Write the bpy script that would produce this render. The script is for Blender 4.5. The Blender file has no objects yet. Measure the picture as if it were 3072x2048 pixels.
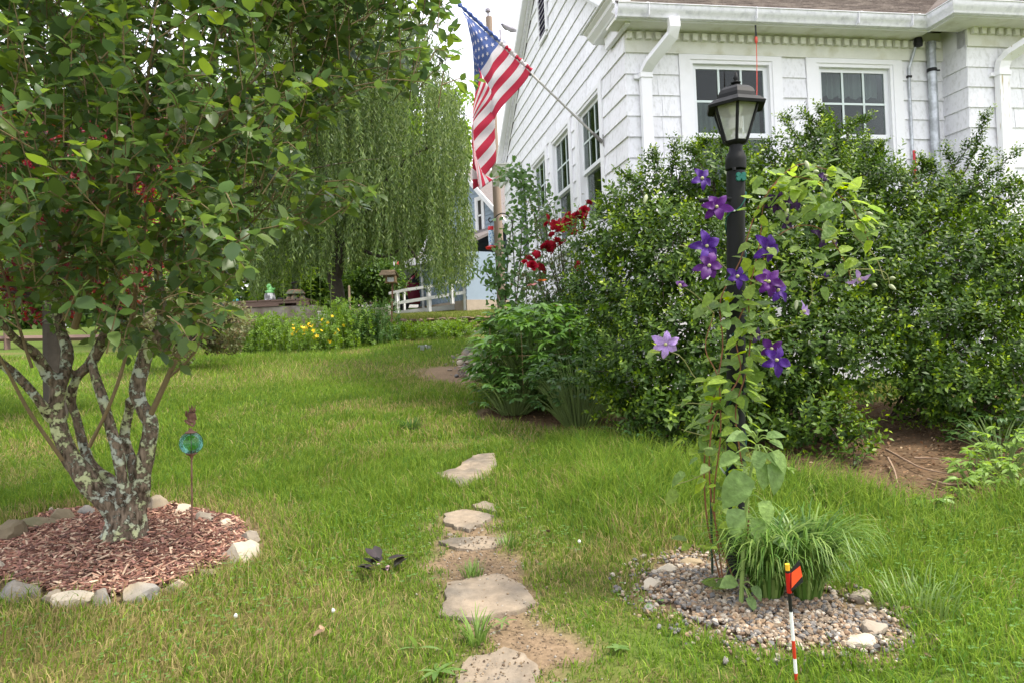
import bpy, math, random
import numpy as np
from mathutils import Vector, Matrix, noise as mnoise
rng = np.random.default_rng(7)
random.seed(7)
sc = bpy.context.scene
COL = sc.collection
R = math.radians

# ---------------------------------------------------------------- camera
FPX, CX, CY = 2304.0, 1536.0, 1024.0            # focal length and centre, in pixels of a 3072 x 2048 frame
PITCH, ROLL = R(.59), R(-2.4)
CAM = np.array([0, 0, 1.5])
FW = np.array([0, math.cos(PITCH), math.sin(PITCH)])
_u = np.array([0, -math.sin(PITCH), math.cos(PITCH)])
_r = np.array([1.0, 0, 0])
RT = math.cos(ROLL)*_r + math.sin(ROLL)*_u
UP = -math.sin(ROLL)*_r + math.cos(ROLL)*_u
cam = bpy.data.cameras.new('camera')
cam.sensor_width = 36
cam.lens = 36*FPX/3072
cam.clip_start, cam.clip_end = .05, 2000
camo = bpy.data.objects.new('camera', cam)
COL.objects.link(camo)
camo.matrix_world = Matrix(((RT[0], UP[0], -FW[0], CAM[0]), (RT[1], UP[1], -FW[1], CAM[1]), (RT[2], UP[2], -FW[2], CAM[2]), (0, 0, 0, 1)))
sc.camera = camo

# ---------------------------------------------------------------- sky, sun, exposure
SUN_EL, SUN_AZ = 58, 102                         # azimuth clockwise from +Y
w = bpy.data.worlds.new('World')
sc.world = w
w.use_nodes = True
nt = w.node_tree
bg = nt.nodes['Background']
sky = nt.nodes.new('ShaderNodeTexSky')
sky.sky_type = 'NISHITA'
sky.sun_disc = False
sky.sun_elevation, sky.sun_rotation = R(SUN_EL), R(SUN_AZ)
sky.dust_density, sky.air_density = 4.0, 1.2
mixc = nt.nodes.new('ShaderNodeMix')
mixc.data_type = 'RGBA'
mixc.inputs[0].default_value = .72
mixc.inputs[7].default_value = (9.4, 9.3, 9.9, 1)     # bright even cloud veil
nt.links.new(sky.outputs[0], mixc.inputs[6])
nt.links.new(mixc.outputs[2], bg.inputs[0])
bg.inputs[1].default_value = .125
sun = bpy.data.lights.new('sun', 'SUN')
sun.energy, sun.angle, sun.color = 2.8, R(7), (1, .94, .82)
suno = bpy.data.objects.new('sun', sun)
COL.objects.link(suno)
sd = Vector((math.sin(R(SUN_AZ))*math.cos(R(SUN_EL)), math.cos(R(SUN_AZ))*math.cos(R(SUN_EL)), math.sin(R(SUN_EL))))
suno.rotation_euler = sd.to_track_quat('Z', 'Y').to_euler()
suno.location = (6, -2, 12)
sc.view_settings.view_transform = 'Standard'
sc.view_settings.look = 'None'
sc.view_settings.exposure = 1.18
sc.view_settings.gamma = 1
sc.cycles.use_denoising = True
sc.cycles.denoiser = 'OPENIMAGEDENOISE'
sc.cycles.denoising_prefilter = 'ACCURATE'
sc.cycles.max_bounces = 7
sc.cycles.transparent_max_bounces = 12
sc.cycles.sample_clamp_indirect = 6

# ---------------------------------------------------------------- helpers
def ray(px, py):
    return RT*(px-CX)/FPX - UP*(py-CY)/FPX + FW
def at(px, py, d):
    r = ray(px, py)
    return CAM + r*(d/r[1])
def project(P):
    v = np.asarray(P, float) - CAM
    z = v @ FW
    return CX + (v @ RT)/z*FPX, CY - (v @ UP)/z*FPX

_perm = np.random.default_rng(3).permutation(512)
_gv = np.random.default_rng(4).random(512)
def vnoise(x, y, s=1.0, o=0):
    x = np.asarray(x, float)*s + 37.7*o; y = np.asarray(y, float)*s + 11.3*o
    xi = np.floor(x).astype(int); yi = np.floor(y).astype(int)
    fx = x-xi; fy = y-yi
    fx = fx*fx*(3-2*fx); fy = fy*fy*(3-2*fy)
    h = lambda a, b: _gv[(_perm[a & 511] + b*57) & 511]
    return (h(xi, yi)*(1-fx)+h(xi+1, yi)*fx)*(1-fy) + (h(xi, yi+1)*(1-fx)+h(xi+1, yi+1)*fx)*fy
def fbm(x, y, s=1.0, o=0, n=3):
    t = 0; a = 1; tot = 0
    for k in range(n):
        t = t + a*vnoise(x, y, s*2**k, o+k*5); tot += a; a *= .5
    return t/tot
def sstep(a, b, x):
    t = np.clip((np.asarray(x, float)-a)/(b-a), 0, 1)
    return t*t*(3-2*t)

def G(x, y):
    """height of the sloping garden"""
    x = np.asarray(x, float); y = np.asarray(y, float)
    z = .05 + .1*np.clip(y, -3, 19)
    left = 1-sstep(-5.5, -3.8, x)
    stp = np.where(y > 19.45, .4, 0)*(1-left) + .4*sstep(19, 23, y)*left
    z = z + stp + .075*np.clip(y-19.45, 0, 7)
    z = z + .05*(fbm(x, y, .8, 1)-.5)*sstep(0, 2, np.abs(y-19.4))
    return z + .02*np.clip(y-40, 0, 200)

def new_mesh(name, V, F, smooth=False, col=None, rnd=None, mats=(), midx=None, uv=None):
    V = np.ascontiguousarray(V, np.float32).reshape(-1, 3)
    me = bpy.data.meshes.new(name)
    if isinstance(F, np.ndarray):
        n = F.shape[1]
        tot = np.full(len(F), n, np.int32); idx = F.astype(np.int32).ravel()
    else:
        tot = np.array([len(f) for f in F], np.int32)
        idx = np.fromiter((i for f in F for i in f), np.int32)
    me.vertices.add(len(V)); me.vertices.foreach_set('co', V.ravel())
    me.loops.add(len(idx)); me.loops.foreach_set('vertex_index', idx)
    me.polygons.add(len(tot))
    st = np.zeros(len(tot), np.int32); st[1:] = np.cumsum(tot)[:-1]
    me.polygons.foreach_set('loop_start', st)
    me.polygons.foreach_set('loop_total', tot)
    if midx is not None: me.polygons.foreach_set('material_index', np.asarray(midx, np.int32))
    me.polygons.foreach_set('use_smooth', np.full(len(tot), bool(smooth)))
    for m in mats: me.materials.append(m)
    me.update(calc_edges=True)
    if rnd is not None:
        a = me.attributes.new('rnd', 'FLOAT', 'POINT'); a.data.foreach_set('value', (1+.999*np.clip(rnd, 0, 1)).astype(np.float32))
    if col is not None:
        a = me.attributes.new('tint', 'FLOAT_COLOR', 'POINT')
        c = np.ones((len(V), 4), np.float32); c[:, :3] = col
        a.data.foreach_set('color', c.ravel())
    return me

def link(name, me, parent=None, loc=(0, 0, 0), rot=None, scl=None):
    o = bpy.data.objects.new(name, me)
    COL.objects.link(o)
    if parent is not None: o.parent = parent
    o.location = loc
    if rot is not None: o.rotation_euler = rot
    if scl is not None: o.scale = scl
    return o
def tag(o, label=None, cat=None, group=None, kind=None):
    if label: o['label'] = label
    if cat: o['category'] = cat
    if group: o['group'] = group
    if kind: o['kind'] = kind
    return o
def thing(name, label, cat, base=(0, 0, 0), rz=0, group=None):
    o = bpy.data.objects.new(name, None)
    o.empty_display_size = .1
    COL.objects.link(o)
    o.location = base; o.rotation_euler = (0, 0, rz)
    return tag(o, label, cat, group)

class MB:
    """collects simple shapes into one mesh"""
    def __init__(s): s.V = []; s.F = []; s.mi = []
    def add(s, V, F, mi=0):
        b = len(s.V)
        s.V += [tuple(map(float, v)) for v in V]
        s.F += [tuple(i+b for i in f) for f in F]; s.mi += [mi]*len(F)
        return s
    def box(s, x0, x1, y0, y1, z0, z1, mi=0):
        return s.add([(x, y, z) for z in (z0, z1) for y in (y0, y1) for x in (x0, x1)],
                     [(0, 2, 3, 1), (4, 5, 7, 6), (0, 1, 5, 4), (2, 6, 7, 3), (0, 4, 6, 2), (1, 3, 7, 5)], mi)
    def prism(s, poly, f0, f1, mi=0):
        """poly: list of 2d points; f0, f1: map 2d -> 3d for the two ends"""
        n = len(poly)
        V = [f0(p) for p in poly] + [f1(p) for p in poly]
        F = [tuple(range(n))[::-1], tuple(range(n, 2*n))] + [(i, (i+1) % n, n+(i+1) % n, n+i) for i in range(n)]
        return s.add(V, F, mi)
    def tube(s, pts, rad, n=8, cap=True, mi=0, jit=0):
        V, F = tube(pts, rad, n, cap, jit)
        return s.add(V, F, mi)
    def lathe(s, prof, n=16, o=(0, 0, 0), mi=0, ph=0):
        V = []; F = []
        for r, z in prof:
            for k in range(n):
                a = 2*math.pi*k/n+ph
                V.append((o[0]+r*math.cos(a), o[1]+r*math.sin(a), o[2]+z))
        for i in range(len(prof)-1):
            for k in range(n):
                F.append((i*n+k, i*n+(k+1) % n, (i+1)*n+(k+1) % n, (i+1)*n+k))
        F.append(tuple(range(n))[::-1]); F.append(tuple(range((len(prof)-1)*n, len(prof)*n)))
        return s.add(V, F, mi)
    def build(s, name, mat, parent=None, smooth=False, base=None, bevel=0):
        V = np.array(s.V, float)
        if base is not None: V = V - np.asarray(base)
        mats = mat if isinstance(mat, (list, tuple)) else [mat]
        me = new_mesh(name, V, s.F, smooth, mats=mats, midx=s.mi)
        if smooth:
            me.set_sharp_from_angle(angle=R(40))
        o = link(name, me, parent)
        if bevel:
            m = o.modifiers.new('bevel', 'BEVEL'); m.width = bevel; m.segments = 2; m.limit_method = 'ANGLE'
        return o

def tube(pts, rad, n=8, cap=True, jit=0):
    P = np.array(pts, float); N = len(P)
    rad = np.broadcast_to(np.asarray(rad, float), (N,))
    T = np.gradient(P, axis=0); T /= np.linalg.norm(T, axis=1)[:, None]+1e-9
    ref = np.array([0, 0, 1.0]) if abs(T[0][2]) < .9 else np.array([1.0, 0, 0])
    u = np.cross(T[0], ref); u /= np.linalg.norm(u)
    V = []
    for i in range(N):
        u = u - T[i]*(u @ T[i]); u /= np.linalg.norm(u)+1e-9
        v = np.cross(T[i], u)
        for k in range(n):
            a = 2*math.pi*k/n
            rr = rad[i]*(1+(random.uniform(-jit, jit) if jit else 0))
            V.append(P[i] + rr*(math.cos(a)*u+math.sin(a)*v))
    F = [(i*n+k, i*n+(k+1) % n, (i+1)*n+(k+1) % n, (i+1)*n+k) for i in range(N-1) for k in range(n)]
    if cap:
        F.append(tuple(range(n))[::-1]); F.append(tuple(range((N-1)*n, N*n)))
    return V, F
def spline(pts, m=5):
    """Catmull-Rom through points of any dimension"""
    P = np.array(pts, float)
    Q = np.vstack([2*P[0]-P[1], P, 2*P[-1]-P[-2]])
    out = []
    for i in range(1, len(Q)-2):
        for t in np.linspace(0, 1, m, endpoint=False):
            out.append(.5*((2*Q[i])+(-Q[i-1]+Q[i+1])*t+(2*Q[i-1]-5*Q[i]+4*Q[i+1]-Q[i+2])*t*t+(-Q[i-1]+3*Q[i]-3*Q[i+1]+Q[i+2])*t**3))
    out.append(P[-1])
    return np.array(out)

# ---------------------------------------------------------------- materials
MATS = {}
def M(name, col, rough=.75, var=.18, scale=9, bump=0, spec=.3, metal=0, col2=None, mixscale=None, thr=(.45, .6), ovar=.06, coat=0, aniso=None, bdist=.01):
    """procedural: base colour with two octaves of noise variation, optional second colour in blotches, bump"""
    if name in MATS: return MATS[name]
    m = bpy.data.materials.new(name); m.use_nodes = True
    t = m.node_tree; N = t.nodes; L = t.links
    b = N['Principled BSDF']
    b.inputs['Roughness'].default_value = rough; b.inputs['Metallic'].default_value = metal
    b.inputs['Specular IOR Level'].default_value = spec
    b.inputs['Coat Weight'].default_value = coat
    tc = N.new('ShaderNodeTexCoord'); src = tc.outputs['Object']
    if aniso:
        mp = N.new('ShaderNodeMapping'); mp.inputs['Scale'].default_value = aniso
        L.new(src, mp.inputs[0]); src = mp.outputs[0]
    oi = N.new('ShaderNodeObjectInfo')
    n1 = N.new('ShaderNodeTexNoise'); n1.noise_dimensions = '4D'
    n1.inputs['Scale'].default_value = scale; n1.inputs['Detail'].default_value = 6; n1.inputs['Roughness'].default_value = .65
    L.new(src, n1.inputs['Vector'])
    wm = N.new('ShaderNodeMath'); wm.operation = 'MULTIPLY'; wm.inputs[1].default_value = 40
    L.new(oi.outputs['Random'], wm.inputs[0]); L.new(wm.outputs[0], n1.inputs['W'])
    hsv = N.new('ShaderNodeHueSaturation')
    hsv.inputs['Color'].default_value = (*col, 1)
    mr = N.new('ShaderNodeMapRange')
    mr.inputs[1].default_value = .25; mr.inputs[2].default_value = .75
    mr.inputs[3].default_value = 1-var; mr.inputs[4].default_value = 1+var
    L.new(n1.outputs[0], mr.inputs[0])
    om = N.new('ShaderNodeMapRange'); om.inputs[3].default_value = 1-ovar; om.inputs[4].default_value = 1+ovar
    L.new(oi.outputs['Random'], om.inputs[0])
    mm = N.new('ShaderNodeMath'); mm.operation = 'MULTIPLY'
    L.new(mr.outputs[0], mm.inputs[0]); L.new(om.outputs[0], mm.inputs[1]); L.new(mm.outputs[0], hsv.inputs['Value'])
    cout = hsv.outputs[0]
    if col2 is not None:
        n2 = N.new('ShaderNodeTexNoise'); n2.noise_dimensions = '4D'
        n2.inputs['Scale'].default_value = mixscale or scale*.4; n2.inputs['Detail'].default_value = 5
        L.new(src, n2.inputs['Vector']); L.new(wm.outputs[0], n2.inputs['W'])
        r2 = N.new('ShaderNodeMapRange'); r2.inputs[1].default_value = thr[0]; r2.inputs[2].default_value = thr[1]
        L.new(n2.outputs[0], r2.inputs[0])
        h2 = N.new('ShaderNodeHueSaturation'); h2.inputs['Color'].default_value = (*col2, 1); L.new(mm.outputs[0], h2.inputs['Value'])
        mx = N.new('ShaderNodeMix'); mx.data_type = 'RGBA'
        L.new(r2.outputs[0], mx.inputs[0]); L.new(cout, mx.inputs[6]); L.new(h2.outputs[0], mx.inputs[7])
        cout = mx.outputs[2]
    L.new(cout, b.inputs['Base Color'])
    if bump:
        bp = N.new('ShaderNodeBump'); bp.inputs['Strength'].default_value = bump; bp.inputs['Distance'].default_value = bdist
        L.new(n1.outputs[0], bp.inputs['Height']); L.new(bp.outputs[0], b.inputs['Normal'])
    MATS[name] = m
    return m

def leaf_mat(name, cols, rough=.45, spec=.4, trans=.35, tcol=None, tex=0):
    """leaf: colour picked per leaf from a ramp, part of the light passing through"""
    if name in MATS: return MATS[name]
    m = bpy.data.materials.new(name); m.use_nodes = True
    t = m.node_tree; N = t.nodes; L = t.links
    b = N['Principled BSDF']; out = N['Material Output']
    b.inputs['Roughness'].default_value = rough; b.inputs['Specular IOR Level'].default_value = spec
    at_ = N.new('ShaderNodeAttribute'); at_.attribute_name = 'rnd'
    oi = N.new('ShaderNodeObjectInfo')
    ad = N.new('ShaderNodeMath'); ad.operation = 'SUBTRACT'; L.new(at_.outputs['Fac'], ad.inputs[0]); ad.inputs[1].default_value = 1
    gt = N.new('ShaderNodeMath'); gt.operation = 'GREATER_THAN'; L.new(at_.outputs['Fac'], gt.inputs[0]); gt.inputs[1].default_value = .5
    fr = N.new('ShaderNodeMix'); L.new(gt.outputs[0], fr.inputs[0]); L.new(oi.outputs['Random'], fr.inputs[2]); L.new(ad.outputs[0], fr.inputs[3])
    rp = N.new('ShaderNodeValToRGB'); L.new(fr.outputs[0], rp.inputs[0])
    el = rp.color_ramp.elements
    while len(el) < len(cols): el.new(.5)
    for i, c in enumerate(cols):
        el[i].position = i/(len(cols)-1) if len(cols) > 1 else 0
        el[i].color = (*c, 1)
    cout = rp.outputs[0]
    if tex:
        tc = N.new('ShaderNodeTexCoord'); nz = N.new('ShaderNodeTexNoise'); nz.inputs['Scale'].default_value = tex; nz.inputs['Detail'].default_value = 4
        L.new(tc.outputs['Object'], nz.inputs['Vector'])
        mr = N.new('ShaderNodeMapRange'); mr.inputs[1].default_value = .3; mr.inputs[2].default_value = .7; mr.inputs[3].default_value = .72; mr.inputs[4].default_value = 1.25
        L.new(nz.outputs[0], mr.inputs[0])
        hv = N.new('ShaderNodeHueSaturation'); L.new(cout, hv.inputs['Color']); L.new(mr.outputs[0], hv.inputs['Value']); cout = hv.outputs[0]
        bp = N.new('ShaderNodeBump'); bp.inputs['Strength'].default_value = .5; bp.inputs['Distance'].default_value = .02; L.new(nz.outputs[0], bp.inputs['Height']); L.new(bp.outputs[0], b.inputs['Normal'])
    L.new(cout, b.inputs['Base Color'])
    tr = N.new('ShaderNodeBsdfTranslucent')
    hs = N.new('ShaderNodeHueSaturation'); hs.inputs['Hue'].default_value = .485; hs.inputs['Saturation'].default_value = 1.15; hs.inputs['Value'].default_value = 1.9
    L.new(cout, hs.inputs['Color'])
    if tcol: tr.inputs[0].default_value = (*tcol, 1)
    else: L.new(hs.outputs[0], tr.inputs[0])
    ms = N.new('ShaderNodeMixShader'); ms.inputs[0].default_value = trans
    L.new(b.outputs[0], ms.inputs[1]); L.new(tr.outputs[0], ms.inputs[2]); L.new(ms.outputs[0], out.inputs[0])
    MATS[name] = m
    return m

def tint_mat(name, rough=.8, spec=.2, trans=0, bump=0, scale=30, var=.2):
    """colour comes from the mesh's own 'tint' attribute (real colour differences), with noise on top"""
    if name in MATS: return MATS[name]
    m = bpy.data.materials.new(name); m.use_nodes = True
    t = m.node_tree; N = t.nodes; L = t.links
    b = N['Principled BSDF']; out = N['Material Output']
    b.inputs['Roughness'].default_value = rough; b.inputs['Specular IOR Level'].default_value = spec
    a = N.new('ShaderNodeAttribute'); a.attribute_name = 'tint'
    cout = a.outputs['Color']
    if var:
        tc = N.new('ShaderNodeTexCoord'); n1 = N.new('ShaderNodeTexNoise'); n1.inputs['Scale'].default_value = scale; n1.inputs['Detail'].default_value = 5
        L.new(tc.outputs['Object'], n1.inputs['Vector'])
        mr = N.new('ShaderNodeMapRange'); mr.inputs[1].default_value = .25; mr.inputs[2].default_value = .75; mr.inputs[3].default_value = 1-var; mr.inputs[4].default_value = 1+var
        L.new(n1.outputs[0], mr.inputs[0])
        hs = N.new('ShaderNodeHueSaturation'); L.new(cout, hs.inputs['Color']); L.new(mr.outputs[0], hs.inputs['Value']); cout = hs.outputs[0]
        if bump:
            bp = N.new('ShaderNodeBump'); bp.inputs['Strength'].default_value = bump; bp.inputs['Distance'].default_value = .01
            L.new(n1.outputs[0], bp.inputs['Height']); L.new(bp.outputs[0], b.inputs['Normal'])
    L.new(cout, b.inputs['Base Color'])
    if trans:
        tr = N.new('ShaderNodeBsdfTranslucent'); L.new(cout, tr.inputs[0])
        ms = N.new('ShaderNodeMixShader'); ms.inputs[0].default_value = trans
        L.new(b.outputs[0], ms.inputs[1]); L.new(tr.outputs[0], ms.inputs[2]); L.new(ms.outputs[0], out.inputs[0])
    MATS[name] = m
    return m

def glass_mat(name, tint=(1, 1, 1), refl=1.0, rough=.0):
    """thin window glass: see-through with a Fresnel reflection"""
    if name in MATS: return MATS[name]
    m = bpy.data.materials.new(name); m.use_nodes = True
    t = m.node_tree; N = t.nodes; L = t.links
    N.remove(N['Principled BSDF'])
    tr = N.new('ShaderNodeBsdfTransparent'); tr.inputs[0].default_value = (*tint, 1)
    gl = N.new('ShaderNodeBsdfGlossy'); gl.inputs['Roughness'].default_value = rough
    fr = N.new('ShaderNodeFresnel'); fr.inputs[0].default_value = 1.5
    mu = N.new('ShaderNodeMath'); mu.operation = 'MULTIPLY'; mu.inputs[1].default_value = refl; mu.use_clamp = True
    L.new(fr.outputs[0], mu.inputs[0])
    ms = N.new('ShaderNodeMixShader')
    L.new(mu.outputs[0], ms.inputs[0]); L.new(tr.outputs[0], ms.inputs[1]); L.new(gl.outputs[0], ms.inputs[2])
    L.new(ms.outputs[0], N['Material Output'].inputs[0])
    MATS[name] = m
    return m

# ---------------------------------------------------------------- foliage helpers
def leaf_shape(l=1.0, wd=.5, n=3, fold=.18, droop=.15, tip=1.0, base=0.35, heart=0):
    """leaf along +x, width along y, facing +z; n cross-sections between stalk and tip"""
    V = [(0, 0, 0)]
    for i in range(1, n+1):
        t = i/(n+1)
        ww = wd*.5*math.sin(math.pi*t**(.75 if heart else .85))**(.8*tip)
        z = -droop*t*t*l
        xo = -.12*l if (heart and i == 1) else 0
        V += [(t*l+xo, ww*l, z+fold*ww*l), (t*l, 0, z), (t*l+xo, -ww*l, z+fold*ww*l)]
    V.append((l, 0, -droop*l))
    F = []
    F += [(0, 2, 1), (0, 3, 2)]
    for i in range(n-1):
        a = 1+3*i
        F += [(a, a+1, a+4), (a, a+4, a+3), (a+1, a+2, a+5), (a+1, a+5, a+4)]
    a = 1+3*(n-1); e = len(V)-1
    F += [(a, a+1, e), (a+1, a+2, e)]
    return np.array(V, float), np.array(F, int)
def blade_leaf(wd=.5, fold=.12):
    """small far leaf of two triangles"""
    return np.array([(0, 0, 0), (.45, wd*.5, fold*.5), (1, 0, -.08), (.45, -wd*.5, fold*.5)]), np.array([(0, 2, 1), (0, 3, 2)])
def frames(D, Nn):
    """orthonormal frames (n,3,3): columns x=D, y, z~Nn"""
    D = D/(np.linalg.norm(D, axis=1)[:, None]+1e-9)
    Y = np.cross(Nn, D); Y /= np.linalg.norm(Y, axis=1)[:, None]+1e-9
    Z = np.cross(D, Y)
    return np.stack([D, Y, Z], axis=2)
def scatter(tmpl, P, Fr, S):
    """copies of a template mesh at points P with frames and sizes -> verts, faces, per-vertex random"""
    V0, F0 = tmpl
    n = len(P); k = len(V0)
    V = np.einsum('nij,kj->nki', Fr, V0)*np.asarray(S)[:, None, None] + P[:, None, :]
    F = (F0[None]+(np.arange(n)*k)[:, None, None]).reshape(-1, F0.shape[1])
    rn = np.repeat(rng.random(n), k)
    return V.reshape(-1, 3), F, rn
def rand_dirs(n):
    v = rng.normal(size=(n, 3)); return v/np.linalg.norm(v, axis=1)[:, None]
def merge(parts):
    V = []; F = []; r = []; b = 0
    for v, f, rr in parts:
        V.append(v); F.append(f+b); r.append(rr); b += len(v)
    return np.vstack(V), np.vstack(F), np.concatenate(r)
def in_poly(px, py, poly):
    px = np.asarray(px); py = np.asarray(py); c = np.zeros(px.shape, bool)
    n = len(poly); j = n-1
    for i in range(n):
        xi, yi = poly[i]; xj, yj = poly[j]
        hit = ((yi > py) != (yj > py)) & (px < (xj-xi)*(py-yi)/(yj-yi+1e-12)+xi)
        c ^= hit; j = i
    return c
def foliage(name, parts, mat, parent, base, stuff=True, label=None):
    V, F, rn = merge(parts)
    me = new_mesh(name, V-np.asarray(base), F, True, rnd=rn, mats=[mat])
    o = link(name, me, parent)
    if stuff: o['kind'] = 'stuff'
    if label: o['label'] = label
    return o
def leaf_objects(name, tmpls, P, Fr, S, mat, parent, base):
    """single leaves as parts, sharing mesh data"""
    ms = [new_mesh(name, v, f, True, mats=[mat]) for v, f in tmpls]
    for i in range(len(P)):
        o = link(name, ms[i % len(ms)], parent)
        Mx = Matrix.Identity(4)
        for a in range(3):
            for b_ in range(3): Mx[a][b_] = Fr[i][a][b_]*S[i]
            Mx[a][3] = P[i][a]-base[a]
        o.matrix_local = Mx
# ================================================================ the setting: lawn, soil, grass
TREE = np.array([-2.23, 4.36, 0.0]); TREE[2] = G(TREE[0], TREE[1])
LAMP = np.array([.977, 3.52, 0.0]); LAMP[2] = G(LAMP[0], LAMP[1])
STONES = {}   # outlines of the stepping stones, world xy
def gpt(px, py):
    r = ray(px, py); t = .5
    for i in range(60):
        p = CAM+r*t; h = p[2]-G(p[0], p[1]); t += h/max(.05, (-r[2]+.1*r[1]))
    p = CAM+r*t
    return p
K = 3072/2352.
def gfull(x, y): return gpt(x*K, y*K)
stone_px = {
 'a': [(1002, 1094), (1045, 1085), (1062, 1068), (1095, 1050), (1138, 1047), (1140, 1075), (1122, 1100), (1090, 1118), (1060, 1124), (1030, 1112)],
 'b': [(1020, 1182), (1075, 1170), (1112, 1180), (1135, 1186), (1110, 1204), (1078, 1218), (1050, 1215), (1022, 1204)],
 'b2': [(1083, 1164), (1108, 1154), (1136, 1162), (1138, 1180), (1108, 1174)],
 'c': [(1010, 1250), (1030, 1238), (1085, 1233), (1130, 1229), (1158, 1228), (1160, 1242), (1135, 1255), (1090, 1262), (1050, 1261)],
 'd': [(1022, 1340), (1060, 1334), (1098, 1322), (1150, 1319), (1172, 1320), (1205, 1350), (1238, 1382), (1180, 1408), (1130, 1420), (1080, 1426), (1030, 1422), (1012, 1418), (1022, 1385)],
 'e': [(1050, 1535), (1075, 1510), (1120, 1500), (1165, 1487), (1205, 1500), (1235, 1530), (1235, 1590), (1180, 1625), (1100, 1620), (1045, 1580)]}
for k_, v_ in stone_px.items(): STONES[k_] = np.array([gfull(*q)[:2] for q in v_])
RING = np.array([gfull(*q)[:2] for q in [(0, 1335), (60, 1352), (130, 1365), (220, 1372), (310, 1365), (400, 1342), (450, 1320), (500, 1300), (545, 1275), (580, 1245), (545, 1195), (470, 1180), (400, 1165), (350, 1160), (180, 1170), (110, 1180), (20, 1220), (-60, 1240), (-120, 1290), (-60, 1330)]])
GRAVEL = np.array([gfull(*q)[:2] for q in [(1480, 1330), (1510, 1295), (1570, 1275), (1640, 1275), (1720, 1300), (1850, 1340), (1950, 1380), (2040, 1410), (2090, 1470), (2010, 1500), (1900, 1495), (1790, 1500), (1690, 1475), (1600, 1440), (1530, 1400), (1490, 1370)]])
DIRT = np.array([gfull(*q)[:2] for q in [(1540, 1060), (1700, 1085), (1850, 1110), (1980, 1125), (2060, 1150), (2180, 1170), (2260, 1150), (2400, 1110), (2500, 1000), (2330, 900), (1900, 930), (1500, 960), (1300, 950), (1120, 940), (1105, 955), (1250, 975), (1400, 1015)]])
PATH = [gfull(*q)[:2] for q in [(1150, 1600), (1180, 1480), (1130, 1380), (1075, 1290), (1085, 1240), (1100, 1200)]]
def dist_poly(x, y, pts):
    d = np.full(np.shape(x), 1e9)
    for a, b in zip(pts[:-1], pts[1:]):
        ab = b-a; t = np.clip(((x-a[0])*ab[0]+(y-a[1])*ab[1])/(ab @ ab), 0, 1)
        d = np.minimum(d, np.hypot(x-a[0]-t*ab[0], y-a[1]-t*ab[1]))
    return d
def edge_dist(x, y, poly): return dist_poly(x, y, list(poly)+[poly[0]])
def soil_amount(x, y):
    """0 grass .. 1 bare soil"""
    n = fbm(x, y, 3.2, 2); n2 = fbm(x, y, 9, 3)
    d = dist_poly(x, y, PATH)
    s = sstep(.33, .12, d + .42*(n-.5) + .26*(n2-.5))
    s = np.maximum(s, np.where(in_poly(x, y, RING), 1, sstep(.16, .02, edge_dist(x, y, RING)+.25*(n2-.5))*.8))
    s = np.maximum(s, np.where(in_poly(x, y, GRAVEL), 1, sstep(.12, 0, edge_dist(x, y, GRAVEL)+.2*(n2-.5))*.8))
    s = np.maximum(s, np.where(in_poly(x, y, DIRT), 1, sstep(.22, .0, edge_dist(x, y, DIRT)+.3*(n2-.5))))
    g = np.array([gfull(1040, 850)[:2], gfull(1090, 870)[:2]])
    s = np.maximum(s, sstep(.9, .35, dist_poly(x, y, list(g))+.5*(n-.5)))
    return s
def dry_amount(x, y):
    """0 lush .. 1 straw-coloured"""
    n = fbm(x, y, .9, 4); n2 = fbm(x, y, 2.5, 6)
    d = sstep(.50, .72, n*.6+n2*.4)*.75
    er = np.where(in_poly(x, y, RING), 0, edge_dist(x, y, RING))
    d = np.maximum(d, sstep(.45, .1, er+.35*(n2-.5))*.9)
    c = gfull(120, 1470); d = np.maximum(d, .95*sstep(1.6, .3, np.hypot((x-c[0])/1.5, y-c[1])+.5*(n2-.5)))
    c = gfull(1230, 1300); d = np.maximum(d, .6*sstep(.75, .2, np.hypot((x-c[0]-.35)/1.3, y-c[1])+.7*(n2-.5)))
    c = gfull(1500, 1240); d = np.maximum(d, .55*sstep(.5, .1, np.hypot(x-c[0], y-c[1])+.4*(n2-.5)))
    c = gfull(640, 860); d = np.maximum(d, .5*sstep(2.6, .5, np.hypot((x-c[0])/1.6, y-c[1])+1.2*(n2-.5)))
    c = gfull(1030, 860); d = np.maximum(d, .8*sstep(1.5, .3, np.hypot(x-c[0], (y-c[1])/1.6)+.8*(n2-.5)))
    return np.clip(d, 0, 1)

gx = np.concatenate([[-400, -200, -100, -60, -40, -28, -20, -16], np.arange(-13, -5, .3), np.arange(-5, 5, .07), np.arange(5, 9, .3), [10, 13, 18, 26, 40, 70, 120, 250, 400]])
gy = np.concatenate([[-60, -30, -12, -6, -3, -1, 0, 1], np.arange(1.8, 7, .06), np.arange(7, 19.2, .2), [19.3, 19.42, 19.46, 19.6], np.arange(20, 31, .5), [33, 36, 40, 50, 70, 110, 200, 400, 700]])
X, Y = np.meshgrid(gx, gy)
Z = G(X, Y)
soil = soil_amount(X, Y); dry = dry_amount(X, Y)
Z = Z - .02*np.where((X > -6) & (Y < 8), soil, 0)*fbm(X, Y, 6, 8)
c_g = np.array([.075, .11, .02]); c_d = np.array([.16, .115, .05]); c_s = np.array([.19, .135, .085])
nn = fbm(X, Y, 5, 9)[..., None]
gc = c_g*(1-dry[..., None]*.7)+c_d*dry[..., None]*.7
gc = gc*(1-soil[..., None])+c_s*(.75+.5*nn)*soil[..., None]
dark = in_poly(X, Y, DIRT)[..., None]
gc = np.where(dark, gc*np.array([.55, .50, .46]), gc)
road = sstep(26.5, 27, Y)[..., None]*sstep(34, 33, Y)[..., None]
gc = gc*(1-road)+np.array([.55, .53, .5])*road
W_ = len(gx); H_ = len(gy)
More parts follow.
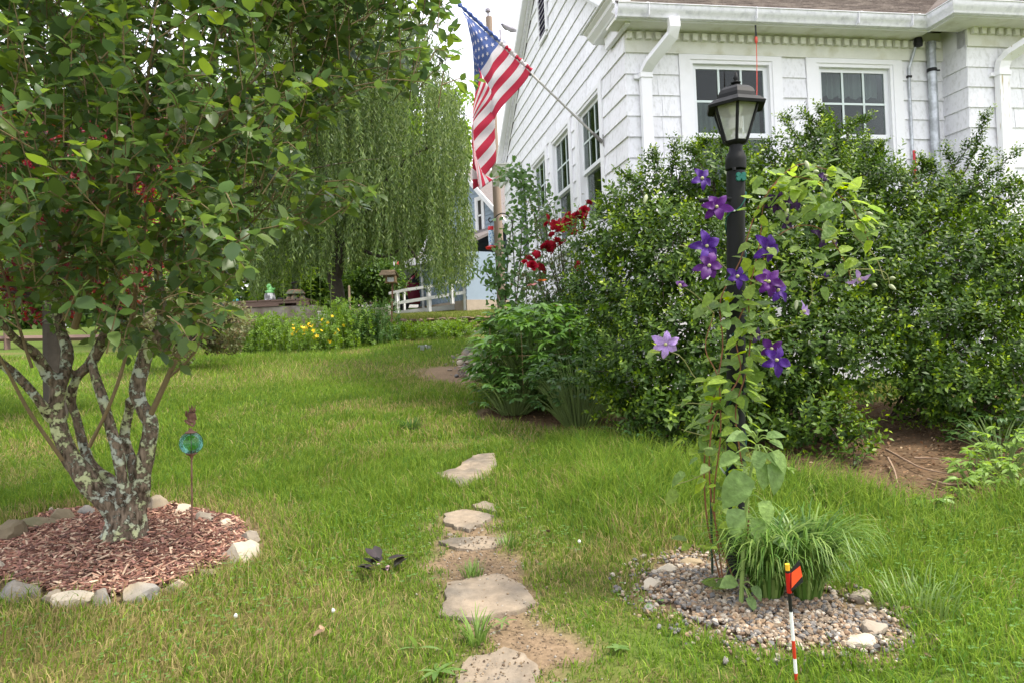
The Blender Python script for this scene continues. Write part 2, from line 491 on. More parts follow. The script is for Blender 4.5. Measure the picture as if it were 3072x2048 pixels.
ii = (np.arange(H_-1)[:, None]*W_+np.arange(W_-1)[None]).ravel()
Fq = np.stack([ii, ii+1, ii+1+W_, ii+W_], 1)
gm = new_mesh('lawn_ground', np.stack([X, Y, Z], -1).reshape(-1, 3), Fq, True, col=gc.reshape(-1, 3), mats=[tint_mat('ground_soil', .95, .1, bump=.9, scale=42, var=.3)])
tag(link('lawn_ground', gm), 'sloping garden ground with soil patches along the stone path', kind='structure')

# grass blades
def grass(n_try, y0, y1, size, wid, dens_fn=None, xr=None):
    y = np.sqrt(rng.random(n_try)*(y1*y1-y0*y0)+y0*y0)
    u = rng.random(n_try)*2-1
    x = u*(y*.76+.35)
    # clumping
    keep = rng.random(n_try) < (.15+1.15*fbm(x, y, 7, 12))
    s = soil_amount(x, y); keep &= rng.random(n_try) > s*1.02
    for p in STONES.values(): keep &= ~in_poly(x, y, p.mean(0)+(p-p.mean(0))*(.86+.12*fbm(float(p[0, 0]), float(p[0, 1]), 3)))
    keep &= ~((x > -.95+.0*y) & (y > 14.5)) if y1 > 14 else True
    x = x[keep]; y = y[keep]
    d = dry_amount(x, y)
    tall = fbm(x, y, .55, 14)
    n = len(x)
    # lusher, longer grass to the right under the shrubs, trampled shorter near the path
    pth = sstep(.35, .9, dist_poly(x, y, PATH))
    L = size*(.5+1.0*rng.random(n)**1.5)*(.45+1.1*tall)*(.7+.6*fbm(x, y, 4.5, 18))*(1-.35*d)*(.6+.4*pth)
    L *= 1+1.1*sstep(.1, .6, x)*sstep(3.7, 4.6, y)*sstep(8.5, 7, y)
    lean = rng.normal(size=(n, 2))*.38 + np.stack([.25*(fbm(x, y, 1.7, 15)-.5)*2, .25*(fbm(x, y, 1.7, 16)-.5)*2], 1)*1.6
    z = G(x, y)-.006
    ang = rng.random(n)*math.pi*2
    wx, wy = np.cos(ang)*wid*.5*(.7+.6*rng.random(n)), np.sin(ang)*wid*.5
    B = np.stack([x, y, z], 1)
    Wd = np.stack([wx, wy, 0*wx], 1)
    m1 = B+np.stack([lean[:, 0]*L*.35, lean[:, 1]*L*.35, L*.55], 1)
    tp = B+np.stack([lean[:, 0]*L*1.15, lean[:, 1]*L*1.15, L*(.98-.32*np.clip(np.hypot(lean[:, 0], lean[:, 1]), 0, 1.4))], 1)
    V = np.stack([B-Wd, B+Wd, m1+Wd*.8, m1-Wd*.8, tp], 1).reshape(-1, 3)
    i5 = np.arange(n)*5
    F3 = np.concatenate([np.stack([i5, i5+1, i5+2], 1), np.stack([i5, i5+2, i5+3], 1), np.stack([i5+3, i5+2, i5+4], 1)])
    r1 = rng.random(n)[:, None]; r2 = rng.random(n)[:, None]
    gA = np.array([.155, .255, .024]); gB = np.array([.25, .345, .045]); gC = np.array([.105, .215, .035]); st = np.array([.42, .34, .15])
    c = np.where(r1 < .6, gA, np.where(r1 < .85, gB, gC))*(.75+.5*r2)
    lush = fbm(x, y, .7, 17)[:, None]
    c = c*(.82+.36*lush)*np.array([1., 1, 1])
    isdry = (rng.random(n) < np.clip(d*.52+.02, 0, .75))[:, None]
    c = np.where(isdry, st*(.55+.7*r2), c)
    if y0 > 9:   # far away one triangle is enough
        return np.stack([B-Wd, B+Wd, tp], 1).reshape(-1, 3), np.arange(3*n).reshape(-1, 3), np.repeat(c, 3, 0)
    return V, F3, np.repeat(c, 5, 0)
ga = [grass(350000, 2.2, 6.5, .085, .0048), grass(230000, 6.5, 11, .085, .008), grass(150000, 11, 17.5, .10, .015)]
V = []; F = []; C_ = []; b = 0
for v, f, c in ga:
    V.append(v); F.append(f+b); C_.append(c); b += len(v)
gmesh = new_mesh('grass', np.vstack(V), np.vstack(F), False, col=np.vstack(C_), mats=[tint_mat('grass_blade', .6, .2, trans=.5, var=0)])
tag(link('grass', gmesh), 'short green and straw coloured lawn grass', 'grass', kind='stuff')
# ================================================================ the white shingled house (local x along the front, y along the gable side)
HB = np.array([1.355, 8.3, .86]); HYAW = R(10.4)
house = thing('white_house', 'white shingled house with gable end, dentil cornice and gutters', 'house', tuple(HB), HYAW)
ZB = (0, 0, HB[2])
white = M('white_shingle_paint', (.80, .80, .83), .7, .06, 5, .15, .3, col2=(.52, .52, .51), mixscale=4.5, thr=(.50, .86), ovar=.05, aniso=(2.2, 1, .8))
trimw = M('white_trim_paint', (.82, .82, .84), .5, .03, 14, .04, .35, col2=(.70, .70, .68), mixscale=4, thr=(.62, .85), ovar=.01)
stain = M('weathered_cornice_paint', (.74, .74, .68), .7, .08, 9, .1, .3, col2=(.56, .55, .42), mixscale=6, thr=(.52, .75), ovar=.05)
gutm = M('aluminium_gutter_paint', (.74, .74, .78), .32, .1, 24, .05, .5, col2=(.5, .5, .55), mixscale=16, thr=(.5, .8))
darkin = M('dim_room', (.10, .085, .07), .9, .3, 2)
wglass = glass_mat('window_glass', (.72, .78, .76), .55)
vinyl = M('vinyl_sash', (.80, .82, .84), .35, .02, 10, 0, .4)
munt = M('grey_green_muntin', (.60, .68, .66), .4, .02, 10, 0, .4)
curt = M('pale_curtain', (.32, .33, .32), .9, .1, 20)
galv = M('galvanised_pipe', (.36, .38, .40), .45, .22, 18, .1, .5, metal=.5, col2=(.50, .53, .56), mixscale=9)
blackrub = M('black_rubber', (.012, .012, .013), .55, .1)
concrete = M('foundation_concrete', (.42, .40, .37), .9, .2, 6, .4, col2=(.25, .25, .2), mixscale=2)
roofm = M('worn_asphalt_shingle', (.12, .10, .088), .95, .4, 30, .6, .1, col2=(.20, .17, .145), mixscale=5, aniso=(1, 5, 1))
LEN, APEX_Y, SL, EAVE = 7.57, 3.79, .622, 4.885       # gable length, ridge, roof slope, soffit height
def roofline(y): return 5.02+SL*(min(y, LEN-y))       # underside of the rake at the gable wall
winF = [(.733, 1.713), (2.259, 3.231)]                # window openings along the front
casF = [(.607, 1.83), (2.132, 3.347)]
winG = [(.94, 1.93), (2.38, 3.40), (3.83, 4.85), (5.30, 6.32)]
casG = [(.82, 2.05), (2.25, 3.52), (3.70, 4.98), (5.18, 6.45)]
WZ0, WZ1 = 3.02, 4.60                                 # opening bottom / top
SB = 1.15                                             # bottom of the shingles
# --- wall cores
def strips(u0, u1, z0, z1, ops):
    out = []; u = u0
    for a, b in ops:
        out.append((u, a, z0, z1)); out.append((a, b, z0, WZ0)); out.append((a, b, WZ1, z1)); u = b
    out.append((u, u1, z0, z1)); return out
m = MB()
for a, b, c, d in strips(0, 3.892, SB, 5.0, winF): m.box(a, b, 0, .14, c, d)
fwall = m.build('front_wall', white, house, base=ZB)
m = MB()
for a, b, c, d in strips(0, LEN, SB, 5.0, winG): m.box(0, .14, a, b, c, d)
m.prism([(0, 5.0), (LEN, 5.0), (LEN, 5.02), (APEX_Y, roofline(APEX_Y)), (0, 5.02)], lambda p: (0, p[0], p[1]), lambda p: (.14, p[0], p[1]))
gwall = m.build('gable_wall', white, house, base=ZB)
m = MB(); m.box(3.892, 4.03, -.38, 0, SB, 5.0); m.box(3.892, 8.2, -.38, -.25, SB, 5.0)
jwall = m.build('bay_wall', white, house, base=ZB)
m = MB(); m.box(0.0, 8.2, LEN-.14, LEN, SB, 5.0); m.box(8.1, 8.2, 0, LEN, SB, 5.0); m.box(.2, 8.0, .2, LEN-.2, SB-.1, SB+.9); m.box(.15, 8.05, .15, LEN-.15, 4.93, 4.98)
m.build('rear_wall', darkin, house, base=ZB)
m = MB(); m.box(.02, 8.2, .03, .3, -.2, SB-.02); m.box(.02, .3, .3, LEN-.02, -.2, SB-.02); m.box(3.92, 8.2, -.35, .02, -.2, SB-.02)
m.build('foundation', concrete, house, base=ZB)
# --- shingles: shared wedge, one object each
def wedge_mesh(nm, poly):
    """poly: 4 corners (u,z) in unit coordinates; bottom edge thick, top edge tucked in; outward = -y"""
    V = [(u, -(.022-.019*z), z) for u, z in poly]+[(u, -.0005, z) for u, z in poly]
    return new_mesh(nm, V, [(0, 1, 2, 3), (0, 4, 5, 1), (1, 5, 6, 2), (2, 6, 7, 3), (3, 7, 4, 0)], mats=[white])
wm_ = wedge_mesh('shingle', [(0, 0), (1, 0), (1, 1), (0, 1)])
EXPO = .2285
def shingle(parent, u, z, wd, ht, mode, poly=None, off=0):
    me = wm_ if poly is None else wedge_mesh('shingle', poly)
    o = link('shingle', me, parent)
    zz = z-HB[2]
    if mode == 'f': o.location = (u, off, zz); o.scale = (wd, 1, ht)
    else:
        o.location = (off, u+wd, zz); o.rotation_euler = (0, 0, -math.pi/2); o.scale = (wd, 1, ht)
    return o
def run(parent, a, b, z, ht, mode, avg, off=0):
    u = a; r = random.Random(int(z*1000)+int(a*77))
    while u < b-.01:
        wd = avg*r.uniform(.65, 1.35)
        if b-u-wd < .18: wd = b-u
        shingle(parent, u, z+r.uniform(-.002, .002), wd-.0045, ht, mode, None, off+r.uniform(-.002, .002)); u += wd
def gaps(a, b, cas, z, ht):
    if z+ht*.5 < 2.9 or z+ht*.5 > 4.66: return [(a, b)]
    out = []; u = a
    for c, d in cas: out.append((u, c)); u = d
    out.append((u, b)); return out
TOPF = 4.655
z = TOPF
while z > SB+.05:
    z -= EXPO
    vis = z > 2.0
    for a, b in gaps(0, 3.892, casF, z, EXPO): run(fwall, a, b, z, EXPO+.012, 'f', .42 if vis else 1.6)
    run(jwall, 3.892-.0, 8.1, z+.035, EXPO+.012, 'f', .36 if vis else 1.5, -.38)
    run(jwall, -.40, -.001, z+.035, EXPO+.012, 'g', .9, 3.892)
z = TOPF; rows = []
while z > SB+.05: z -= EXPO; rows.append(z)
z = TOPF
while z < 7.3: rows.append(z); z += EXPO
for z in rows:
    if z < TOPF-.01:
        for a, b in gaps(-.02, LEN, casG, z, EXPO): run(gwall, a, b, z, EXPO+.012, 'g', .62 if z > 2.2 else 2.5)
    else:
        lo = max(0, (z-5.02)/SL); hi = max(0, (z+EXPO-5.02)/SL)
        if lo > APEX_Y-.2: continue
        if hi <= 0: run(gwall, -.02, LEN, z, EXPO+.012, 'g', .75); continue
        # ends cut to the slope of the roof
        hi = min(hi, APEX_Y)
        wd = hi-lo+.25
        if lo+wd >= APEX_Y: continue
        zt = (1.0)
        q = (hi-lo)/wd
        shingle(gwall, lo, z, wd-.003, EXPO+.004, 'g', [(0, 0), (1, 0), (1-q, 1), (0, 1)])
        shingle(gwall, LEN-lo-wd, z, wd-.003, EXPO+.004, 'g', [(0, 0), (1, 0), (1, 1), (q, 1)])
        run(gwall, lo+wd, LEN-lo-wd, z, EXPO+.012, 'g', .75)
# --- windows
def window(parent, a, b, mode, ca, cb, curtain, head=True):
    """mode f: front (outward -y) / g: gable (outward -x); built in front coordinates then turned"""
    tr = (lambda p: p) if mode == 'f' else (lambda p: (p[1], p[0], p[2]))
    def mk(nm, mat, boxes, par):
        mm = MB()
        for x0, x1, y0, y1, z0, z1 in boxes: mm.box(x0, x1, y0, y1, z0, z1)
        mm.V = [tr(v) for v in mm.V]
        if mode != 'f': mm.F = [f[::-1] for f in mm.F]
        return mm.build(nm, mat, par, base=ZB)
    wi = mk('window', trimw, [(ca, a, -.032, .002, WZ0-.12, 4.655), (b, cb, -.032, .002, WZ0-.12, 4.655), (a, b, -.032, .002, WZ1, 4.655),
                              (ca-.04, cb+.04, -.07, .002, WZ0-.17, WZ0-.12), (a+.001, b-.001, -.03, .002, WZ0-.119, WZ0)], parent)
    mk('frame', trimw, [(a, a+.035, -.02, .10, WZ0, WZ1), (b-.035, b, -.02, .10, WZ0, WZ1), (a+.035, b-.035, -.018, .10, WZ1-.04, WZ1), (a+.035, b-.035, -.018, .10, WZ0, WZ0+.03)], wi)
    zm = 3.77; i0, i1 = a+.036, b-.036
    for nm, z0, z1, y in (('upper_sash', zm-.02, WZ1-.041, .028), ('lower_sash', WZ0+.031, zm+.015, .062)):
        s = mk(nm, vinyl, [(i0, i0+.05, y, y+.03, z0, z1), (i1-.05, i1, y, y+.03, z0, z1), (i0+.05, i1-.05, y, y+.03, z1-.045, z1), (i0+.05, i1-.05, y-.008, y+.03, z0, z0+.05)], wi)
        mk('pane', wglass, [(i0+.05, i1-.05, y+.012, y+.016, z0+.05, z1-.045)], s)
        if nm == 'upper_sash':
            gw = (i1-i0-.1)/3
            for k in (1, 2): mk('muntin', munt, [(i0+.05+gw*k-.012, i0+.05+gw*k+.012, y+.002, y+.011, z0+.05, z1-.045)], s)
            zc = (z0+z1)/2
            mk('muntin', munt, [(i0+.05, i1-.05, y+.003, y+.010, zc-.012, zc+.012)], s)
    if curtain:
        mm = MB(); n = 40
        zc0, zc1 = curtain
        P = [(a+.05+(b-a-.1)*k/n, .20+.02*math.sin(k*1.9), 0) for k in range(n+1)]
        V = [(x, y, zc0+.02*math.sin(k*.9)) for k, (x, y, _) in enumerate(P)]+[(x, y, zc1) for x, y, _ in P]
        mm.add(V, [(k, k+1, n+2+k, n+1+k) for k in range(n)])
        mm.V = [tr(v) for v in mm.V]
        mm.build('curtain', curt, wi, base=ZB)
    return wi
window(fwall, *winF[0], 'f', *casF[0], (3.0, 4.2))
window(fwall, *winF[1], 'f', *casF[1], (4.28, 4.62))
for k in range(4): window(gwall, *winG[k], 'g', *casG[k], (2.95, 3.9) if k in (1,) else None)
# --- cornice: frieze, dentils, soffit
m = MB(); m.box(-.002, 3.89, -.035, -.001, 4.656, 4.884); m.build('frieze', stain, house, base=ZB)
m = MB(); m.box(3.89, 8.1, -.415, -.381, 4.69, 4.884); m.build('frieze', stain, house, base=ZB)
dm = new_mesh('dentil', *(lambda q: (np.array(q.V)-np.array(ZB)*0, q.F))(MB().box(0, .058, -.05, 0, 0, .072)), mats=[stain])
for k in range(36): link('dentil', dm, house, (.004+k*.1075, -.036, 4.79-HB[2]))
for k in range(24): link('dentil', dm, house, (3.93+k*.1075, -.416, 4.815-HB[2]))
m = MB(); m.box(-.2, 3.50, -.305, -.002, EAVE, EAVE+.03); m.box(3.47, 8.2, -.70, -.385, EAVE+.0, EAVE+.03); m.box(3.47, 3.89, -.384, -.306, EAVE, EAVE+.03)
m.build('soffit', stain, house, base=ZB)
m = MB(); m.box(-.2, 3.50, -.33, -.306, EAVE-.012, EAVE+.16); m.box(3.465, 3.49, -.705, -.331, EAVE-.012, EAVE+.16); m.box(3.465, 8.2, -.725, -.706, EAVE-.012, EAVE+.16)
m.build('fascia', trimw, house, base=ZB)
# --- gutter: ogee profile swept along the eave and round the bay
gp = [(0, 0), (.062, 0), (.067, .012), (.070, .03), (.094, .055), (.108, .088), (.110, .118), (.122, .121), (.122, .128), (.104, .128), (.102, .09), (.086, .062), (.062, .036), (.058, .010), (.004, .010), (.004, .11), (0, .11)]
path = [(-.205, -.331), (3.464, -.331), (3.464, -.727), (8.2, -.727)]
offs = [((0, -1), (0, -1)), ((0, -1), (-1, 0)), ((-1, 0), (0, -1)), ((0, -1), (0, -1))]
def sweep(prof, z0):
    V = []; n = len(prof)
    for (x, y), ((ax, ay), (bx, by)) in zip(path, offs):
        sx, sy = (ax+bx if (ax, ay) != (bx, by) else ax), (ay+by if (ax, ay) != (bx, by) else ay)
        for d, h in prof: V.append((x+sx*d, y+sy*d, z0+h))
    F = [(i*n+k, i*n+(k+1) % n, (i+1)*n+(k+1) % n, (i+1)*n+k) for i in range(len(path)-1) for k in range(n)]
    F += [tuple(range(n)), tuple(range((len(path)-1)*n, len(path)*n))[::-1]]
    return V, F
m = MB(); m.add(*sweep(gp, EAVE-.004)); gut = m.build('gutter', gutm, house, base=ZB, smooth=True)
for xs in (.12, 1.32, 2.52, 3.18):
    m = MB(); m.box(xs, xs+.004, -.4565, -.33, EAVE-.006, EAVE+.128); m.build('gutter_seam', gutm, gut, base=ZB)
for xs in (.10, 2.55, 3.26):
    m = MB(); m.box(xs, xs+.028, -.447, -.315, EAVE+.1245, EAVE+.132); m.box(xs, xs+.028, -.318, -.312, EAVE+.131, EAVE+.19); m.build('gutter_strap', trimw, gut, base=ZB)
# --- downspouts
def downspout(pts, dia, parent, strap_z, stainy=False):
    m = MB()
    P = [np.array(p, float) for p in pts]
    Q = spline(P, 1)
    Q = np.array(P)
    a, b = dia
    V = []
    for i, p in enumerate(Q):
        t = (Q[min(i+1, len(Q)-1)]-Q[max(i-1, 0)]); t /= np.linalg.norm(t)
        ux = np.array([1.0, 0, 0]); ux = ux-t*(ux @ t); ux /= np.linalg.norm(ux); uy = np.cross(t, ux)
        prof = [(-a, -b), (-a*.4, -b), (-a*.35, -b*.85), (a*.35, -b*.85), (a*.4, -b), (a, -b), (a, b), (-a, b)]
        V += [p+ux*q[0]+uy*q[1] for q in prof]
    n = 8
    m.add(V, [(i*n+k, i*n+(k+1) % n, (i+1)*n+(k+1) % n, (i+1)*n+k) for i in range(len(Q)-1) for k in range(n)]+[tuple(range(n)), tuple(range((len(Q)-1)*n, len(Q)*n))[::-1]])
    m2 = MB()
    x, y, _ = pts[-1]
    m2.box(x-a-.012, x+a+.012, y-b-.012, y+b+.03, strap_z-.025, strap_z+.025); m2.box(x-a-.055, x-a-.012, y+b-.02, y+b+.02, strap_z-.022, strap_z+.018)
    d = m.build('downspout', M('rust_streaked_white_metal', (.80, .80, .80), .4, .05, 20, 0, .4, col2=(.42, .33, .16), mixscale=7, thr=(.62, .72), aniso=(6, 6, .6)) if stainy else trimw, house, base=ZB)
    m2.build('strap', trimw, d, base=ZB)
downspout([(.40, -.40, EAVE+.0), (.41, -.395, EAVE-.09), (.40, -.35, EAVE-.17), (.22, -.16, 4.50), (.195, -.085, 4.43), (.193, -.07, 4.36), (.193, -.07, 1.3)], (.058, .036), house, 4.385)
downspout([(4.66, -.80, EAVE), (4.66, -.79, EAVE-.07), (4.60, -.75, EAVE-.14), (4.33, -.50, 4.56), (4.29, -.46, 4.49), (4.28, -.45, 4.42), (4.28, -.45, 1.3)], (.066, .04), house, 4.37, True)
# --- conduit and vent pipe
m = MB(); m.tube([(3.50, -.10, 4.86), (3.47, -.06, 4.70), (3.43, -.035, 4.56), (3.425, -.035, 4.4), (3.43, -.035, 2.2)], .017, 8)
cd = m.build('conduit', galv, house, base=ZB, smooth=True)
m = MB(); m.lathe([(.02, -.05), (.045, -.045), (.05, 0), (.042, .05), (.02, .06)], 10, (3.505, -.115, 4.885-.05)); m.build('weather_head', blackrub, cd, base=ZB, smooth=True)
m = MB(); m.box(3.40, 3.452, -.056, -.018, 4.45, 4.475); m.build('clamp', blackrub, cd, base=ZB)
m = MB(); m.tube([(3.70, -.075, 4.86), (3.70, -.075, 2.0)], .05, 14); vp = m.build('vent_pipe', galv, house, base=ZB, smooth=True)
m = MB(); m.lathe([(.053, -.02), (.056, -.01), (.056, .01), (.053, .02)], 14, (3.70, -.075, 4.53)); m.box(3.74, 3.80, -.085, -.07, 4.525, 4.54); m.build('clamp', blackrub, vp, base=ZB)
m = MB(); m.box(3.415, 3.447, -.06, -.052, 3.18, 3.60); m.build('red_tag', M('red_plastic', (.5, .03, .04), .4), house, base=ZB)
# --- roof
def slab(x0, x1, pts, t):
    m = MB(); m.prism(pts, lambda p: (x0, p[0], p[1]), lambda p: (x1, p[0], p[1])); return m
yo = -.36; zo = EAVE+.155
rz = lambda y: zo+SL*(y-yo)
rp = MB(); rp.prism([(yo, zo), (APEX_Y, rz(APEX_Y)), (LEN-yo, zo), (LEN-yo, zo-.02), (APEX_Y, rz(APEX_Y)-.025), (yo, zo-.02)], lambda p: (-.17, p[0], p[1]), lambda p: (8.4, p[0], p[1]))
roof = rp.build('roof', roofm, house, base=ZB)
cs = .14
for k in range(30):
    y0 = yo-.03+k*cs*.85; y1 = y0+cs*.85+.02
    if y1 > APEX_Y: break
    mm = MB(); n = math.sqrt(1+SL*SL)
    up = .016
    mm.prism([(y0, rz(y0)+up+.006), (y1, rz(y1)+.004), (y1, rz(y1)+.001), (y0, rz(y0)+.002)], lambda p: (-.19, p[0], p[1]), lambda p: (8.4, p[0], p[1]))
    mm.build('shingle_course', roofm, roof, base=ZB)
mm = MB()
mm.prism([(3.36, zo-.03), (5.6, zo+1.4), (7.9, zo-.03)], lambda p: (p[0], -.80, p[1]+.01), lambda p: (p[0], 2.2, p[1]+.01))
mm.build('bay_roof', roofm, house, base=ZB)
# --- rake boards and cornice returns on the gable
def rake(name, d0, d1, x0, x1, mat, ys=-.34):
    m = MB()
    for side in (0, 1):
        fy = (lambda y: y) if side == 0 else (lambda y: LEN-y)
        P = [(ys, roofline(ys)-d0), (APEX_Y, roofline(APEX_Y)-d0), (APEX_Y, roofline(APEX_Y)-d1), (ys, roofline(ys)-d1)]
        m.prism(P, lambda p: (x0, fy(p[0]), p[1]), lambda p: (x1, fy(p[0]), p[1]))
    return m.build(name, mat, house, base=ZB)
rake('rake_board', -.104, .0, -.045, -.024, trimw, .0)
rake('rake_moulding', -.104, -.045, -.095, -.046, gutm, .0)
rake('rake_soffit', -.13, -.105, -.16, -.02, trimw)
rake('rake_fascia', -.225, -.10, -.185, -.161, trimw)
for side in (0, 1):
    fy = (lambda y: y) if side == 0 else (lambda y: LEN-y)
    m = MB()
    m.prism([(0, .13), (-.24, .13), (-.24, .115), (-.20, .09), (-.19, .06), (-.14, .015), (-.13, 0), (0, 0)], lambda p: (p[0]-.022, fy(-.30), 5.0+p[1]), lambda p: (p[0]-.022, fy(.66), 5.0+p[1]))
    m.prism([(0, .16), (-.27, .132), (-.27, .131), (0, .131)], lambda p: (p[0]-.022, fy(-.30), 5.0+p[1]), lambda p: (p[0]-.022, fy(.72), 5.0+p[1]))
    rt = m.build('cornice_return', stain if side else trimw, house, base=ZB)
    m = MB(); a, b = sorted((fy(-.26), fy(.45))); m.box(-.075, -.023, a, b, 4.86, 4.999); m.build('return_frieze', trimw, rt, base=ZB)
# --- gable vent with slats
m = MB(); m.box(-.05, -.02, 3.30, 3.36, 6.30, 7.05); m.box(-.05, -.02, 3.80, 3.86, 6.30, 7.05); m.box(-.05, -.02, 3.36, 3.80, 6.24, 6.30); m.box(-.05, -.02, 3.36, 3.80, 6.99, 7.05)
gv = m.build('gable_vent', trimw, house, base=ZB)
m = MB(); m.box(-.026, -.0245, 3.36, 3.80, 6.30, 6.99); m.build('vent_screen', M('vent_dark', (.03, .02, .06), .9), gv, base=ZB)
for k in range(8):
    zz = 6.33+k*.085
    m = MB(); m.prism([(-.027, .028), (-.048, 0), (-.048, .006), (-.027, .034)], lambda p: (p[0], 3.36, zz+p[1]), lambda p: (p[0], 3.80, zz+p[1])); m.build('slat', trimw, gv, base=ZB)
# --- hanging red cord from the soffit
m = MB(); hx, hy = 1.36, -.34
ch = thing('hanging_cord', 'thin red cord hanging from black strap under the gutter', 'cord', tuple(HB+np.array([hx*math.cos(HYAW)-hy*math.sin(HYAW), hx*math.sin(HYAW)+hy*math.cos(HYAW), EAVE-.02-HB[2]])), HYAW)
m = MB(); m.box(-.009, .009, -.002, .002, -.125, 0); m.build('strap', blackrub, ch)
m = MB(); m.lathe([(.006, -.2), (.016, -.185), (.017, -.14), (.008, -.125)], 8); m.build('hook', M('red_orange_plastic', (.65, .09, .06), .4), ch, smooth=True)
m = MB(); m.tube([(0, 0, -.2), (-.004, 0, -.4), (-.014, 0, -.62), (-.03, 0, -.9)], .0045, 5); m.build('line', MATS['red_orange_plastic'], ch)
# ================================================================ rocks and stones
def rock_mesh(nm, sx, sy, sz, seed, mat, n=3, rough=.22, flat=0):
    """angular field stone: icosphere cut by random planes, then roughened"""
    import bmesh
    bm = bmesh.new(); bmesh.ops.create_icosphere(bm, subdivisions=n, radius=1)
    r = random.Random(seed)
    planes = []
    for k in range(13):
        d = Vector((r.gauss(0, 1), r.gauss(0, 1), r.gauss(0, .8))).normalized(); planes.append((d, r.uniform(.5, .85)))
    if flat: planes.append((Vector((0, 0, 1)), flat))
    for v in bm.verts:
        c = v.co.copy()
        for d, h in planes:
            e = c.dot(d)-h
            if e > 0: c -= d*e*.9
        f = mnoise.fractal(c*2.2+Vector((seed*3.1, 0, 0)), 1, 2, 4)
        c *= 1+rough*f*.75
        v.co = Vector((c.x*sx, c.y*sy, c.z*sz))
    me = bpy.data.meshes.new(nm); bm.to_mesh(me); bm.free()
    me.polygons.foreach_set('use_smooth', np.ones(len(me.polygons), bool)); me.set_sharp_from_angle(angle=R(24))
    me.materials.append(mat)
    return me
rk_tan = M('tan_fieldstone', (.34, .265, .165), .9, .22, 7, .55, .2, col2=(.22, .21, .195), mixscale=3, thr=(.4, .6), bdist=.02)
rk_grey = M('grey_fieldstone', (.24, .20, .155), .9, .25, 9, .55, .2, col2=(.30, .27, .22), mixscale=4, thr=(.45, .65), bdist=.02)
rk_pale = M('pale_quartz_stone', (.44, .385, .30), .8, .15, 9, .5, .25, col2=(.36, .31, .24), mixscale=3, thr=(.5, .7), bdist=.02)
rk_moss = M('mossy_dark_stone', (.19, .155, .10), .95, .25, 9, .5, .15, col2=(.10, .11, .05), mixscale=4, bdist=.02)
RD = 2.45e-3   # metres per pixel (2352-wide frame) at the tree
ring = [  # x, y, width, height in pixels of the 2352-wide frame, material, label
 (52, 1352, 108, 62, rk_tan, 'large rusty tan rock at the front left of the mulch bed'),
 (122, 1368, 50, 46, rk_tan, 'small rock tucked beside the large rusty tan rock'),
 (172, 1366, 86, 58, rk_pale, 'pointed rock with a white chip in the front of the mulch ring'),
 (232, 1370, 56, 42, rk_tan, 'small tan rock touching the pointed rock with a white chip'),
 (318, 1362, 94, 48, rk_tan, 'rounded tan rock at the front of the mulch ring, below the trunk'),
 (408, 1342, 68, 38, rk_tan, 'low tan rock near the front right of the mulch ring'),
 (470, 1314, 52, 30, rk_moss, 'low dark stone half buried in grass at the ring front right'),
 (556, 1264, 84, 66, rk_pale, 'bright white boulder on the right edge of the mulch ring'),
 (577, 1234, 52, 34, rk_grey, 'grey rock just behind the bright white boulder'),
 (528, 1216, 40, 22, rk_tan, 'flat tan rock in dry grass at the right of the ring'),
 (520, 1198, 54, 30, rk_pale, 'pale rock right of the thin metal ornament rod'),
 (468, 1188, 72, 44, rk_grey, 'blocky grey rock behind the thin metal ornament rod'),
 (425, 1172, 52, 36, rk_pale, 'light rock at the back of the ring left of the ornament rod'),
 (368, 1158, 60, 50, rk_tan, 'upright tan rock right behind the trunk'),
 (192, 1174, 56, 34, rk_tan, 'round tan rock left behind the trunk'),
 (148, 1184, 74, 40, rk_moss, 'brown mossy rock at the back left of the ring'),
 (90, 1200, 110, 34, rk_moss, 'long flat dark slab at the back left of the ring'),
 (26, 1222, 82, 66, rk_moss, 'broad dark boulder at the left edge of the photo'),
 (2, 1300, 26, 52, rk_pale, 'pale rock cut by the left edge of the photo')]
for i, (x, y, wd, ht, mt, lab) in enumerate(ring):
    p = gfull(x, y+ht*.25)
    s = p[1]/4.33*RD
    me = rock_mesh('border_rock', wd*s*.58, wd*s*.42, ht*s*.68, 20+i, mt)
    o = link('border_rock', me, None, (p[0], p[1], p[2]+ht*s*.04), (0, 0, random.uniform(-.5, .5)))
    tag(o, lab, 'rock', 'rocks ringing the mulch bed')
# small odd pieces at the back of the ring
for x, y, s_, mt, lab in [(118, 1178, .018, rk_pale, 'small white pebble beside the long dark slab'), (62, 1188, .022, M('maroon_pebble', (.16, .06, .06), .7), 'small maroon stone on the long dark slab')]:
    p = gfull(x, y); tag(link('pebble', rock_mesh('pebble', s_, s_*.8, s_*.8, 5, mt, 2), None, (p[0], p[1], p[2]+.03)), lab, 'pebble')
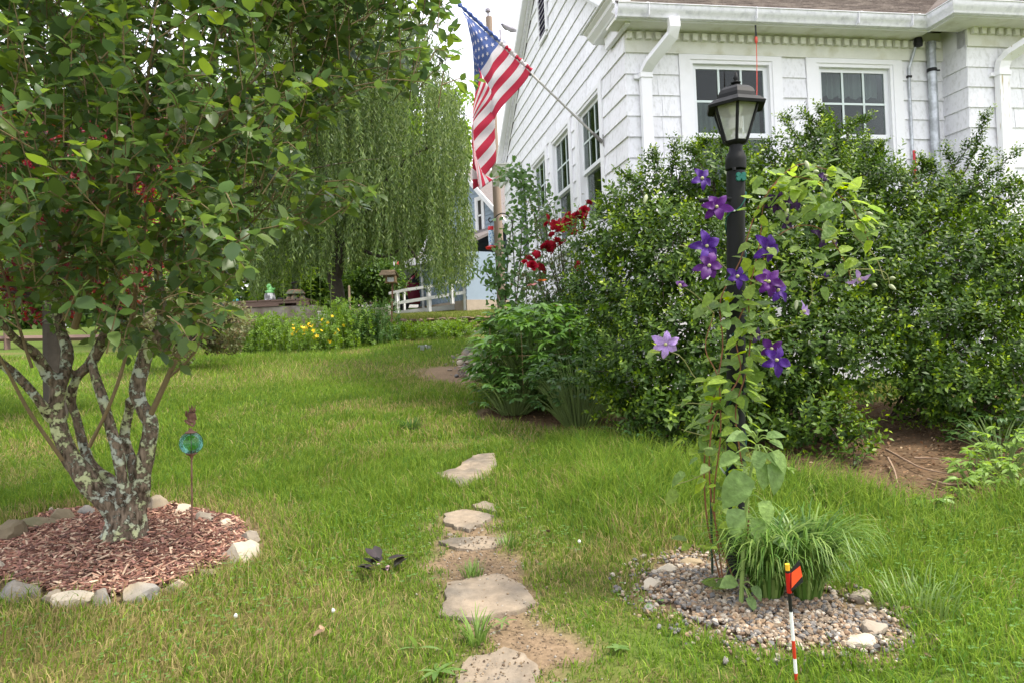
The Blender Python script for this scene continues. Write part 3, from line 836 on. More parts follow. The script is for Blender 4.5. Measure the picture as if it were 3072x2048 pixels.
# stepping stones: flat slabs with broken edges
slabm = M('sandy_flagstone', (.26, .21, .155), .95, .42, 9, 1.0, .12, col2=(.15, .13, .105), mixscale=4.2, thr=(.42, .62), bdist=.015)
def flagstone(key, label, th=.045, tilt=(0, 0), lift=.0):
    P = STONES[key]; c = P.mean(0)
    # refine and roughen outline
    Q = []
    for a, b in zip(P, np.roll(P, -1, 0)):
        for t in np.linspace(0, 1, 7, endpoint=False):
            q = a+(b-a)*t
            Q.append(q+(np.array([fbm(q[0], q[1], 18, 20), fbm(q[0], q[1], 18, 24)])-.5)*.05)
    Q = np.array(Q)-c; n = len(Q)
    z0 = float(G(*c))
    V = []; F = []
    rings = [(.0, 1), (.25, 1), (.5, 1), (.72, 1), (.9, 1), (.985, .94), (1.0, .8), (.985, .3), (1.0, .1), (.97, -.5)]
    V.append((0, 0, th))
    for s_, hz in rings[1:]:
        for q in Q:
            x, y = q*s_
            z = th*hz+ (.012*(fbm(x+c[0], y+c[1], 7, 21)-.5)+.02*(fbm(x+c[0], y+c[1], 3, 22)-.5) if hz > .5 else .004*math.sin(37*x+51*y))
            z += tilt[0]*x+tilt[1]*y
            V.append((x, y, z))
    F += [(0, 1+k, 1+(k+1) % n) for k in range(n)]
    for i in range(len(rings)-2):
        for k in range(n): F.append((1+i*n+k, 1+(i+1)*n+k, 1+(i+1)*n+(k+1) % n, 1+i*n+(k+1) % n))
    me = new_mesh('stepping_stone', V, F, True, mats=[slabm]); me.set_sharp_from_angle(angle=R(35))
    o = link('stepping_stone', me, None, (c[0], c[1], z0+lift-.045))
    tag(o, label, 'stepping stone', 'stepping stones up the lawn')
flagstone('a', 'farthest stepping stone, half overgrown, up the path', .03, (0, .10), .05)
flagstone('b', 'tan stepping stone with a broken front edge above the bare soil', .04, (0, .08), .02)
flagstone('b2', 'small flat chip of stone behind the tan stepping stone', .03, (0, .09), .03)
flagstone('c', 'narrow slanted stepping stone with bare soil before and behind it', .04, (-.03, .12), .01)
flagstone('d', 'largest stepping stone with cracked grey lip in the path', .05, (0, .10), .005)
flagstone('e', 'nearest stepping stone cut by the bottom of the photo', .03, (0, .10), .02)
p = gfull(1033, 1240); tag(link('pebble', rock_mesh('pebble', .014, .012, .011, 9, rk_grey, 2), None, (p[0], p[1], p[2]+.035)), 'small round pebble on the narrow slanted stepping stone', 'pebble')
p = gfull(1325, 1268); tag(link('pebble', rock_mesh('pebble', .02, .016, .014, 11, rk_pale, 2), None, (p[0], p[1], p[2]+.01)), 'lone pale pebble in the dry grass right of the path', 'pebble')

# pebbles of the lamp-post bed
def pebbles(poly, n, smin, smax, name, label, cols, flat=.6, margin=0):
    lo = poly.min(0); hi = poly.max(0)
    P = lo-.25+rng.random((n*4, 2))*(hi-lo+.5); ed_ = edge_dist(P[:, 0], P[:, 1], poly); ins = in_poly(P[:, 0], P[:, 1], poly)
    pr = np.where(ins, sstep(-.02, .16, ed_+.25*(fbm(P[:, 0], P[:, 1], 9, 33)-.45)), sstep(.2, 0, ed_)*.16); P = P[rng.random(len(P)) < pr][:n]; n = len(P)
    tm = []
    for s_ in range(6):
        me = rock_mesh('tmp', 1, .8, flat, 60+s_, rk_grey, 1 if smax < .03 else 2, .3)
        v = np.array([q.co for q in me.vertices]); f = np.array([list(q.vertices) for q in me.polygons]); tm.append((v, f)); bpy.data.meshes.remove(me)
    Vs = []; Fs = []; Cs = []; b = 0
    for k in range(6):
        Q = P[k::6]; m_ = len(Q)
        S = smin+(smax-smin)*rng.random(m_)**2.2
        a = rng.random(m_)*6.28; tl = rng.normal(size=(m_, 2))*.35
        D = np.stack([np.cos(a), np.sin(a), tl[:, 0]], 1); Nn = np.stack([tl[:, 1], tl[:, 0], np.ones(m_)], 1)
        Pz = np.column_stack([Q, G(Q[:, 0], Q[:, 1])+S*.25+.012*rng.random(m_)])
        v, f, r_ = scatter(tm[k], Pz, frames(D, Nn), S)
        c = np.array(cols)[rng.integers(0, len(cols), m_)]*(.7+.6*rng.random((m_, 1)))
        Vs.append(v); Fs.append(f+b); Cs.append(np.repeat(c, len(tm[k][0]), 0)); b += len(v)
    me = new_mesh(name, np.vstack(Vs), np.vstack(Fs), False, col=np.vstack(Cs), mats=[tint_mat('pebble_stone', .8, .25, bump=.3, scale=60, var=.15)])
    return tag(link(name, me), label, 'gravel', kind='stuff')
pebbles(GRAVEL, 7500, .006, .021, 'gravel', 'mixed grey and tan gravel around the lamp post', [(.23, .18, .13), (.14, .135, .13), (.32, .25, .18), (.21, .14, .09), (.42, .37, .30), (.18, .165, .15), (.27, .19, .12)])
for x, y, wd, ht, mt, lab in [(1528, 1304, 50, 28, rk_pale, 'white quartz rock at the back left of the gravel bed'), (1500, 1338, 48, 30, rk_pale, 'pale rock at the left edge of the gravel bed'), (1588, 1290, 60, 22, rk_tan, 'flat tan rock at the back of the gravel bed'),
                              (1975, 1365, 56, 34, rk_grey, 'grey pointed rock right of the grassy clump'), (2010, 1438, 60, 44, rk_grey, 'tilted slate rock at the right of the gravel bed'), (1975, 1470, 80, 34, rk_pale, 'pale flat rock at the front right of the gravel bed'), (1345+145, 1395, 30, 20, rk_tan, 'small tan rock at the front left of the gravel bed')]:
    p = gfull(x, y+ht*.3); s = p[1]/4.33*RD
    tag(link('edging_rock', rock_mesh('edging_rock', wd*s*.55, wd*s*.42, ht*s*.6, int(x), mt), None, (p[0], p[1], p[2]+ht*s*.15)), lab, 'rock', 'rocks edging the gravel bed')

# bark mulch: many thin chips
lo = RING.min(0); hi = RING.max(0)
P = lo+rng.random((26000, 2))*(hi-lo); P = P[in_poly(P[:, 0], P[:, 1], RING)]; P = P[np.hypot(P[:, 0]-TREE[0], P[:, 1]-TREE[1]) > .12][:9500]
n = len(P)
bx = MB().box(-.5, .5, -.5, .5, -.5, .5)
ch = (np.array(bx.V), np.array(bx.F)); ch[0][:4, 1] *= .6; ch[0][[1, 3, 5, 7], 1] *= .55
a = rng.random(n)*6.28; tl = rng.normal(size=(n, 2))*.28
hl = .03*np.clip(1-np.hypot(P[:, 0]-TREE[0], P[:, 1]-TREE[1])/.8, 0, 1)
S3 = np.stack([.02+.07*rng.random(n)**2, .006+.012*rng.random(n), .003+.004*rng.random(n)], 1)
Fr = frames(np.stack([np.cos(a), np.sin(a), tl[:, 0]], 1), np.stack([tl[:, 1], tl[:, 0], np.ones(n)], 1))*S3[:, None, :]
v, f, r_ = scatter(ch, np.column_stack([P, G(P[:, 0], P[:, 1])+.006+hl+.02*rng.random(n)]), Fr, np.ones(n))
cols = np.array([(.25, .125, .09), (.32, .165, .115), (.17, .085, .065), (.40, .25, .175), (.13, .075, .06), (.52, .39, .28), (.28, .145, .115)])[rng.integers(0, 7, n)]*(.7+.6*rng.random((n, 1)))
tag(link('mulch', new_mesh('mulch', v, f, False, col=np.repeat(cols, 8, 0), mats=[tint_mat('bark_chip', .85, .15, var=.15, scale=80)])), 'reddish brown bark mulch around the tree', 'mulch', kind='stuff')

# ================================================================ the multi-stemmed tree
tree = thing('garden_tree', 'multi-stemmed tree with lichen-spotted bark in a mulch ring', 'tree', tuple(TREE))
def bark_mat():
    m = bpy.data.materials.new('lichen_bark'); m.use_nodes = True
    t = m.node_tree; N = t.nodes; L = t.links; b = N['Principled BSDF']
    b.inputs['Roughness'].default_value = .95; b.inputs['Specular IOR Level'].default_value = .1
    tc = N.new('ShaderNodeTexCoord')
    mp = N.new('ShaderNodeMapping'); mp.inputs['Scale'].default_value = (1, 1, .35); L.new(tc.outputs['Object'], mp.inputs[0])
    n1 = N.new('ShaderNodeTexNoise'); n1.inputs['Scale'].default_value = 55; n1.inputs['Detail'].default_value = 8; L.new(mp.outputs[0], n1.inputs['Vector'])
    r1 = N.new('ShaderNodeValToRGB'); L.new(n1.outputs[0], r1.inputs[0])
    r1.color_ramp.elements[0].position = .32; r1.color_ramp.elements[0].color = (.04, .03, .02, 1)
    r1.color_ramp.elements[1].position = .7; r1.color_ramp.elements[1].color = (.27, .21, .155, 1)
    n2 = N.new('ShaderNodeTexNoise'); n2.inputs['Scale'].default_value = 19; n2.inputs['Detail'].default_value = 12; n2.inputs['Roughness'].default_value = .66; L.new(tc.outputs['Object'], n2.inputs['Vector'])
    m2 = N.new('ShaderNodeMapRange'); m2.inputs[1].default_value = .505; m2.inputs[2].default_value = .545; L.new(n2.outputs[0], m2.inputs[0])
    n3 = N.new('ShaderNodeTexNoise'); n3.inputs['Scale'].default_value = 5; n3.inputs['Detail'].default_value = 3; L.new(tc.outputs['Object'], n3.inputs['Vector'])
    r3 = N.new('ShaderNodeValToRGB'); L.new(n3.outputs[0], r3.inputs[0])
    r3.color_ramp.elements[0].position = .42; r3.color_ramp.elements[0].color = (.40, .43, .36, 1)
    r3.color_ramp.elements[1].position = .6; r3.color_ramp.elements[1].color = (.46, .49, .27, 1)
    mx = N.new('ShaderNodeMix'); mx.data_type = 'RGBA'; L.new(m2.outputs[0], mx.inputs[0]); L.new(r1.outputs[0], mx.inputs[6]); L.new(r3.outputs[0], mx.inputs[7])
    L.new(mx.outputs[2], b.inputs['Base Color'])
    bp = N.new('ShaderNodeBump'); bp.inputs['Strength'].default_value = .9; bp.inputs['Distance'].default_value = .012
    ad = N.new('ShaderNodeMath'); ad.operation = 'ADD'; L.new(n1.outputs[0], ad.inputs[0]); L.new(m2.outputs[0], ad.inputs[1])
    L.new(ad.outputs[0], bp.inputs['Height']); L.new(bp.outputs[0], b.inputs['Normal'])
    return m
bark = bark_mat()
shoot = M('olive_brown_shoot', (.17, .125, .065), .8, .2, 30, .2)
def tp(x, y, dd=0.0):
    """crop coordinates of the trunk study (2.24x, origin 0,700) -> world at the tree's distance"""
    return at(x/2.24, 700+y/2.24, TREE[1]+dd)
def stem_pts(lst): 
    return np.array([np.append(tp(x, y, dd), r*.9/2.24/FPX*(TREE[1]+dd)) for x, y, dd, r in lst])
stems = [
 [(660, 1260+30, 0, 105), (640, 1230, 0, 85), (640, 1150+60, 0, 78), (600, 1100+60, -.02, 66)],   # placeholder replaced below
]
B0 = lambda x, y: (x*2.24/2.096, (1300-700)*2.24+y*2.24/2.096)   # second crop (2.096x, origin 0,1300) -> first crop
def Bp(x, y, dd, r): q = B0(x, y); return (q[0], q[1], dd, r*2.24/2.096)
stems = [
 # root flare and bole
 [Bp(770, 740, .0, 190), Bp(775, 690, 0, 172), Bp(790, 620, 0, 150), Bp(795, 540, 0, 128), Bp(790, 460, 0, 120), Bp(770, 400, 0, 100)],
 # big left stem
 [Bp(770, 520, 0, 105), Bp(690, 420, -.03, 92), Bp(590, 340, -.06, 82), Bp(510, 240, -.09, 74), Bp(440, 140, -.1, 64), (425, 1380, -.1, 62), (385, 1250, -.1, 56), (378, 1130, -.1, 54), (395, 1020, -.1, 58), (330, 960, -.12, 48), (290, 890, -.15, 42), (230, 800, -.2, 36), (120, 720, -.3, 32), (0, 600, -.45, 28), (-150, 430, -.6, 22)],
 # left stem's leader
 [(395, 1040, -.1, 50), (440, 930, -.05, 42), (450, 780, 0, 46), (400, 620, .05, 36), (370, 420, .1, 34), (345, 260, .1, 34), (360, 100, .12, 28), (380, -120, .2, 24), (420, -420, .2, 20), (470, -800, .2, 16)],
 # low left limb
 [(340, 1240, -.12, 42), (260, 1120, -.2, 36), (170, 1010, -.25, 34), (70, 920, -.3, 34), (0, 860, -.35, 32), (-140, 740, -.5, 26)],
 # second stem, joining from behind
 [Bp(740, 420, .04, 50), Bp(700, 300, .06, 40), Bp(610, 230, .08, 36), Bp(560, 170, .08, 36), (555, 1400, .08, 34), (510, 1230, .06, 34), (475, 1120, .03, 36), (520, 960, .0, 36), (600, 880, 0, 42), (660, 780, .0, 44), (720, 640, .0, 40), (760, 400, .05, 36), (775, 150, .05, 34), (800, -60, .05, 28), (900, -420, 0, 24), (960, -760, 0, 18)],
 # pale central stem
 [Bp(775, 430, -.06, 60), Bp(775, 330, -.08, 44), Bp(755, 200, -.1, 42), Bp(730, 60, -.11, 42), (760, 1360, -.11, 42), (725, 1230, -.1, 40), (680, 1080, -.08, 38), (640, 960, -.06, 34), (620, 870, -.03, 34)],
 # thin dark stem behind right
 [Bp(860, 330, .1, 46), Bp(830, 180, .14, 40), (850, 1420, .16, 40), (840, 1330, .16, 38), (870, 1180, .15, 34), (880, 1120, .1, 40)],
 # big right stem
 [Bp(850, 420, .02, 95), Bp(880, 300, 0, 68), Bp(905, 180, -.02, 60), Bp(930, 60, -.03, 58), (1000, 1400, -.03, 58), (1015, 1280, -.03, 54), (965, 1180, -.03, 54), (920, 1070, -.02, 56), (945, 930, .0, 56), (985, 800, .0, 52), (1050, 680, .0, 44), (1090, 580, 0, 36), (1075, 380, .03, 34), (1060, 150, .08, 30), (1110, -80, .1, 28), (1230, -300, .1, 26), (1330, -520, .1, 24), (1400, -800, .1, 18)],
 # cut stub on the right stem
 [(1090, 570, 0, 30), (1160, 540, -.05, 24), (1245, 460, -.08, 22)],
 # limb reaching right
 [(1060, 140, .06, 26), (1300, -40, -.1, 22), (1560, -220, -.2, 18), (1800, -330, -.3, 15), (2050, -420, -.35, 12), (2300, -470, -.4, 10), (2700, -520, -.4, 8), (3050, -580, -.4, 6)],
 [(1110, -60, .1, 26), (1250, -330, .0, 20), (1500, -520, -.1, 16), (1900, -800, -.2, 13), (2300, -980, -.3, 10), (2700, -1150, -.3, 7)],
 [(1300, -40, -.1, 20), (1700, -90, -.15, 14), (2000, -100, -.2, 10), (2250, -130, -.2, 6)],
]
mstem = MB()
for st in stems:
    q = spline(stem_pts(st), 5)
    V_, F_ = tube(q[:, :3], q[:, 3], 14)
    # knobbly bark
    V_ = np.array(V_); cen = np.repeat(q[:, :3], 14, 0)
    d = V_-cen
    nz = np.array([mnoise.fractal(Vector(v)*9, 1, 2, 4) for v in V_])
    V_ = cen+d*(1+.16*nz)[:, None]
    mstem.add(V_, F_)
trunk = mstem.build('trunk', bark, tree, smooth=False, base=TREE)
rm = trunk.modifiers.new('fuse', 'REMESH'); rm.mode = 'VOXEL'; rm.voxel_size = .011; rm.use_smooth_shade = True
sm = trunk.modifiers.new('soften', 'SMOOTH'); sm.iterations = 2
# roots swell
# suckers / straight shoots
shoots = [
 [(420, 1520, -.15, 15), (200, 1200, -.3, 14), (60, 940, -.4, 12), (-40, 760, -.45, 10)],
 [(215, 900, -.3, 12), (150, 700, -.3, 11), (70, 430, -.3, 10), (0, 190, -.3, 9), (-50, 0, -.3, 7)],
 [(600, 1430, -.1, 14), (740, 1140, -.15, 13), (850, 800, -.15, 12), (930, 300, -.15, 11), (990, -200, -.2, 9), (1040, -600, -.2, 6)],
 [(1015, 1210, -.05, 22), (1120, 980, -.08, 20), (1250, 700, -.1, 17), (1380, 470, -.12, 14), (1480, 290, -.15, 10), (1560, 150, -.2, 6)],
 [(1120, 980, -.08, 10), (1290, 820, -.12, 9), (1380, 640, -.15, 7), (1440, 520, -.2, 5)],
 [(500, 640, -.08, 26), (560, 440, -.12, 24), (630, 220, -.15, 22), (680, 0, -.2, 20), (730, -220, -.2, 18), (780, -480, -.2, 15), (800, -760, -.2, 12)],
 [(400, 200, -.1, 18), (480, 20, -.2, 16), (620, -180, -.3, 14), (760, -340, -.4, 10), (900, -420, -.5, 7)],
 [(620, 700, -.1, 9), (720, 550, -.15, 9), (790, 350, -.2, 8), (830, 100, -.2, 7), (860, -100, -.2, 5)],
 [(870, 620, -.15, 10), (900, 400, -.2, 9), (860, 250, -.25, 8), (780, 60, -.3, 6)],
 [(1100, 560, -.1, 10), (1060, 300, -.2, 9), (1110, 60, -.25, 8), (1150, -120, -.3, 6)],
 [(430, 560, -.2, 9), (450, 300, -.3, 8), (520, 60, -.35, 7), (560, -140, -.4, 6)],
 [(300, 420, -.25, 10), (240, 200, -.35, 9), (190, -60, -.4, 8), (120, -260, -.5, 6)],
 [(700, 0, -.35, 17), (820, -350, -.5, 15), (960, -760, -.6, 12), (1010, -1150, -.7, 9), (1100, -1500, -.7, 6)],
 [(1040, -140, -.2, 16), (1200, -380, -.4, 14), (1420, -680, -.5, 12), (1600, -900, -.6, 10), (1850, -1200, -.6, 7)],
 [(500, 0, -.3, 14), (600, -350, -.5, 12), (450, -700, -.6, 10), (200, -1000, -.7, 8)],
 [(350, -300, -.4, 13), (160, -560, -.6, 11), (0, -760, -.7, 9), (-200, -900, -.8, 6)],
 [(780, -500, -.5, 10), (1050, -620, -.7, 9), (1320, -760, -.8, 7), (1560, -830, -.9, 5)],
 [(560, -180, -.4, 11), (720, -520, -.5, 10), (740, -900, -.6, 8), (700, -1300, -.7, 6)],
 [(1380, 380, -.2, 9), (1540, 120, -.35, 8), (1700, -80, -.4, 6), (1880, -260, -.5, 4)],
]
for st in shoots:
    q = spline(stem_pts(st), 5); m = MB(); m.tube(q[:, :3], q[:, 3], 8); m.build('shoot', shoot, tree, smooth=True, base=TREE)

# foliage: twigs filling the crown, leaves in opposite pairs along them
OUT = np.array([(-500, -700), (1040, -700), (1040, 60), (1070, 120), (1118, 190), (1060, 218), (990, 238), (900, 215), (835, 205), (800, 255), (745, 285), (738, 350), (765, 392), (872, 400), (875, 445), (840, 475), (765, 495), (745, 530), (640, 530), (600, 570), (575, 640), (545, 720), (520, 770), (490, 830), (440, 870), (395, 880), (330, 830), (200, 790), (100, 760), (-500, 800)])*K
def crown_density(x, y):
    x = x/K; y = y/K
    d = .8-.42*sstep(430, 700, y)-.26*sstep(720, 880, y)
    d = d*(1-.35*sstep(300, 700, y)*sstep(330, 60, x))
    d = d*(1-.55*sstep(560, 700, x)*sstep(240, 120, y)*sstep(-100, 40, y))*(1-.30*sstep(760, 900, x))
    d = d*np.clip(1.9*fbm(x, y, 1/75., 31)-.25, .12, 1.2)
    # bare window above the flag and toward the sky
    return np.clip(d, 0, 1)
nt_ = 9500
cx = rng.uniform(-500, 1118, nt_)*K; cyy = rng.uniform(-600, 880, nt_)*K
dep = TREE[1]+rng.normal(size=nt_)*.75-.15
ok = in_poly(cx, cyy, OUT) & (rng.random(nt_) < crown_density(cx, cyy)) & (dep > 2.6) & (dep < 6.2)
# right-hand limb stays near its branch distance
cx = cx[ok]; cyy = cyy[ok]; dep = np.where(cx > 900, TREE[1]-.35+rng.normal(size=ok.sum())*.22, dep[ok])
tw = np.array([at(a, b, d) for a, b, d in zip(cx, cyy, dep)])
tw = tw[tw[:, 2] < 5.0]
nT = len(tw)
center = TREE+np.array([0, 0, 1.3])
outd = tw-center; outd /= np.linalg.norm(outd, axis=1)[:, None]
td = outd*.8+rand_dirs(nT)*.55+np.array([0, 0, .18]); td /= np.linalg.norm(td, axis=1)[:, None]
LP = []; LD = []; LN = []; LS = []; mt = MB()
for i in range(nT):
    k = random.choice([2, 3, 3, 4]); ln = random.uniform(.14, .3)
    side = np.cross(td[i], rand_dirs(1)[0]); side /= np.linalg.norm(side)
    p0 = tw[i]-td[i]*ln; bend = np.array([0, 0, -.04])
    e_ = np.array([p0, tw[i]+bend]); ex, ey = project(e_)
    if not (in_poly(ex, ey, OUT) | (ey < 0)).all(): continue
    mt.tube([p0-td[i]*.05, p0+td[i]*ln*.5, tw[i]+bend], [.0032, .0025, .0012], 4, False)
    for j in range(k):
        t = (j+.6)/k; p = p0+td[i]*ln*t+bend*t
        for s_ in (1, -1):
            sd_ = side if j % 2 == 0 else np.cross(td[i], side)
            d = sd_*s_*.85+td[i]*.55+np.array([0, 0, -.25+random.uniform(-.25, .2)])
            LP.append(p); LD.append(d); LN.append(np.array([0, 0, 1.0])+np.array([random.gauss(0, .45), random.gauss(0, .45), 0])); LS.append(random.uniform(.045, .098))
    LP.append(tw[i]+bend); LD.append(td[i]+np.array([0, 0, -.3])); LN.append(np.array([random.gauss(0, .4), random.gauss(0, .4), 1])); LS.append(random.uniform(.05, .085))
LP = np.array(LP); LS = np.array(LS); LFr = frames(np.array(LD), np.array(LN))
px, py = project(LP)
okl = in_poly(px, py, OUT) | (py < 0)
# keep an open view over the sky gap, the flag and the lawn
LP = LP[okl]; LS = LS[okl]; LFr = LFr[okl]; px = px[okl]; py = py[okl]
mt.build('twigs', shoot, tree, base=TREE)['kind'] = 'stuff'
lt = [leaf_shape(1, .62, 3, .22, .18), leaf_shape(1, .56, 3, .32, .30), leaf_shape(1, .66, 3, .08, .05)]
lmat = leaf_mat('garden_tree_leaf', [(.045, .085, .028), (.08, .13, .03), (.065, .115, .05), (.12, .18, .03), (.055, .10, .04)], .42, .45, .5)
vis = (px > 0) & (px < 3072) & (py > 0) & (py < 2048)
sz = LS/np.linalg.norm(LP-CAM, axis=1)*vis
order = np.argsort(-sz)
big = order[:300]; rest = order[300:]
leaf_objects('leaf', lt, LP[big], LFr[big], LS[big], lmat, tree, TREE)
lt2 = [leaf_shape(1, .62, 2, .22, .18), leaf_shape(1, .56, 2, .32, .30), leaf_shape(1, .66, 2, .08, .05)]
foliage('foliage', [scatter(lt2[k], LP[rest[k::3]], LFr[rest[k::3]], LS[rest[k::3]]) for k in range(3)], lmat, tree, TREE)
# ================================================================ lamp post and what grows on it
lampm = M('weathered_black_metal', (.009, .0095, .010), .6, .35, 14, .12, .2, col2=(.024, .024, .026), mixscale=6, thr=(.5, .72))
lampg = M('dusty_lantern_glass', (.62, .63, .58), .3, .15, 20, 0, .5)
lampg.node_tree.nodes['Principled BSDF'].inputs['Alpha'].default_value = .38
TOP = at(1690*K, 170*K, 3.53); HGT = TOP[2]-LAMP[2]
lean = (TOP[:2]-LAMP[:2])/HGT
lamp = thing('lamp_post', 'black lamp post with six-sided lantern in the gravel bed', 'lamp post', tuple(LAMP))
# local z measured along the leaning post; pixel rows (2352 frame) -> height
def hz(yp): return at(1692*K, yp*K, 3.53)[2]-LAMP[2]
def lean_build(m, name, mat, parent, **kw):
    m.V = [(x+lean[0]*z, y+lean[1]*z, z) for x, y, z in m.V]
    return m.build(name, mat, parent, **kw)
PR = .042
m = MB(); m.lathe([(PR, -.15), (PR, .9), (PR*.99, hz(505)), (PR, hz(395))], 20); lean_build(m, 'post', lampm, lamp, smooth=True)
zf0, zf1, zf2, zf3 = hz(388), hz(362), hz(345), hz(333)
m = MB(); m.lathe([(PR*1.10, hz(390)), (PR*1.12, hz(388)), (PR*1.12, hz(372)), (PR*1.13, hz(370)), (PR*1.10, zf1), (PR*.72, zf2), (PR*.70, zf3)], 20); lean_build(m, 'fitter', lampm, lamp, smooth=True)
m = MB(); m.lathe([(.008, 0), (.008, .012), (.004, .013)], 8, (-.02, -PR*1.0, hz(396))); lean_build(m, 'screw', lampm, lamp)
# lantern
zb, zg0, zg1 = hz(333), hz(326), hz(246)
rb, rt = .055, .108
ph = R(18)
m = MB(); m.lathe([(PR*.75, zb-.004), (rb*.95, zb+.006), (rb*1.05, zg0), (rb*.8, zg0+.004)], 6, ph=ph); lan = lean_build(m, 'lantern', lampm, lamp)
for k in range(6):
    a = ph+k*math.pi/3; a2 = a+math.pi/3
    m = MB(); m.tube([(rb*math.cos(a), rb*math.sin(a), zg0), (rt*math.cos(a), rt*math.sin(a), zg1)], .0075, 4); lean_build(m, 'bar', lampm, lan)
    f = .985
    m = MB(); m.add([(rb*f*math.cos(a), rb*f*math.sin(a), zg0), (rb*f*math.cos(a2), rb*f*math.sin(a2), zg0), (rt*f*math.cos(a2), rt*f*math.sin(a2), zg1), (rt*f*math.cos(a), rt*f*math.sin(a), zg1)], [(0, 1, 2, 3)]); lean_build(m, 'pane', lampg, lan)
m = MB(); m.lathe([(rt*.9, zg1-.004), (.142, zg1-.012), (.146, zg1), (.118, hz(237)+.004), (.098, hz(231)), (.094, hz(222)), (.083, hz(212)), (.062, hz(204)), (.034, hz(200)), (.026, hz(199))], 6, ph=ph); cap_ = lean_build(m, 'cap', lampm, lan)
m = MB(); m.lathe([(.026, hz(200)), (.028, hz(198)), (.012, hz(196.5)), (.012, hz(194)), (.023, hz(192)), (.023, hz(190)), (.010, hz(188)), (.008, hz(186)), (.0115, hz(181)), (.0085, hz(175)), (.002, hz(165))], 12); lean_build(m, 'finial', lampm, lan, smooth=True)
m = MB(); m.lathe([(.014, zg0), (.016, zg0+.05), (.030, zg0+.055), (.033, zg0+.075), (.033, zg0+.105), (.02, zg0+.12)], 12); lean_build(m, 'bulb_base', M('white_plastic', (.7, .7, .68), .4), lan, smooth=True)
m = MB(); m.lathe([(.02, zg0+.12), (.034, zg0+.15), (.04, zg0+.19), (.032, zg0+.225), (.014, zg0+.24)], 14); lean_build(m, 'bulb', M('frosted_bulb', (.72, .74, .72), .3, .05), lan, smooth=True)
# crossbar
zc = hz(461); m = MB(); m.tube([(-.175, -.03, zc), (.02, -.02, zc+.006)], .010, 8); lean_build(m, 'crossbar', lampm, lamp, smooth=True)
# green outlet fitting on the post
z0 = hz(411); m = MB()
for dx, dz in ((-.012, .008), (.012, .008), (-.012, -.010), (.012, -.010), (0, 0)):
    m.lathe([(.012, -.01), (.013, 0), (.010, .008)], 8)
    m.V[-24:] = [(x+.012+dx, -PR*.98-z*.9, z0+y+dz) for x, y, z in m.V[-24:]]
plug = lean_build(m, 'socket_cover', M('green_plastic', (.01, .12, .09), .4), lamp)
# green light-string wire wound round the post
pts = []
for k in range(90):
    t = k/89; a = t*math.pi*2*5.2; zz = hz(1150)+(hz(415)-hz(1150))*t
    pts.append((1.12*PR*math.cos(a)+.004*math.sin(5*a), 1.12*PR*math.sin(a), zz+.015*math.sin(3.1*a)))
m = MB(); m.tube(pts, .0028, 5); lean_build(m, 'string_light_wire', M('green_wire', (.008, .08, .06), .5), lamp, smooth=True)
cm = new_mesh('mini_bulb', *(lambda q: (np.array(q.V), q.F))(MB().lathe([(.0045, -.012), (.005, 0), (.0038, .012), (.001, .026)], 7)), True, mats=[M('clear_mini_bulb', (.6, .66, .66), .2)])
for k in (8, 20, 33, 45, 57, 70, 80):
    x, y, z = pts[k]; o = link('mini_bulb', cm, lamp, (x*1.25+lean[0]*z, y*1.25+lean[1]*z, z), (random.uniform(-1.5, 1.5), random.uniform(-1, 1), 0))

# ---------------------------------------------------------------- clematis
clem = thing('clematis_vine', 'flowering purple clematis climbing the black lamp post', 'vine', tuple(LAMP+np.array([-.05, -.08, 0])))
CB = np.array(clem.location)
stemm = M('reddish_vine_stem', (.20, .085, .04), .7, .2, 20)
stemg = M('green_vine_stem', (.20, .20, .07), .7, .2, 20)
def lp(x, y, dd=0.0): return at(x*K, y*K, 3.45+dd)
vine_lines = [
 ([(1655, 1330), (1625, 1200), (1618, 1060), (1635, 930), (1660, 800), (1655, 690), (1700, 600), (1740, 480), (1800, 410), (1880, 420), (1950, 470), (1990, 540), (2000, 580)], -.05, 0),
 ([(1690, 1340), (1650, 1230), (1630, 1100), (1640, 960), (1700, 860), (1690, 760), (1740, 640), (1770, 560), (1830, 520), (1890, 530), (1940, 600), (1960, 660)], -.09, 0),
 ([(1700, 1340), (1720, 1180), (1700, 1040), (1690, 940), (1715, 850), (1725, 760), (1720, 680), (1745, 560), (1760, 450), (1830, 380), (1900, 390)], -.08, 0),
 ([(1660, 1330), (1640, 1150), (1655, 1000), (1650, 870), (1620, 800), (1640, 720)], -.1, 0),
 ([(1640, 880), (1600, 870), (1560, 815), (1500, 805)], -.1, 1), ([(1630, 930), (1590, 925), (1555, 930)], -.12, 1),
 ([(1700, 650), (1650, 600), (1600, 570), (1560, 565)], -.12, 1), ([(1640, 720), (1600, 680), (1565, 657)], -.1, 1),
 ([(1750, 640), (1830, 620), (1900, 640), (1960, 620), (2030, 625), (2045, 660)], -.08, 1), ([(1860, 630), (1865, 690), (1840, 720)], -.08, 1),
 ([(1960, 540), (2010, 590), (2030, 640), (2040, 640)], -.1, 1), ([(1720, 780), (1770, 760), (1830, 745)], -.1, 1),
 ([(1630, 1080), (1590, 1100), (1550, 1112)], -.14, 1), ([(1620, 1000), (1580, 990), (1565, 985)], -.12, 1)]
for ln, dd, g in vine_lines:
    q = spline([lp(x, y, dd+.02*math.sin(i*1.7)) for i, (x, y) in enumerate(ln)], 4)
    m = MB(); m.tube(q, np.linspace(.0042 if not g else .0025, .0018, len(q)), 5); m.build('stem', stemg if g else stemm, clem, smooth=True, base=CB)
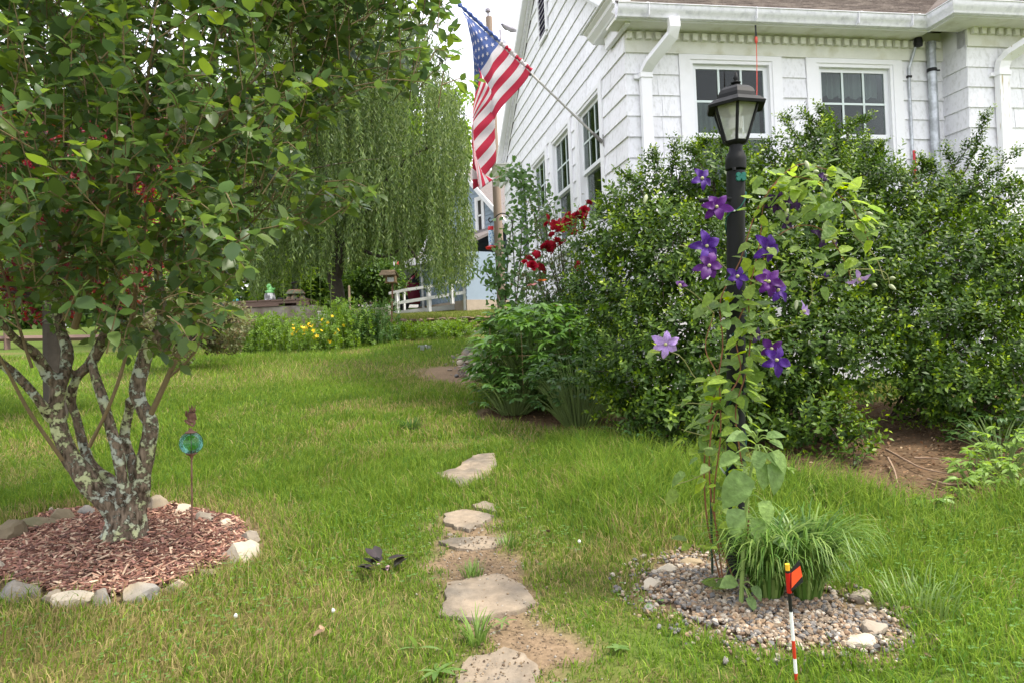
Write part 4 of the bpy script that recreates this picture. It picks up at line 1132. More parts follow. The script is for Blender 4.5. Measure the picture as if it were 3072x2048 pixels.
# leaves: trefoil groups placed along the vine mass
ct = [leaf_shape(1, .60, 3, .12, .22, 1, heart=1), leaf_shape(1, .55, 3, .25, .35, 1, heart=1), leaf_shape(1, .68, 3, .05, .12, 1, heart=1)]
cmat = leaf_mat('clematis_leaf', [(.12, .20, .05), (.17, .25, .075), (.24, .34, .03), (.13, .21, .065)], .5, .35, .5, tex=5)
zones = [  # x, y, rx, ry, count, size
 (1800, 430, 85, 55, 30, .075), (1880, 400, 55, 40, 15, .07), (1930, 480, 65, 60, 32, .09), (1970, 560, 50, 60, 24, .09), (1900, 430, 60, 45, 18, .085), (1840, 450, 60, 50, 18, .08), (1760, 500, 50, 50, 16, .075), (1740, 580, 40, 50, 14, .08),
 (1700, 720, 60, 40, 18, .095), (1660, 690, 50, 30, 10, .09), (1740, 760, 50, 50, 14, .075), (1690, 850, 60, 55, 16, .105), (1650, 900, 40, 40, 10, .09), (1640, 960, 50, 45, 10, .085),
 (1600, 925, 35, 30, 8, .075), (1600, 1010, 40, 40, 8, .075), (1640, 1070, 45, 50, 9, .085), (1580, 1110, 40, 30, 5, .085), (1540, 810, 40, 22, 5, .075), (1570, 570, 30, 15, 3, .08), (1600, 1230, 30, 30, 5, .085), (1690, 1330, 50, 40, 8, .075), (1850, 620, 70, 50, 12, .07), (1640, 1180, 40, 40, 6, .08), (1690, 900, 50, 60, 16, .08), (1680, 990, 45, 50, 14, .075), (1670, 1060, 45, 50, 10, .07), (1720, 820, 45, 50, 12, .08), (1700, 660, 45, 40, 10, .08), (1710, 960, 40, 40, 8, .07), (1695, 700, 30, 60, 8, .07), (1705, 780, 30, 60, 10, .07), (1700, 880, 32, 60, 12, .07), (1700, 980, 34, 60, 10, .065), (1690, 1100, 34, 60, 10, .065), (1690, 1200, 34, 60, 9, .06), (1650, 1010, 40, 60, 10, .07), (1640, 1110, 40, 60, 8, .065), (1850, 560, 50, 40, 10, .07)]
P = []; D = []; Nn = []; S = []
for x, y, rx, ry, n, s in zones:
    for k in range(n):
        a = random.uniform(0, 6.28); r_ = math.sqrt(random.random())
        P.append(lp(x+rx*r_*math.cos(a), y+ry*r_*math.sin(a), random.uniform(-.18, .03)))
        D.append((math.cos(a)+random.gauss(0, .5), random.gauss(-.35, .5), random.gauss(-.25, .45))); Nn.append((random.gauss(0, .45), random.gauss(-.45, .35), 1)); S.append(s*random.uniform(.6, 1.05))
leaf_objects('leaf', ct, np.array(P), frames(np.array(D), np.array(Nn)), S, cmat, clem, CB)
# blossoms: six pointed petals and a pale centre
def petal_mesh(nm, mat, wd=.52, wav=.06):
    V = []; F = []; n = 7; mth = 4
    for i in range(n+1):
        t = i/n; ww = wd*.5*(max(0, math.sin(math.pi*min(1, t*.95+.03)))**.8)
        if i == n: ww = .012
        for j in range(-mth//2, mth//2+1):
            u = j/(mth/2)
            V.append((t, ww*u, .10*math.sin(t*2.6)-.16*t*t+.05*abs(u)*math.sin(t*3)+wav*math.sin(9*t+3*u)*abs(u)))
    w_ = mth+1
    for i in range(n):
        for j in range(mth): F.append((i*w_+j, (i+1)*w_+j, (i+1)*w_+j+1, i*w_+j+1))
    return new_mesh(nm, V, F, True, mats=[mat])
def petal_mat(nm, c1, c2):
    m = M(nm, c1, .55, .2, 25, .1, .25, ovar=.18, col2=c2, mixscale=6, aniso=(.6, 4, 4))
    t = m.node_tree; b = t.nodes['Principled BSDF']
    b.inputs['Sheen Weight'].default_value = .25
    tr = t.nodes.new('ShaderNodeBsdfTranslucent'); src = b.inputs['Base Color'].links[0].from_socket
    t.links.new(src, tr.inputs[0]); ms = t.nodes.new('ShaderNodeMixShader'); ms.inputs[0].default_value = .25
    t.links.new(b.outputs[0], ms.inputs[1]); t.links.new(tr.outputs[0], ms.inputs[2]); t.links.new(ms.outputs[0], t.nodes['Material Output'].inputs[0])
    return m
pm = {'v': petal_mesh('petal', petal_mat('violet_petal', (.045, .006, .165), (.075, .011, .23)), .56), 'm': petal_mesh('petal', petal_mat('magenta_purple_petal', (.065, .004, .125), (.09, .006, .16)), .62), 'd': petal_mesh('petal', petal_mat('dark_plum_petal', (.028, .004, .065), (.05, .007, .10)), .62), 'l': petal_mesh('petal', petal_mat('faded_lilac_petal', (.36, .21, .55), (.50, .36, .66)), .5)}
cen = new_mesh('stamens', *(lambda q: (np.array(q.V), q.F))(MB().lathe([(.005, 0), (.008, .004), (.007, .012), (.002, .018)], 9)), True, mats=[M('cream_stamens', (.40, .40, .20), .7, .3, 60, .4)])
flowers = [  # x, y, size(px radius), petals, kind, facing (dx, dz tilt), depth
 (1611, 411, 30, 5, 'v', (.2, -.1), -.1), (1645, 476, 36, 6, 'm', (0, -.15), -.14), (1622, 566, 38, 5, 'v', (.1, -.1), -.15), (1628, 612, 34, 6, 'm', (0, .1), -.18), (1692, 636, 30, 5, 'v', (.2, 0), -.14),
 (1762, 572, 37, 5, 'v', (.1, -.2), -.14), (1764, 648, 36, 6, 'm', (.1, 0), -.17), (1785, 668, 30, 5, 'v', (.3, .1), -.15), (1783, 466, 28, 6, 'd', (.2, -.3), -.1), (1822, 462, 26, 6, 'd', (.4, -.2), -.08), (1805, 512, 22, 4, 'd', (.6, -.2), -.08),
 (1886, 548, 28, 4, 'd', (.6, 0), -.05), (1912, 556, 20, 3, 'd', (.7, .1), -.08), (1782, 826, 38, 5, 'v', (.2, -.15), -.15), (1772, 800, 28, 4, 'm', (-.2, -.2), -.13), (1528, 790, 34, 6, 'l', (0, -.25), -.12), (1735, 770, 24, 4, 'd', (.8, -.1), -.08), (1893, 405, 22, 3, 'd', (.8, -.1), -.02), (1562, 658, 20, 3, 'm', (-.3, .5), -.1), (1843, 715, 24, 3, 'l', (.9, -.3), -.1), (1972, 640, 26, 4, 'l', (.2, -1.1), -.12), (1898, 625, 18, 2, 'v', (.8, 0), -.08)]
fd = 1.306/FPX*3.35
for x, y, s, n, kd, (dx, dz), dd in flowers:
    p = lp(x, y, dd)-CB
    nrm = np.array([dx, -1, dz+.15]); nrm /= np.linalg.norm(nrm)
    fl = link('flower', cen, clem, tuple(p))
    q = Vector(nrm).to_track_quat('Z', 'Y'); fl.rotation_euler = q.to_euler()
    a0 = random.uniform(0, 6.28)
    for k in range(n):
        a = a0+2*math.pi*k/n+random.uniform(-.14, .14)
        if n <= 3: a = a0+(k-1)*.8
        link('petal', pm[kd], fl, (0, 0, .002*(k % 2)), (0, random.uniform(-.4, .22), a), (s*fd*random.uniform(.85, 1.15), s*fd*random.uniform(.8, 1.15), s*fd*random.uniform(.6, 1.7)))
# nodding buds
bud = new_mesh('bud', *(lambda q: (np.array(q.V), q.F))(MB().lathe([(.003, 0), (.008, .008), (.0095, .02), (.006, .036), (.001, .048)], 8)), True, mats=[M('silvery_bud', (.33, .36, .22), .7, .2)])
for x, y in [(1485, 468-20), (1885, 445), (2045, 640), (2042, 655), (1990, 490), (1870, 395), (1850, 370), (1810, 480), (2005, 690-35), (1830, 690), (1715, 835)]:
    link('bud', bud, clem, tuple(lp(x, y, -.1)-CB), (random.uniform(1.6, 3.1), random.uniform(-.6, .6), 0))

# ---------------------------------------------------------------- tall sunflower plant in front of the post
SB_ = gfull(1702, 1390); sunp = thing('sunflower_plant', 'tall young sunflower plant with drooping heart-shaped leaves before the lamp post', 'plant', tuple(SB_))
sp = lambda x, y, dd=0: at(x*K, y*K, SB_[1]+dd)
q = spline([sp(1702, 1392), sp(1708, 1250), sp(1716, 1150), sp(1725, 1080), sp(1738, 1020)], 6)
sgm = M('pale_green_stalk', (.22, .31, .085), .6, .15, 20)
m = MB(); m.tube(q, np.linspace(.010, .006, len(q)), 8); m.build('stalk', sgm, sunp, smooth=True, base=SB_)
smat = leaf_mat('sunflower_leaf', [(.15, .235, .075), (.18, .27, .10), (.20, .30, .085), (.14, .22, .08)], .65, .2, .35, tex=5)
stm = [leaf_shape(1, .72, 4, .14, .35, 1, heart=1), leaf_shape(1, .66, 4, .22, .5, 1, heart=1)]
P = []; D = []; Nn = []; S = []
for sx, sy, x, y, x2, y2, s in [(1726, 1075, 1712, 1085, 1668, 1165, 1), (1718, 1140, 1690, 1165, 1690, 1235, 1), (1732, 1050, 1752, 1062, 1762, 1120, 1), (1732, 1050, 1775, 1060, 1798, 1130, 1), (1718, 1140, 1752, 1148, 1775, 1200, 1), (1712, 1200, 1775, 1235, 1822, 1250, .8), (1738, 1030, 1690, 1040, 1655, 1060, .9), (1738, 1030, 1775, 1035, 1815, 1075, .9), (1738, 1025, 1745, 1035, 1740, 1075, .8), (1738, 1015, 1760, 1000, 1795, 990, .7), (1738, 1015, 1770, 1010, 1800, 1020, .7), (1738, 1015, 1715, 1000, 1680, 995, .7), (1715, 1160, 1740, 1190, 1745, 1240, .9), (1738, 1010, 1745, 990, 1760, 975, .5), (1738, 1010, 1725, 990, 1715, 972, .5), (1738, 1020, 1762, 1040, 1790, 1060, .7), (1705, 1300, 1690, 1330, 1660, 1340, .5), (1704, 1340, 1730, 1345, 1750, 1370, .5), (1704, 1340, 1735, 1390, 1745, 1415, .5), (1704, 1345, 1720, 1370, 1735, 1395, .45)]:
    a = sp(sx, sy); b = sp(x, y, -.05); c = sp(x2, y2, -.10)
    m = MB(); m.tube(spline([a, (a+b)/2+np.array([0, 0, .015]), b], 3), .0028, 5); m.build('leaf_stalk', sgm, sunp, smooth=True, base=SB_)
    P.append(b); D.append(c-b); Nn.append((random.gauss(0, .2), -.7, .7)); S.append(np.linalg.norm(c-b)*.98)
leaf_objects('leaf', stm, np.array(P), frames(np.array(D), np.array(Nn, float)), S, smat, sunp, SB_)
# support stake
b = gfull(1635, 1325); tpp = at(1630*K, 985*K, b[1]-.02)
st = thing('plant_stake', 'thin dark green garden stake left of the lamp post', 'stake', tuple(b))
m = MB(); q = np.linspace(b-np.array([0, 0, .1]), tpp, 26); m.tube(q, [.0062 if k % 2 else .0052 for k in range(26)], 7); m.build('rod', M('green_coated_steel', (.03, .055, .035), .5), st, base=b)
m = MB(); m.lathe([(.006, 0), (.007, .004), (.004, .012)], 8, tpp); m.build('tip', MATS['green_coated_steel'], st, base=b)

# ---------------------------------------------------------------- arching grassy clumps right of the post
def grass_clump(name, label, c, n, L, spread, cols, wid=.011, updir=(0, 0), arch_=(.5, 1.0), pw_=1.4):
    c = np.array(c); t = thing(name, label, 'plant', tuple(c))
    seg = 7
    a = rng.random(n)*6.28; r0 = spread*np.sqrt(rng.random(n))
    base = np.stack([c[0]+r0*np.cos(a), c[1]+r0*np.sin(a), np.full(n, c[2])], 1)
    ll = L*(.35+.75*rng.random(n)); arch = arch_[0]+arch_[1]*rng.random(n)
    dirx = np.cos(a)+rng.normal(size=n)*.4+updir[0]; diry = np.sin(a)+rng.normal(size=n)*.4+updir[1]
    nn_ = np.hypot(dirx, diry); dirx /= nn_; diry /= nn_
    hx = np.zeros(n); hh = np.zeros(n); V = []; col = np.array(cols)[rng.integers(0, len(cols), n)]*(.75+.5*rng.random((n, 1)))
    for k in range(seg+1):
        s = k/seg; th = .12+arch*s*1.9   # angle from vertical grows: arching over
        # integrate along the arc approximately
        if k:
            tg = .08+.25*rng.random(n)+arch*((k-.5)/seg)**pw_; hx = hx+ll/seg*np.sin(tg); hh = hh+ll/seg*np.cos(tg)
        cen_ = base+np.stack([dirx*hx, diry*hx, hh], 1)
        ww = wid*(1-s**2.2)*.5*(.7+.6*rng.random(1))+.0006
        side = np.stack([-diry, dirx, 0*dirx], 1)
        V.append(cen_-side*ww); V.append(cen_+side*ww)
    V = np.stack(V, 1); n2 = 2*(seg+1)
    F = []
    idx = np.arange(n)*n2
    Fa = np.concatenate([np.stack([idx+2*k, idx+2*k+1, idx+2*k+3, idx+2*k+2], 1) for k in range(seg)])
    me = new_mesh('blades', V.reshape(-1, 3)-c, Fa, True, col=np.repeat(col, n2, 0), mats=[tint_mat('long_grass_blade', .45, .35, trans=.4, var=0)])
    o = link('blades', me, t); o['kind'] = 'stuff'
    return t
gcol = [(.10, .20, .03), (.16, .27, .05), (.22, .32, .08), (.08, .17, .03)]
grass_clump('grassy_clump', 'arching long-leaved green clump between lamp post and marker', gfull(1765, 1372), 360, .50, .055, gcol, arch_=(2.2, .9), pw_=2.6)
grass_clump('grassy_clump', 'right-hand fountain-like green clump behind the striped marker', gfull(1855, 1372), 480, .54, .055, gcol, arch_=(2.2, .9), pw_=2.6)

# ---------------------------------------------------------------- striped driveway marker
mb = np.array([*(at(1832*K, 1600*K, 2.62)[:2]), 0]); mb[2] = G(mb[0], mb[1])-.02
mt_ = at(1808*K, 1296*K, 2.56)
mk = thing('driveway_marker', 'red and white striped marker stick with orange reflector flag and yellow cap', 'marker', tuple(mb))
ax = mt_-mb
def mk_seg(a, b, r, name, mat):
    m = MB(); m.tube([mb+ax*a, mb+ax*b], r, 12); return m.build(name, mat, mk, base=mb, smooth=True)
mred = M('marker_red', (.55, .045, .02), .4, .08); mwht = M('marker_white', (.78, .78, .76), .4, .05); mblk = M('marker_black', (.012, .012, .012), .5)
L_ = np.linalg.norm(ax)
tt = lambda y: (1568+95-y)/(1568+95-1296.)*1.0
ys = [(1700, 1610, mwht), (1610, 1550, mred), (1550, 1498, mwht), (1498, 1475-20, mred), (1455, 1400, mwht)]
f_ = lambda y: 1-(y-1296)/((1600-1296))
for y0, y1, mm_ in [(1640, 1580, mwht), (1580, 1550, mred), (1550, 1515, mwht), (1515, 1472, mred), (1472, 1396, mwht)]: mk_seg(f_(y0), f_(y1), .0058, 'band', mm_)
mk_seg(f_(1404), f_(1355), .0062, 'tape', mblk); mk_seg(f_(1360), f_(1314), .0085, 'reflector', M('red_reflector', (.45, .012, .01), .3, .1, 60)); mk_seg(f_(1318), f_(1308), .0075, 'collar', mblk); mk_seg(f_(1310), f_(1294), .0075, 'cap', M('yellow_cap', (.75, .42, .03), .4))
d0 = 2.56
fp = [(1812, 1312), (1836, 1283), (1845, 1335), (1818, 1357)]
fi = [(1818, 1314), (1838, 1298), (1843, 1322), (1818, 1350)]
for nm, pp, dep_, mat_ in (('flag_plate', fp, 0, mblk), ('flag_panel', fi, -.0025, M('orange_red_panel', (.75, .08, .02), .45, .1, 60))):
    m = MB(); Q = [at(x*K, y*K, d0+dep_) for x, y in pp]+[at(x*K, y*K, d0+dep_+.0022) for x, y in pp]
    m.add(Q, [(3, 2, 1, 0), (4, 5, 6, 7), (0, 1, 5, 4), (1, 2, 6, 5), (2, 3, 7, 6), (3, 0, 4, 7)]); m.build(nm, mat_, mk, base=mb)

# ---------------------------------------------------------------- frog ornament on a rod with a glass globe
ob = gfull(440, 1240); orn = thing('garden_ornament', 'rusty rod with teal glass globe and crowned frog figure on top', 'garden ornament', tuple(ob))
rust = M('rusty_iron', (.15, .075, .05), .7, .3, 40, .3, .3, col2=(.22, .12, .09), mixscale=20)
od = ob[1]; op = lambda x, y, dd=0: at(x*K, y*K, od+dd)
u_ = K/FPX*od
m = MB(); m.tube([ob-np.array([0, 0, .1]), op(440, 1045)], .0052, 8); m.build('rod', rust, orn, smooth=True, base=ob)
gc_ = op(439, 1016); gr = 26.5*u_
m = MB(); m.lathe([(.005, -1.45*gr), (.008, -1.28*gr), (.012, -1.12*gr), (.5*gr, -.93*gr), (.48*gr, -.86*gr), (.2*gr, -.92*gr)], 16, gc_); m.build('cup', rust, orn, smooth=True, base=ob)
m = MB(); m.lathe([(gr*math.sin(t), -gr*math.cos(t)) for t in np.linspace(.5, math.pi-.5, 22)], 28, gc_); gl = m.build('globe', None or glass_mat('teal_glass', (.55, .88, .82), .8, .08), orn, smooth=True, base=ob)
m = MB(); m.tube([gc_-np.array([0, 0, gr]), gc_+np.array([0, 0, gr])], .0022, 6); m.build('inner_rod', rust, gl, base=ob)
m = MB(); m.lathe([(.50*gr, .84*gr), (.52*gr, .90*gr), (.30*gr, 1.02*gr), (.14*gr, 1.15*gr), (.13*gr, 1.27*gr)], 16, gc_); m.build('cap', rust, orn, smooth=True, base=ob)
# frog: one skinned body
fz = lambda x, y, dd=0: op(439+(x-660)/7.125*.7656, 1180*.7656+ (y)/7.125*.7656, dd)   # crop (7.125x, origin 480,1180) -> 2352 frame
def fz(x, y, dd=0): return at(480+x/7.125, 1180+y/7.125, od+dd)
sk = [  # joints: x, y, depth, radius px(crop), parent
 (660, 600, 0, 62, -1), (665, 520, -.004, 82, 0), (672, 460, -.006, 66, 1), (684, 395, -.012, 74, 2), (700, 350, -.010, 44, 3),
 (590, 470, 0, 30, 2), (550, 480, -.005, 24, 5), (556, 410, -.01, 20, 6), (572, 360, -.012, 26, 7),
 (755, 480, 0, 26, 2), (770, 540, -.004, 20, 9), (790, 560, -.006, 18, 10),
 (600, 600, -.01, 40, 0), (535, 565, -.02, 36, 12), (620, 640, -.03, 28, 13), (700, 690, -.035, 22, 14), (720, 700, -.04, 16, 15),
 (730, 610, -.008, 34, 0), (750, 590, -.01, 28, 17), (720, 660, -.02, 24, 18), (690, 705, -.02, 20, 19)]
me = bpy.data.meshes.new('frog')
me.from_pydata([tuple(fz(x, y, d)-ob) for x, y, d, r, p in sk], [(i, p) for i, (x, y, d, r, p) in enumerate(sk) if p >= 0], [])
fo = link('frog_figure', me, orn)
fm = fo.modifiers.new('skin', 'SKIN')
for i, s_ in enumerate(sk):
    rr = s_[3]/7.125/FPX*od; me.skin_vertices[0].data[i].radius = (rr, rr*.85)
me.skin_vertices[0].data[0].use_root = True
fm.use_smooth_shade = True
fo.modifiers.new('sub', 'SUBSURF').levels = 2; fo.modifiers['sub'].render_levels = 2
me.materials.append(rust)
m = MB(); m.lathe([(.017, 0), (.0165, .004)], 12, fz(690, 330)); 
for k in range(6):
    a = k/6*6.28; c = fz(690, 330); r_ = .016
    m.add([c+np.array([r_*math.cos(a-.4), r_*math.sin(a-.4), 0]), c+np.array([r_*math.cos(a+.4), r_*math.sin(a+.4), 0]), c+np.array([1.35*r_*math.cos(a), 1.35*r_*math.sin(a), .026]), c+np.array([.7*r_*math.cos(a), .7*r_*math.sin(a), .004])], [(0, 1, 2), (1, 3, 2), (3, 0, 2)])
m.build('crown', rust, orn, base=ob)
for ex in (660, 735):
    m = MB(); m.lathe([(.003, -.008), (.008, -.004), (.009, 0), (.007, .005), (.002, .009)], 9, fz(ex, 352, -.022)); m.build('eye', rust, orn, smooth=True, base=ob)
m = MB(); m.tube([fz(615, 392, -.03), fz(660, 405, -.052), (fz(705, 402, -.055)), fz(752, 388, -.04)], .0026, 6); m.build('mouth', M('dark_rust', (.05, .02, .015), .8), orn, base=ob)
# ================================================================ flag on a wall-mounted pole
FE0 = at(1803, 424, 9.12); FE1 = at(1367, 5, 8.6)
flag = thing('american_flag', 'american flag hanging from an angled pole on the white gable', 'flag', tuple(FE0))
FB_ = np.array(FE0)
alum = M('brushed_pole', (.42, .40, .38), .4, .12, 20, 0, .5)
m = MB(); m.tube([FE0, FE0*.5+FE1*.5, FE1], [.0135, .0125, .011], 10); m.build('pole', alum, flag, smooth=True, base=FB_)
m = MB(); m.lathe([(.004, -.03), (.02, -.02), (.026, 0), (.02, .02), (.004, .03)], 10, FE1); m.build('pole_end', M('gilt_ball', (.35, .28, .15), .4), flag, smooth=True, base=FB_)
dpole = (FE1-FE0)/np.linalg.norm(FE1-FE0)
m = MB(); m.tube([FE0+dpole*-.02, FE0+dpole*.14], [.024, .02], 10); gn = np.array([math.cos(HYAW), math.sin(HYAW), 0]); c = FE0+gn*.03
m.add([c+np.array([0, s*.03, t*.07])-gn*k for k in (0, .012) for s, t in ((-1, -1), (1, -1), (1, 1), (-1, 1))], [(0, 1, 2, 3), (7, 6, 5, 4), (0, 4, 5, 1), (1, 5, 6, 2), (2, 6, 7, 3), (3, 7, 4, 0)])
m.build('bracket', M('cast_grey_metal', (.20, .19, .18), .6), flag, base=FB_)
def fnodes(h):
    """folded path of the cloth at height h along the hoist: (px, py, depth offset)"""
    pole = np.array([1385+207*h, 31+188*h, 0])
    hi = h > .54; k = h/.54; q = (h-.54)/.46
    cy = 356-416*(1-h) if hi else 60+105*k
    cx_ = 1473+12*q if hi else 1400+73*k
    A = [cx_, cy, -.035]
    B = [1424, cy+82, .03] if hi else [1420, 150+97*k, .03]
    C_ = [1484+6*q, cy+118+6*q, .05] if hi else [1440+44*k, 225+58*k, .05]
    D = [1417+2*math.sin(7*h), cy+205+12*q, .0] if hi else [1418, 330+40*k, .02]
    E_ = [1438+62*q, 572-46*q, .05] if hi else [1422+16*k, 480+92*k, .06]
    return [pole]+[np.array(v) for v in (A, B, C_, D, E_)]
def fpos(h, f):
    nd = fnodes(h)
    ln = [0]
    for a, b in zip(nd[:-1], nd[1:]): ln.append(ln[-1]+np.linalg.norm((b-a)[:2])+8)
    kn = [v/ln[-1] for v in ln]
    i = next((j for j in range(len(nd)-1) if f <= kn[j+1]), len(nd)-2)
    t = (f-kn[i])/(kn[i+1]-kn[i])
    ts = t*.6+.4*t*t*(3-2*t)
    q = nd[i]+(nd[i+1]-nd[i])*np.array([ts, t, ts])
    wr = math.sin(f*31+h*17)*.005*min(1, f*6)+math.sin(h*40+f*5)*.004*min(1, f*4)
    d = 8.6+(9.12-8.6)*(.05+.45*h)
    return at(q[0]+math.sin(f*19+h*7)*1.2*min(1, f*5), q[1], d-.02+q[2]+wr)
NH, NF = 78, 90
V = []; F = []; mi = []
for i in range(NH+1):
    for j in range(NF+1): V.append(fpos(i/NH, j/NF))
for i in range(NH):
    for j in range(NF):
        F.append((i*(NF+1)+j, i*(NF+1)+j+1, (i+1)*(NF+1)+j+1, (i+1)*(NF+1)+j))
        s = (i*13)//NH; mi.append(2 if (s < 7 and j < NF*.4) else (0 if s % 2 == 0 else 1))
def cloth_mat(nm, c):
    m_ = M(nm, c, .85, .08, 60, .15, .15, ovar=0); t = m_.node_tree; b = t.nodes['Principled BSDF']
    tr = t.nodes.new('ShaderNodeBsdfTranslucent'); t.links.new(b.inputs['Base Color'].links[0].from_socket, tr.inputs[0])
    ms = t.nodes.new('ShaderNodeMixShader'); ms.inputs[0].default_value = .35
    t.links.new(b.outputs[0], ms.inputs[1]); t.links.new(tr.outputs[0], ms.inputs[2]); t.links.new(ms.outputs[0], t.nodes['Material Output'].inputs[0]); return m_
fr_, fw_, fb_ = cloth_mat('flag_red', (.52, .045, .085)), cloth_mat('flag_white', (.72, .68, .70)), cloth_mat('flag_blue', (.10, .15, .36))
me = new_mesh('cloth', np.array(V)-FB_, F, True, mats=[fr_, fw_, fb_], midx=mi)
cl = link('cloth', me, flag)
sm_ = cl.modifiers.new('thickness', 'SOLIDIFY'); sm_.thickness = .0015
cl.modifiers.new('soft', 'SMOOTH').iterations = 2
for row in range(9):
    for col in range(6 if row % 2 == 0 else 5):
        h0 = .54*(row+1)/10; f0 = .4*(2*col+1+(row % 2))/12
        if f0 < .03: continue
        if f0*1.0 > .36: continue
        V = []
        for k in range(10):
            r_ = (.030 if k % 2 == 0 else .012); a = k*math.pi/5+math.pi
            p = fpos(h0+r_*math.sin(a)*.95, f0+r_*math.cos(a)*.5)
            v = p-CAM; V.append(p-v/np.linalg.norm(v)*.008-FB_)
        V.append(np.mean(V, 0))
        link('star', new_mesh('star', V, [(k, (k+1) % 10, 10) for k in range(10)], mats=[fw_]), cl)
# rolled sleeve of cloth along the pole
for a, b, mt in ((-.06, .54, fb_), (.54, .62, fw_), (.62, .69, fr_), (.69, .77, fw_), (.77, .84, fr_), (.84, .92, fw_), (.92, 1.0, fr_)):
    n = max(4, int((b-a)*40)); q = []
    for k in range(n+1):
        h = a+(b-a)*k/n; d = 8.6+(9.12-8.6)*(.05+.45*h); q.append(at(1385+207*h+3, 31+188*h-7, d-.01))
    m = MB(); m.tube(q, [.020+.008*math.sin(k*2.1) for k in range(n+1)], 9, True, jit=.18); m.build('sleeve', mt, flag, smooth=True, base=FB_)
m = MB(); m.tube([at(1578, 213, 8.86), at(1594, 226, 8.87)], .021, 10); m.build('clip', M('dark_clip', (.05, .05, .05), .5), flag, base=FB_)
# ================================================================ shrubs and flowers by the house
def sprig(n=9, ln=.11, lf=.034, wd=.55, updir=.5, fold=.2):
    """little shoot along +x carrying n leaves; returns verts, faces, tip weight per vertex"""
    lv, lfa = leaf_shape(1, wd, 1, fold, .08)
    V = []; F = []; W = []; b = 0
    for k in range(n):
        t = (k+1)/n; a = k*2.4
        p = np.array([ln*t, 0, 0])
        out = np.array([.35+.5*t, math.cos(a), math.sin(a)]); out /= np.linalg.norm(out)
        nr = np.array([1, 0, 0])-out*out[0]+.05
        fr = frames(out[None], nr[None])[0]
        s = lf*random.uniform(.75, 1.15)*(1.1-.45*t*t)
        V.append(lv@fr.T*s+p); F.append(lfa+b); W += [t]*len(lv); b += len(lv)
    return np.vstack(V), np.vstack(F), np.array(W)
def blob_cloud(blobs, dens, inner=.3, rough=.22, flat_bottom=None):
    """points on the outside of a lumpy union of ellipsoids, with outward directions"""
    C = np.array([b[0] for b in blobs]); Rr = np.array([b[1] for b in blobs])
    P = []; D = []
    for i in range(len(blobs)):
        n = int(dens*4*math.pi*Rr[i]**2)
        d = rand_dirs(n)
        ph = .5*(np.sin(d[:, 0]*5+i*2.1)*np.cos(d[:, 1]*4.3+i)+np.sin(d[:, 2]*5.7+i*.7+d[:, 0]*3))
        r_ = Rr[i]*(1+rough*ph)*np.where(rng.random(n) < inner, .45+.5*rng.random(n), 1+.08*rng.normal(size=n))
        p = C[i]+d*r_[:, None]*np.array([1, 1, .95])
        ins = np.zeros(n, bool)
        for j in range(len(blobs)):
            if j != i: ins |= np.linalg.norm(p-C[j], axis=1) < Rr[j]*.78
        ok = (~ins | (rng.random(n) < .10)) & ((np.sin(p[:, 0]*8+2*np.sin(p[:, 2]*5+i))*np.sin(p[:, 2]*9+2*np.sin(p[:, 1]*6+p[:, 0]*4)) > -.15) | (rng.random(n) < .22))
        P.append(p[ok]); D.append(d[ok])
    P = np.vstack(P); D = np.vstack(D)
    ok = P[:, 2] > G(P[:, 0], P[:, 1])+.04
    return P[ok], D[ok]
def sprig_mass(P, D, tm, up=.45, jit=.5, scl=(.8, 1.3)):
    parts = []
    for k in range(len(tm)):
        p = P[k::len(tm)]; d = D[k::len(tm)]
        dd = d+np.array([0, 0, up])+rand_dirs(len(p))*jit
        nn_ = rand_dirs(len(p))+np.array([0, 0, .8])
        S = rng.uniform(scl[0], scl[1], len(p))
        V, F, rn = scatter((tm[k][0], tm[k][1]), p, frames(dd, nn_), S)
        w_ = np.tile(tm[k][2], len(p))
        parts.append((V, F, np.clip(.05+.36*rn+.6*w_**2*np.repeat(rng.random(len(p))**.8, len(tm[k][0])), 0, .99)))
    return parts
def fb(x, y, d, r): return (at(x*K, y*K, d), r*K/FPX*d)
holly_t = [sprig(10, .14, .050, .5), sprig(9, .12, .046, .5), sprig(11, .17, .052, .48), sprig(7, .10, .044, .5)]
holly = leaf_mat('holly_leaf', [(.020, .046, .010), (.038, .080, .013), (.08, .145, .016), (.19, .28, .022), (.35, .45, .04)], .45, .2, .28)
twigm = M('dark_twig', (.07, .055, .04), .9, .2)
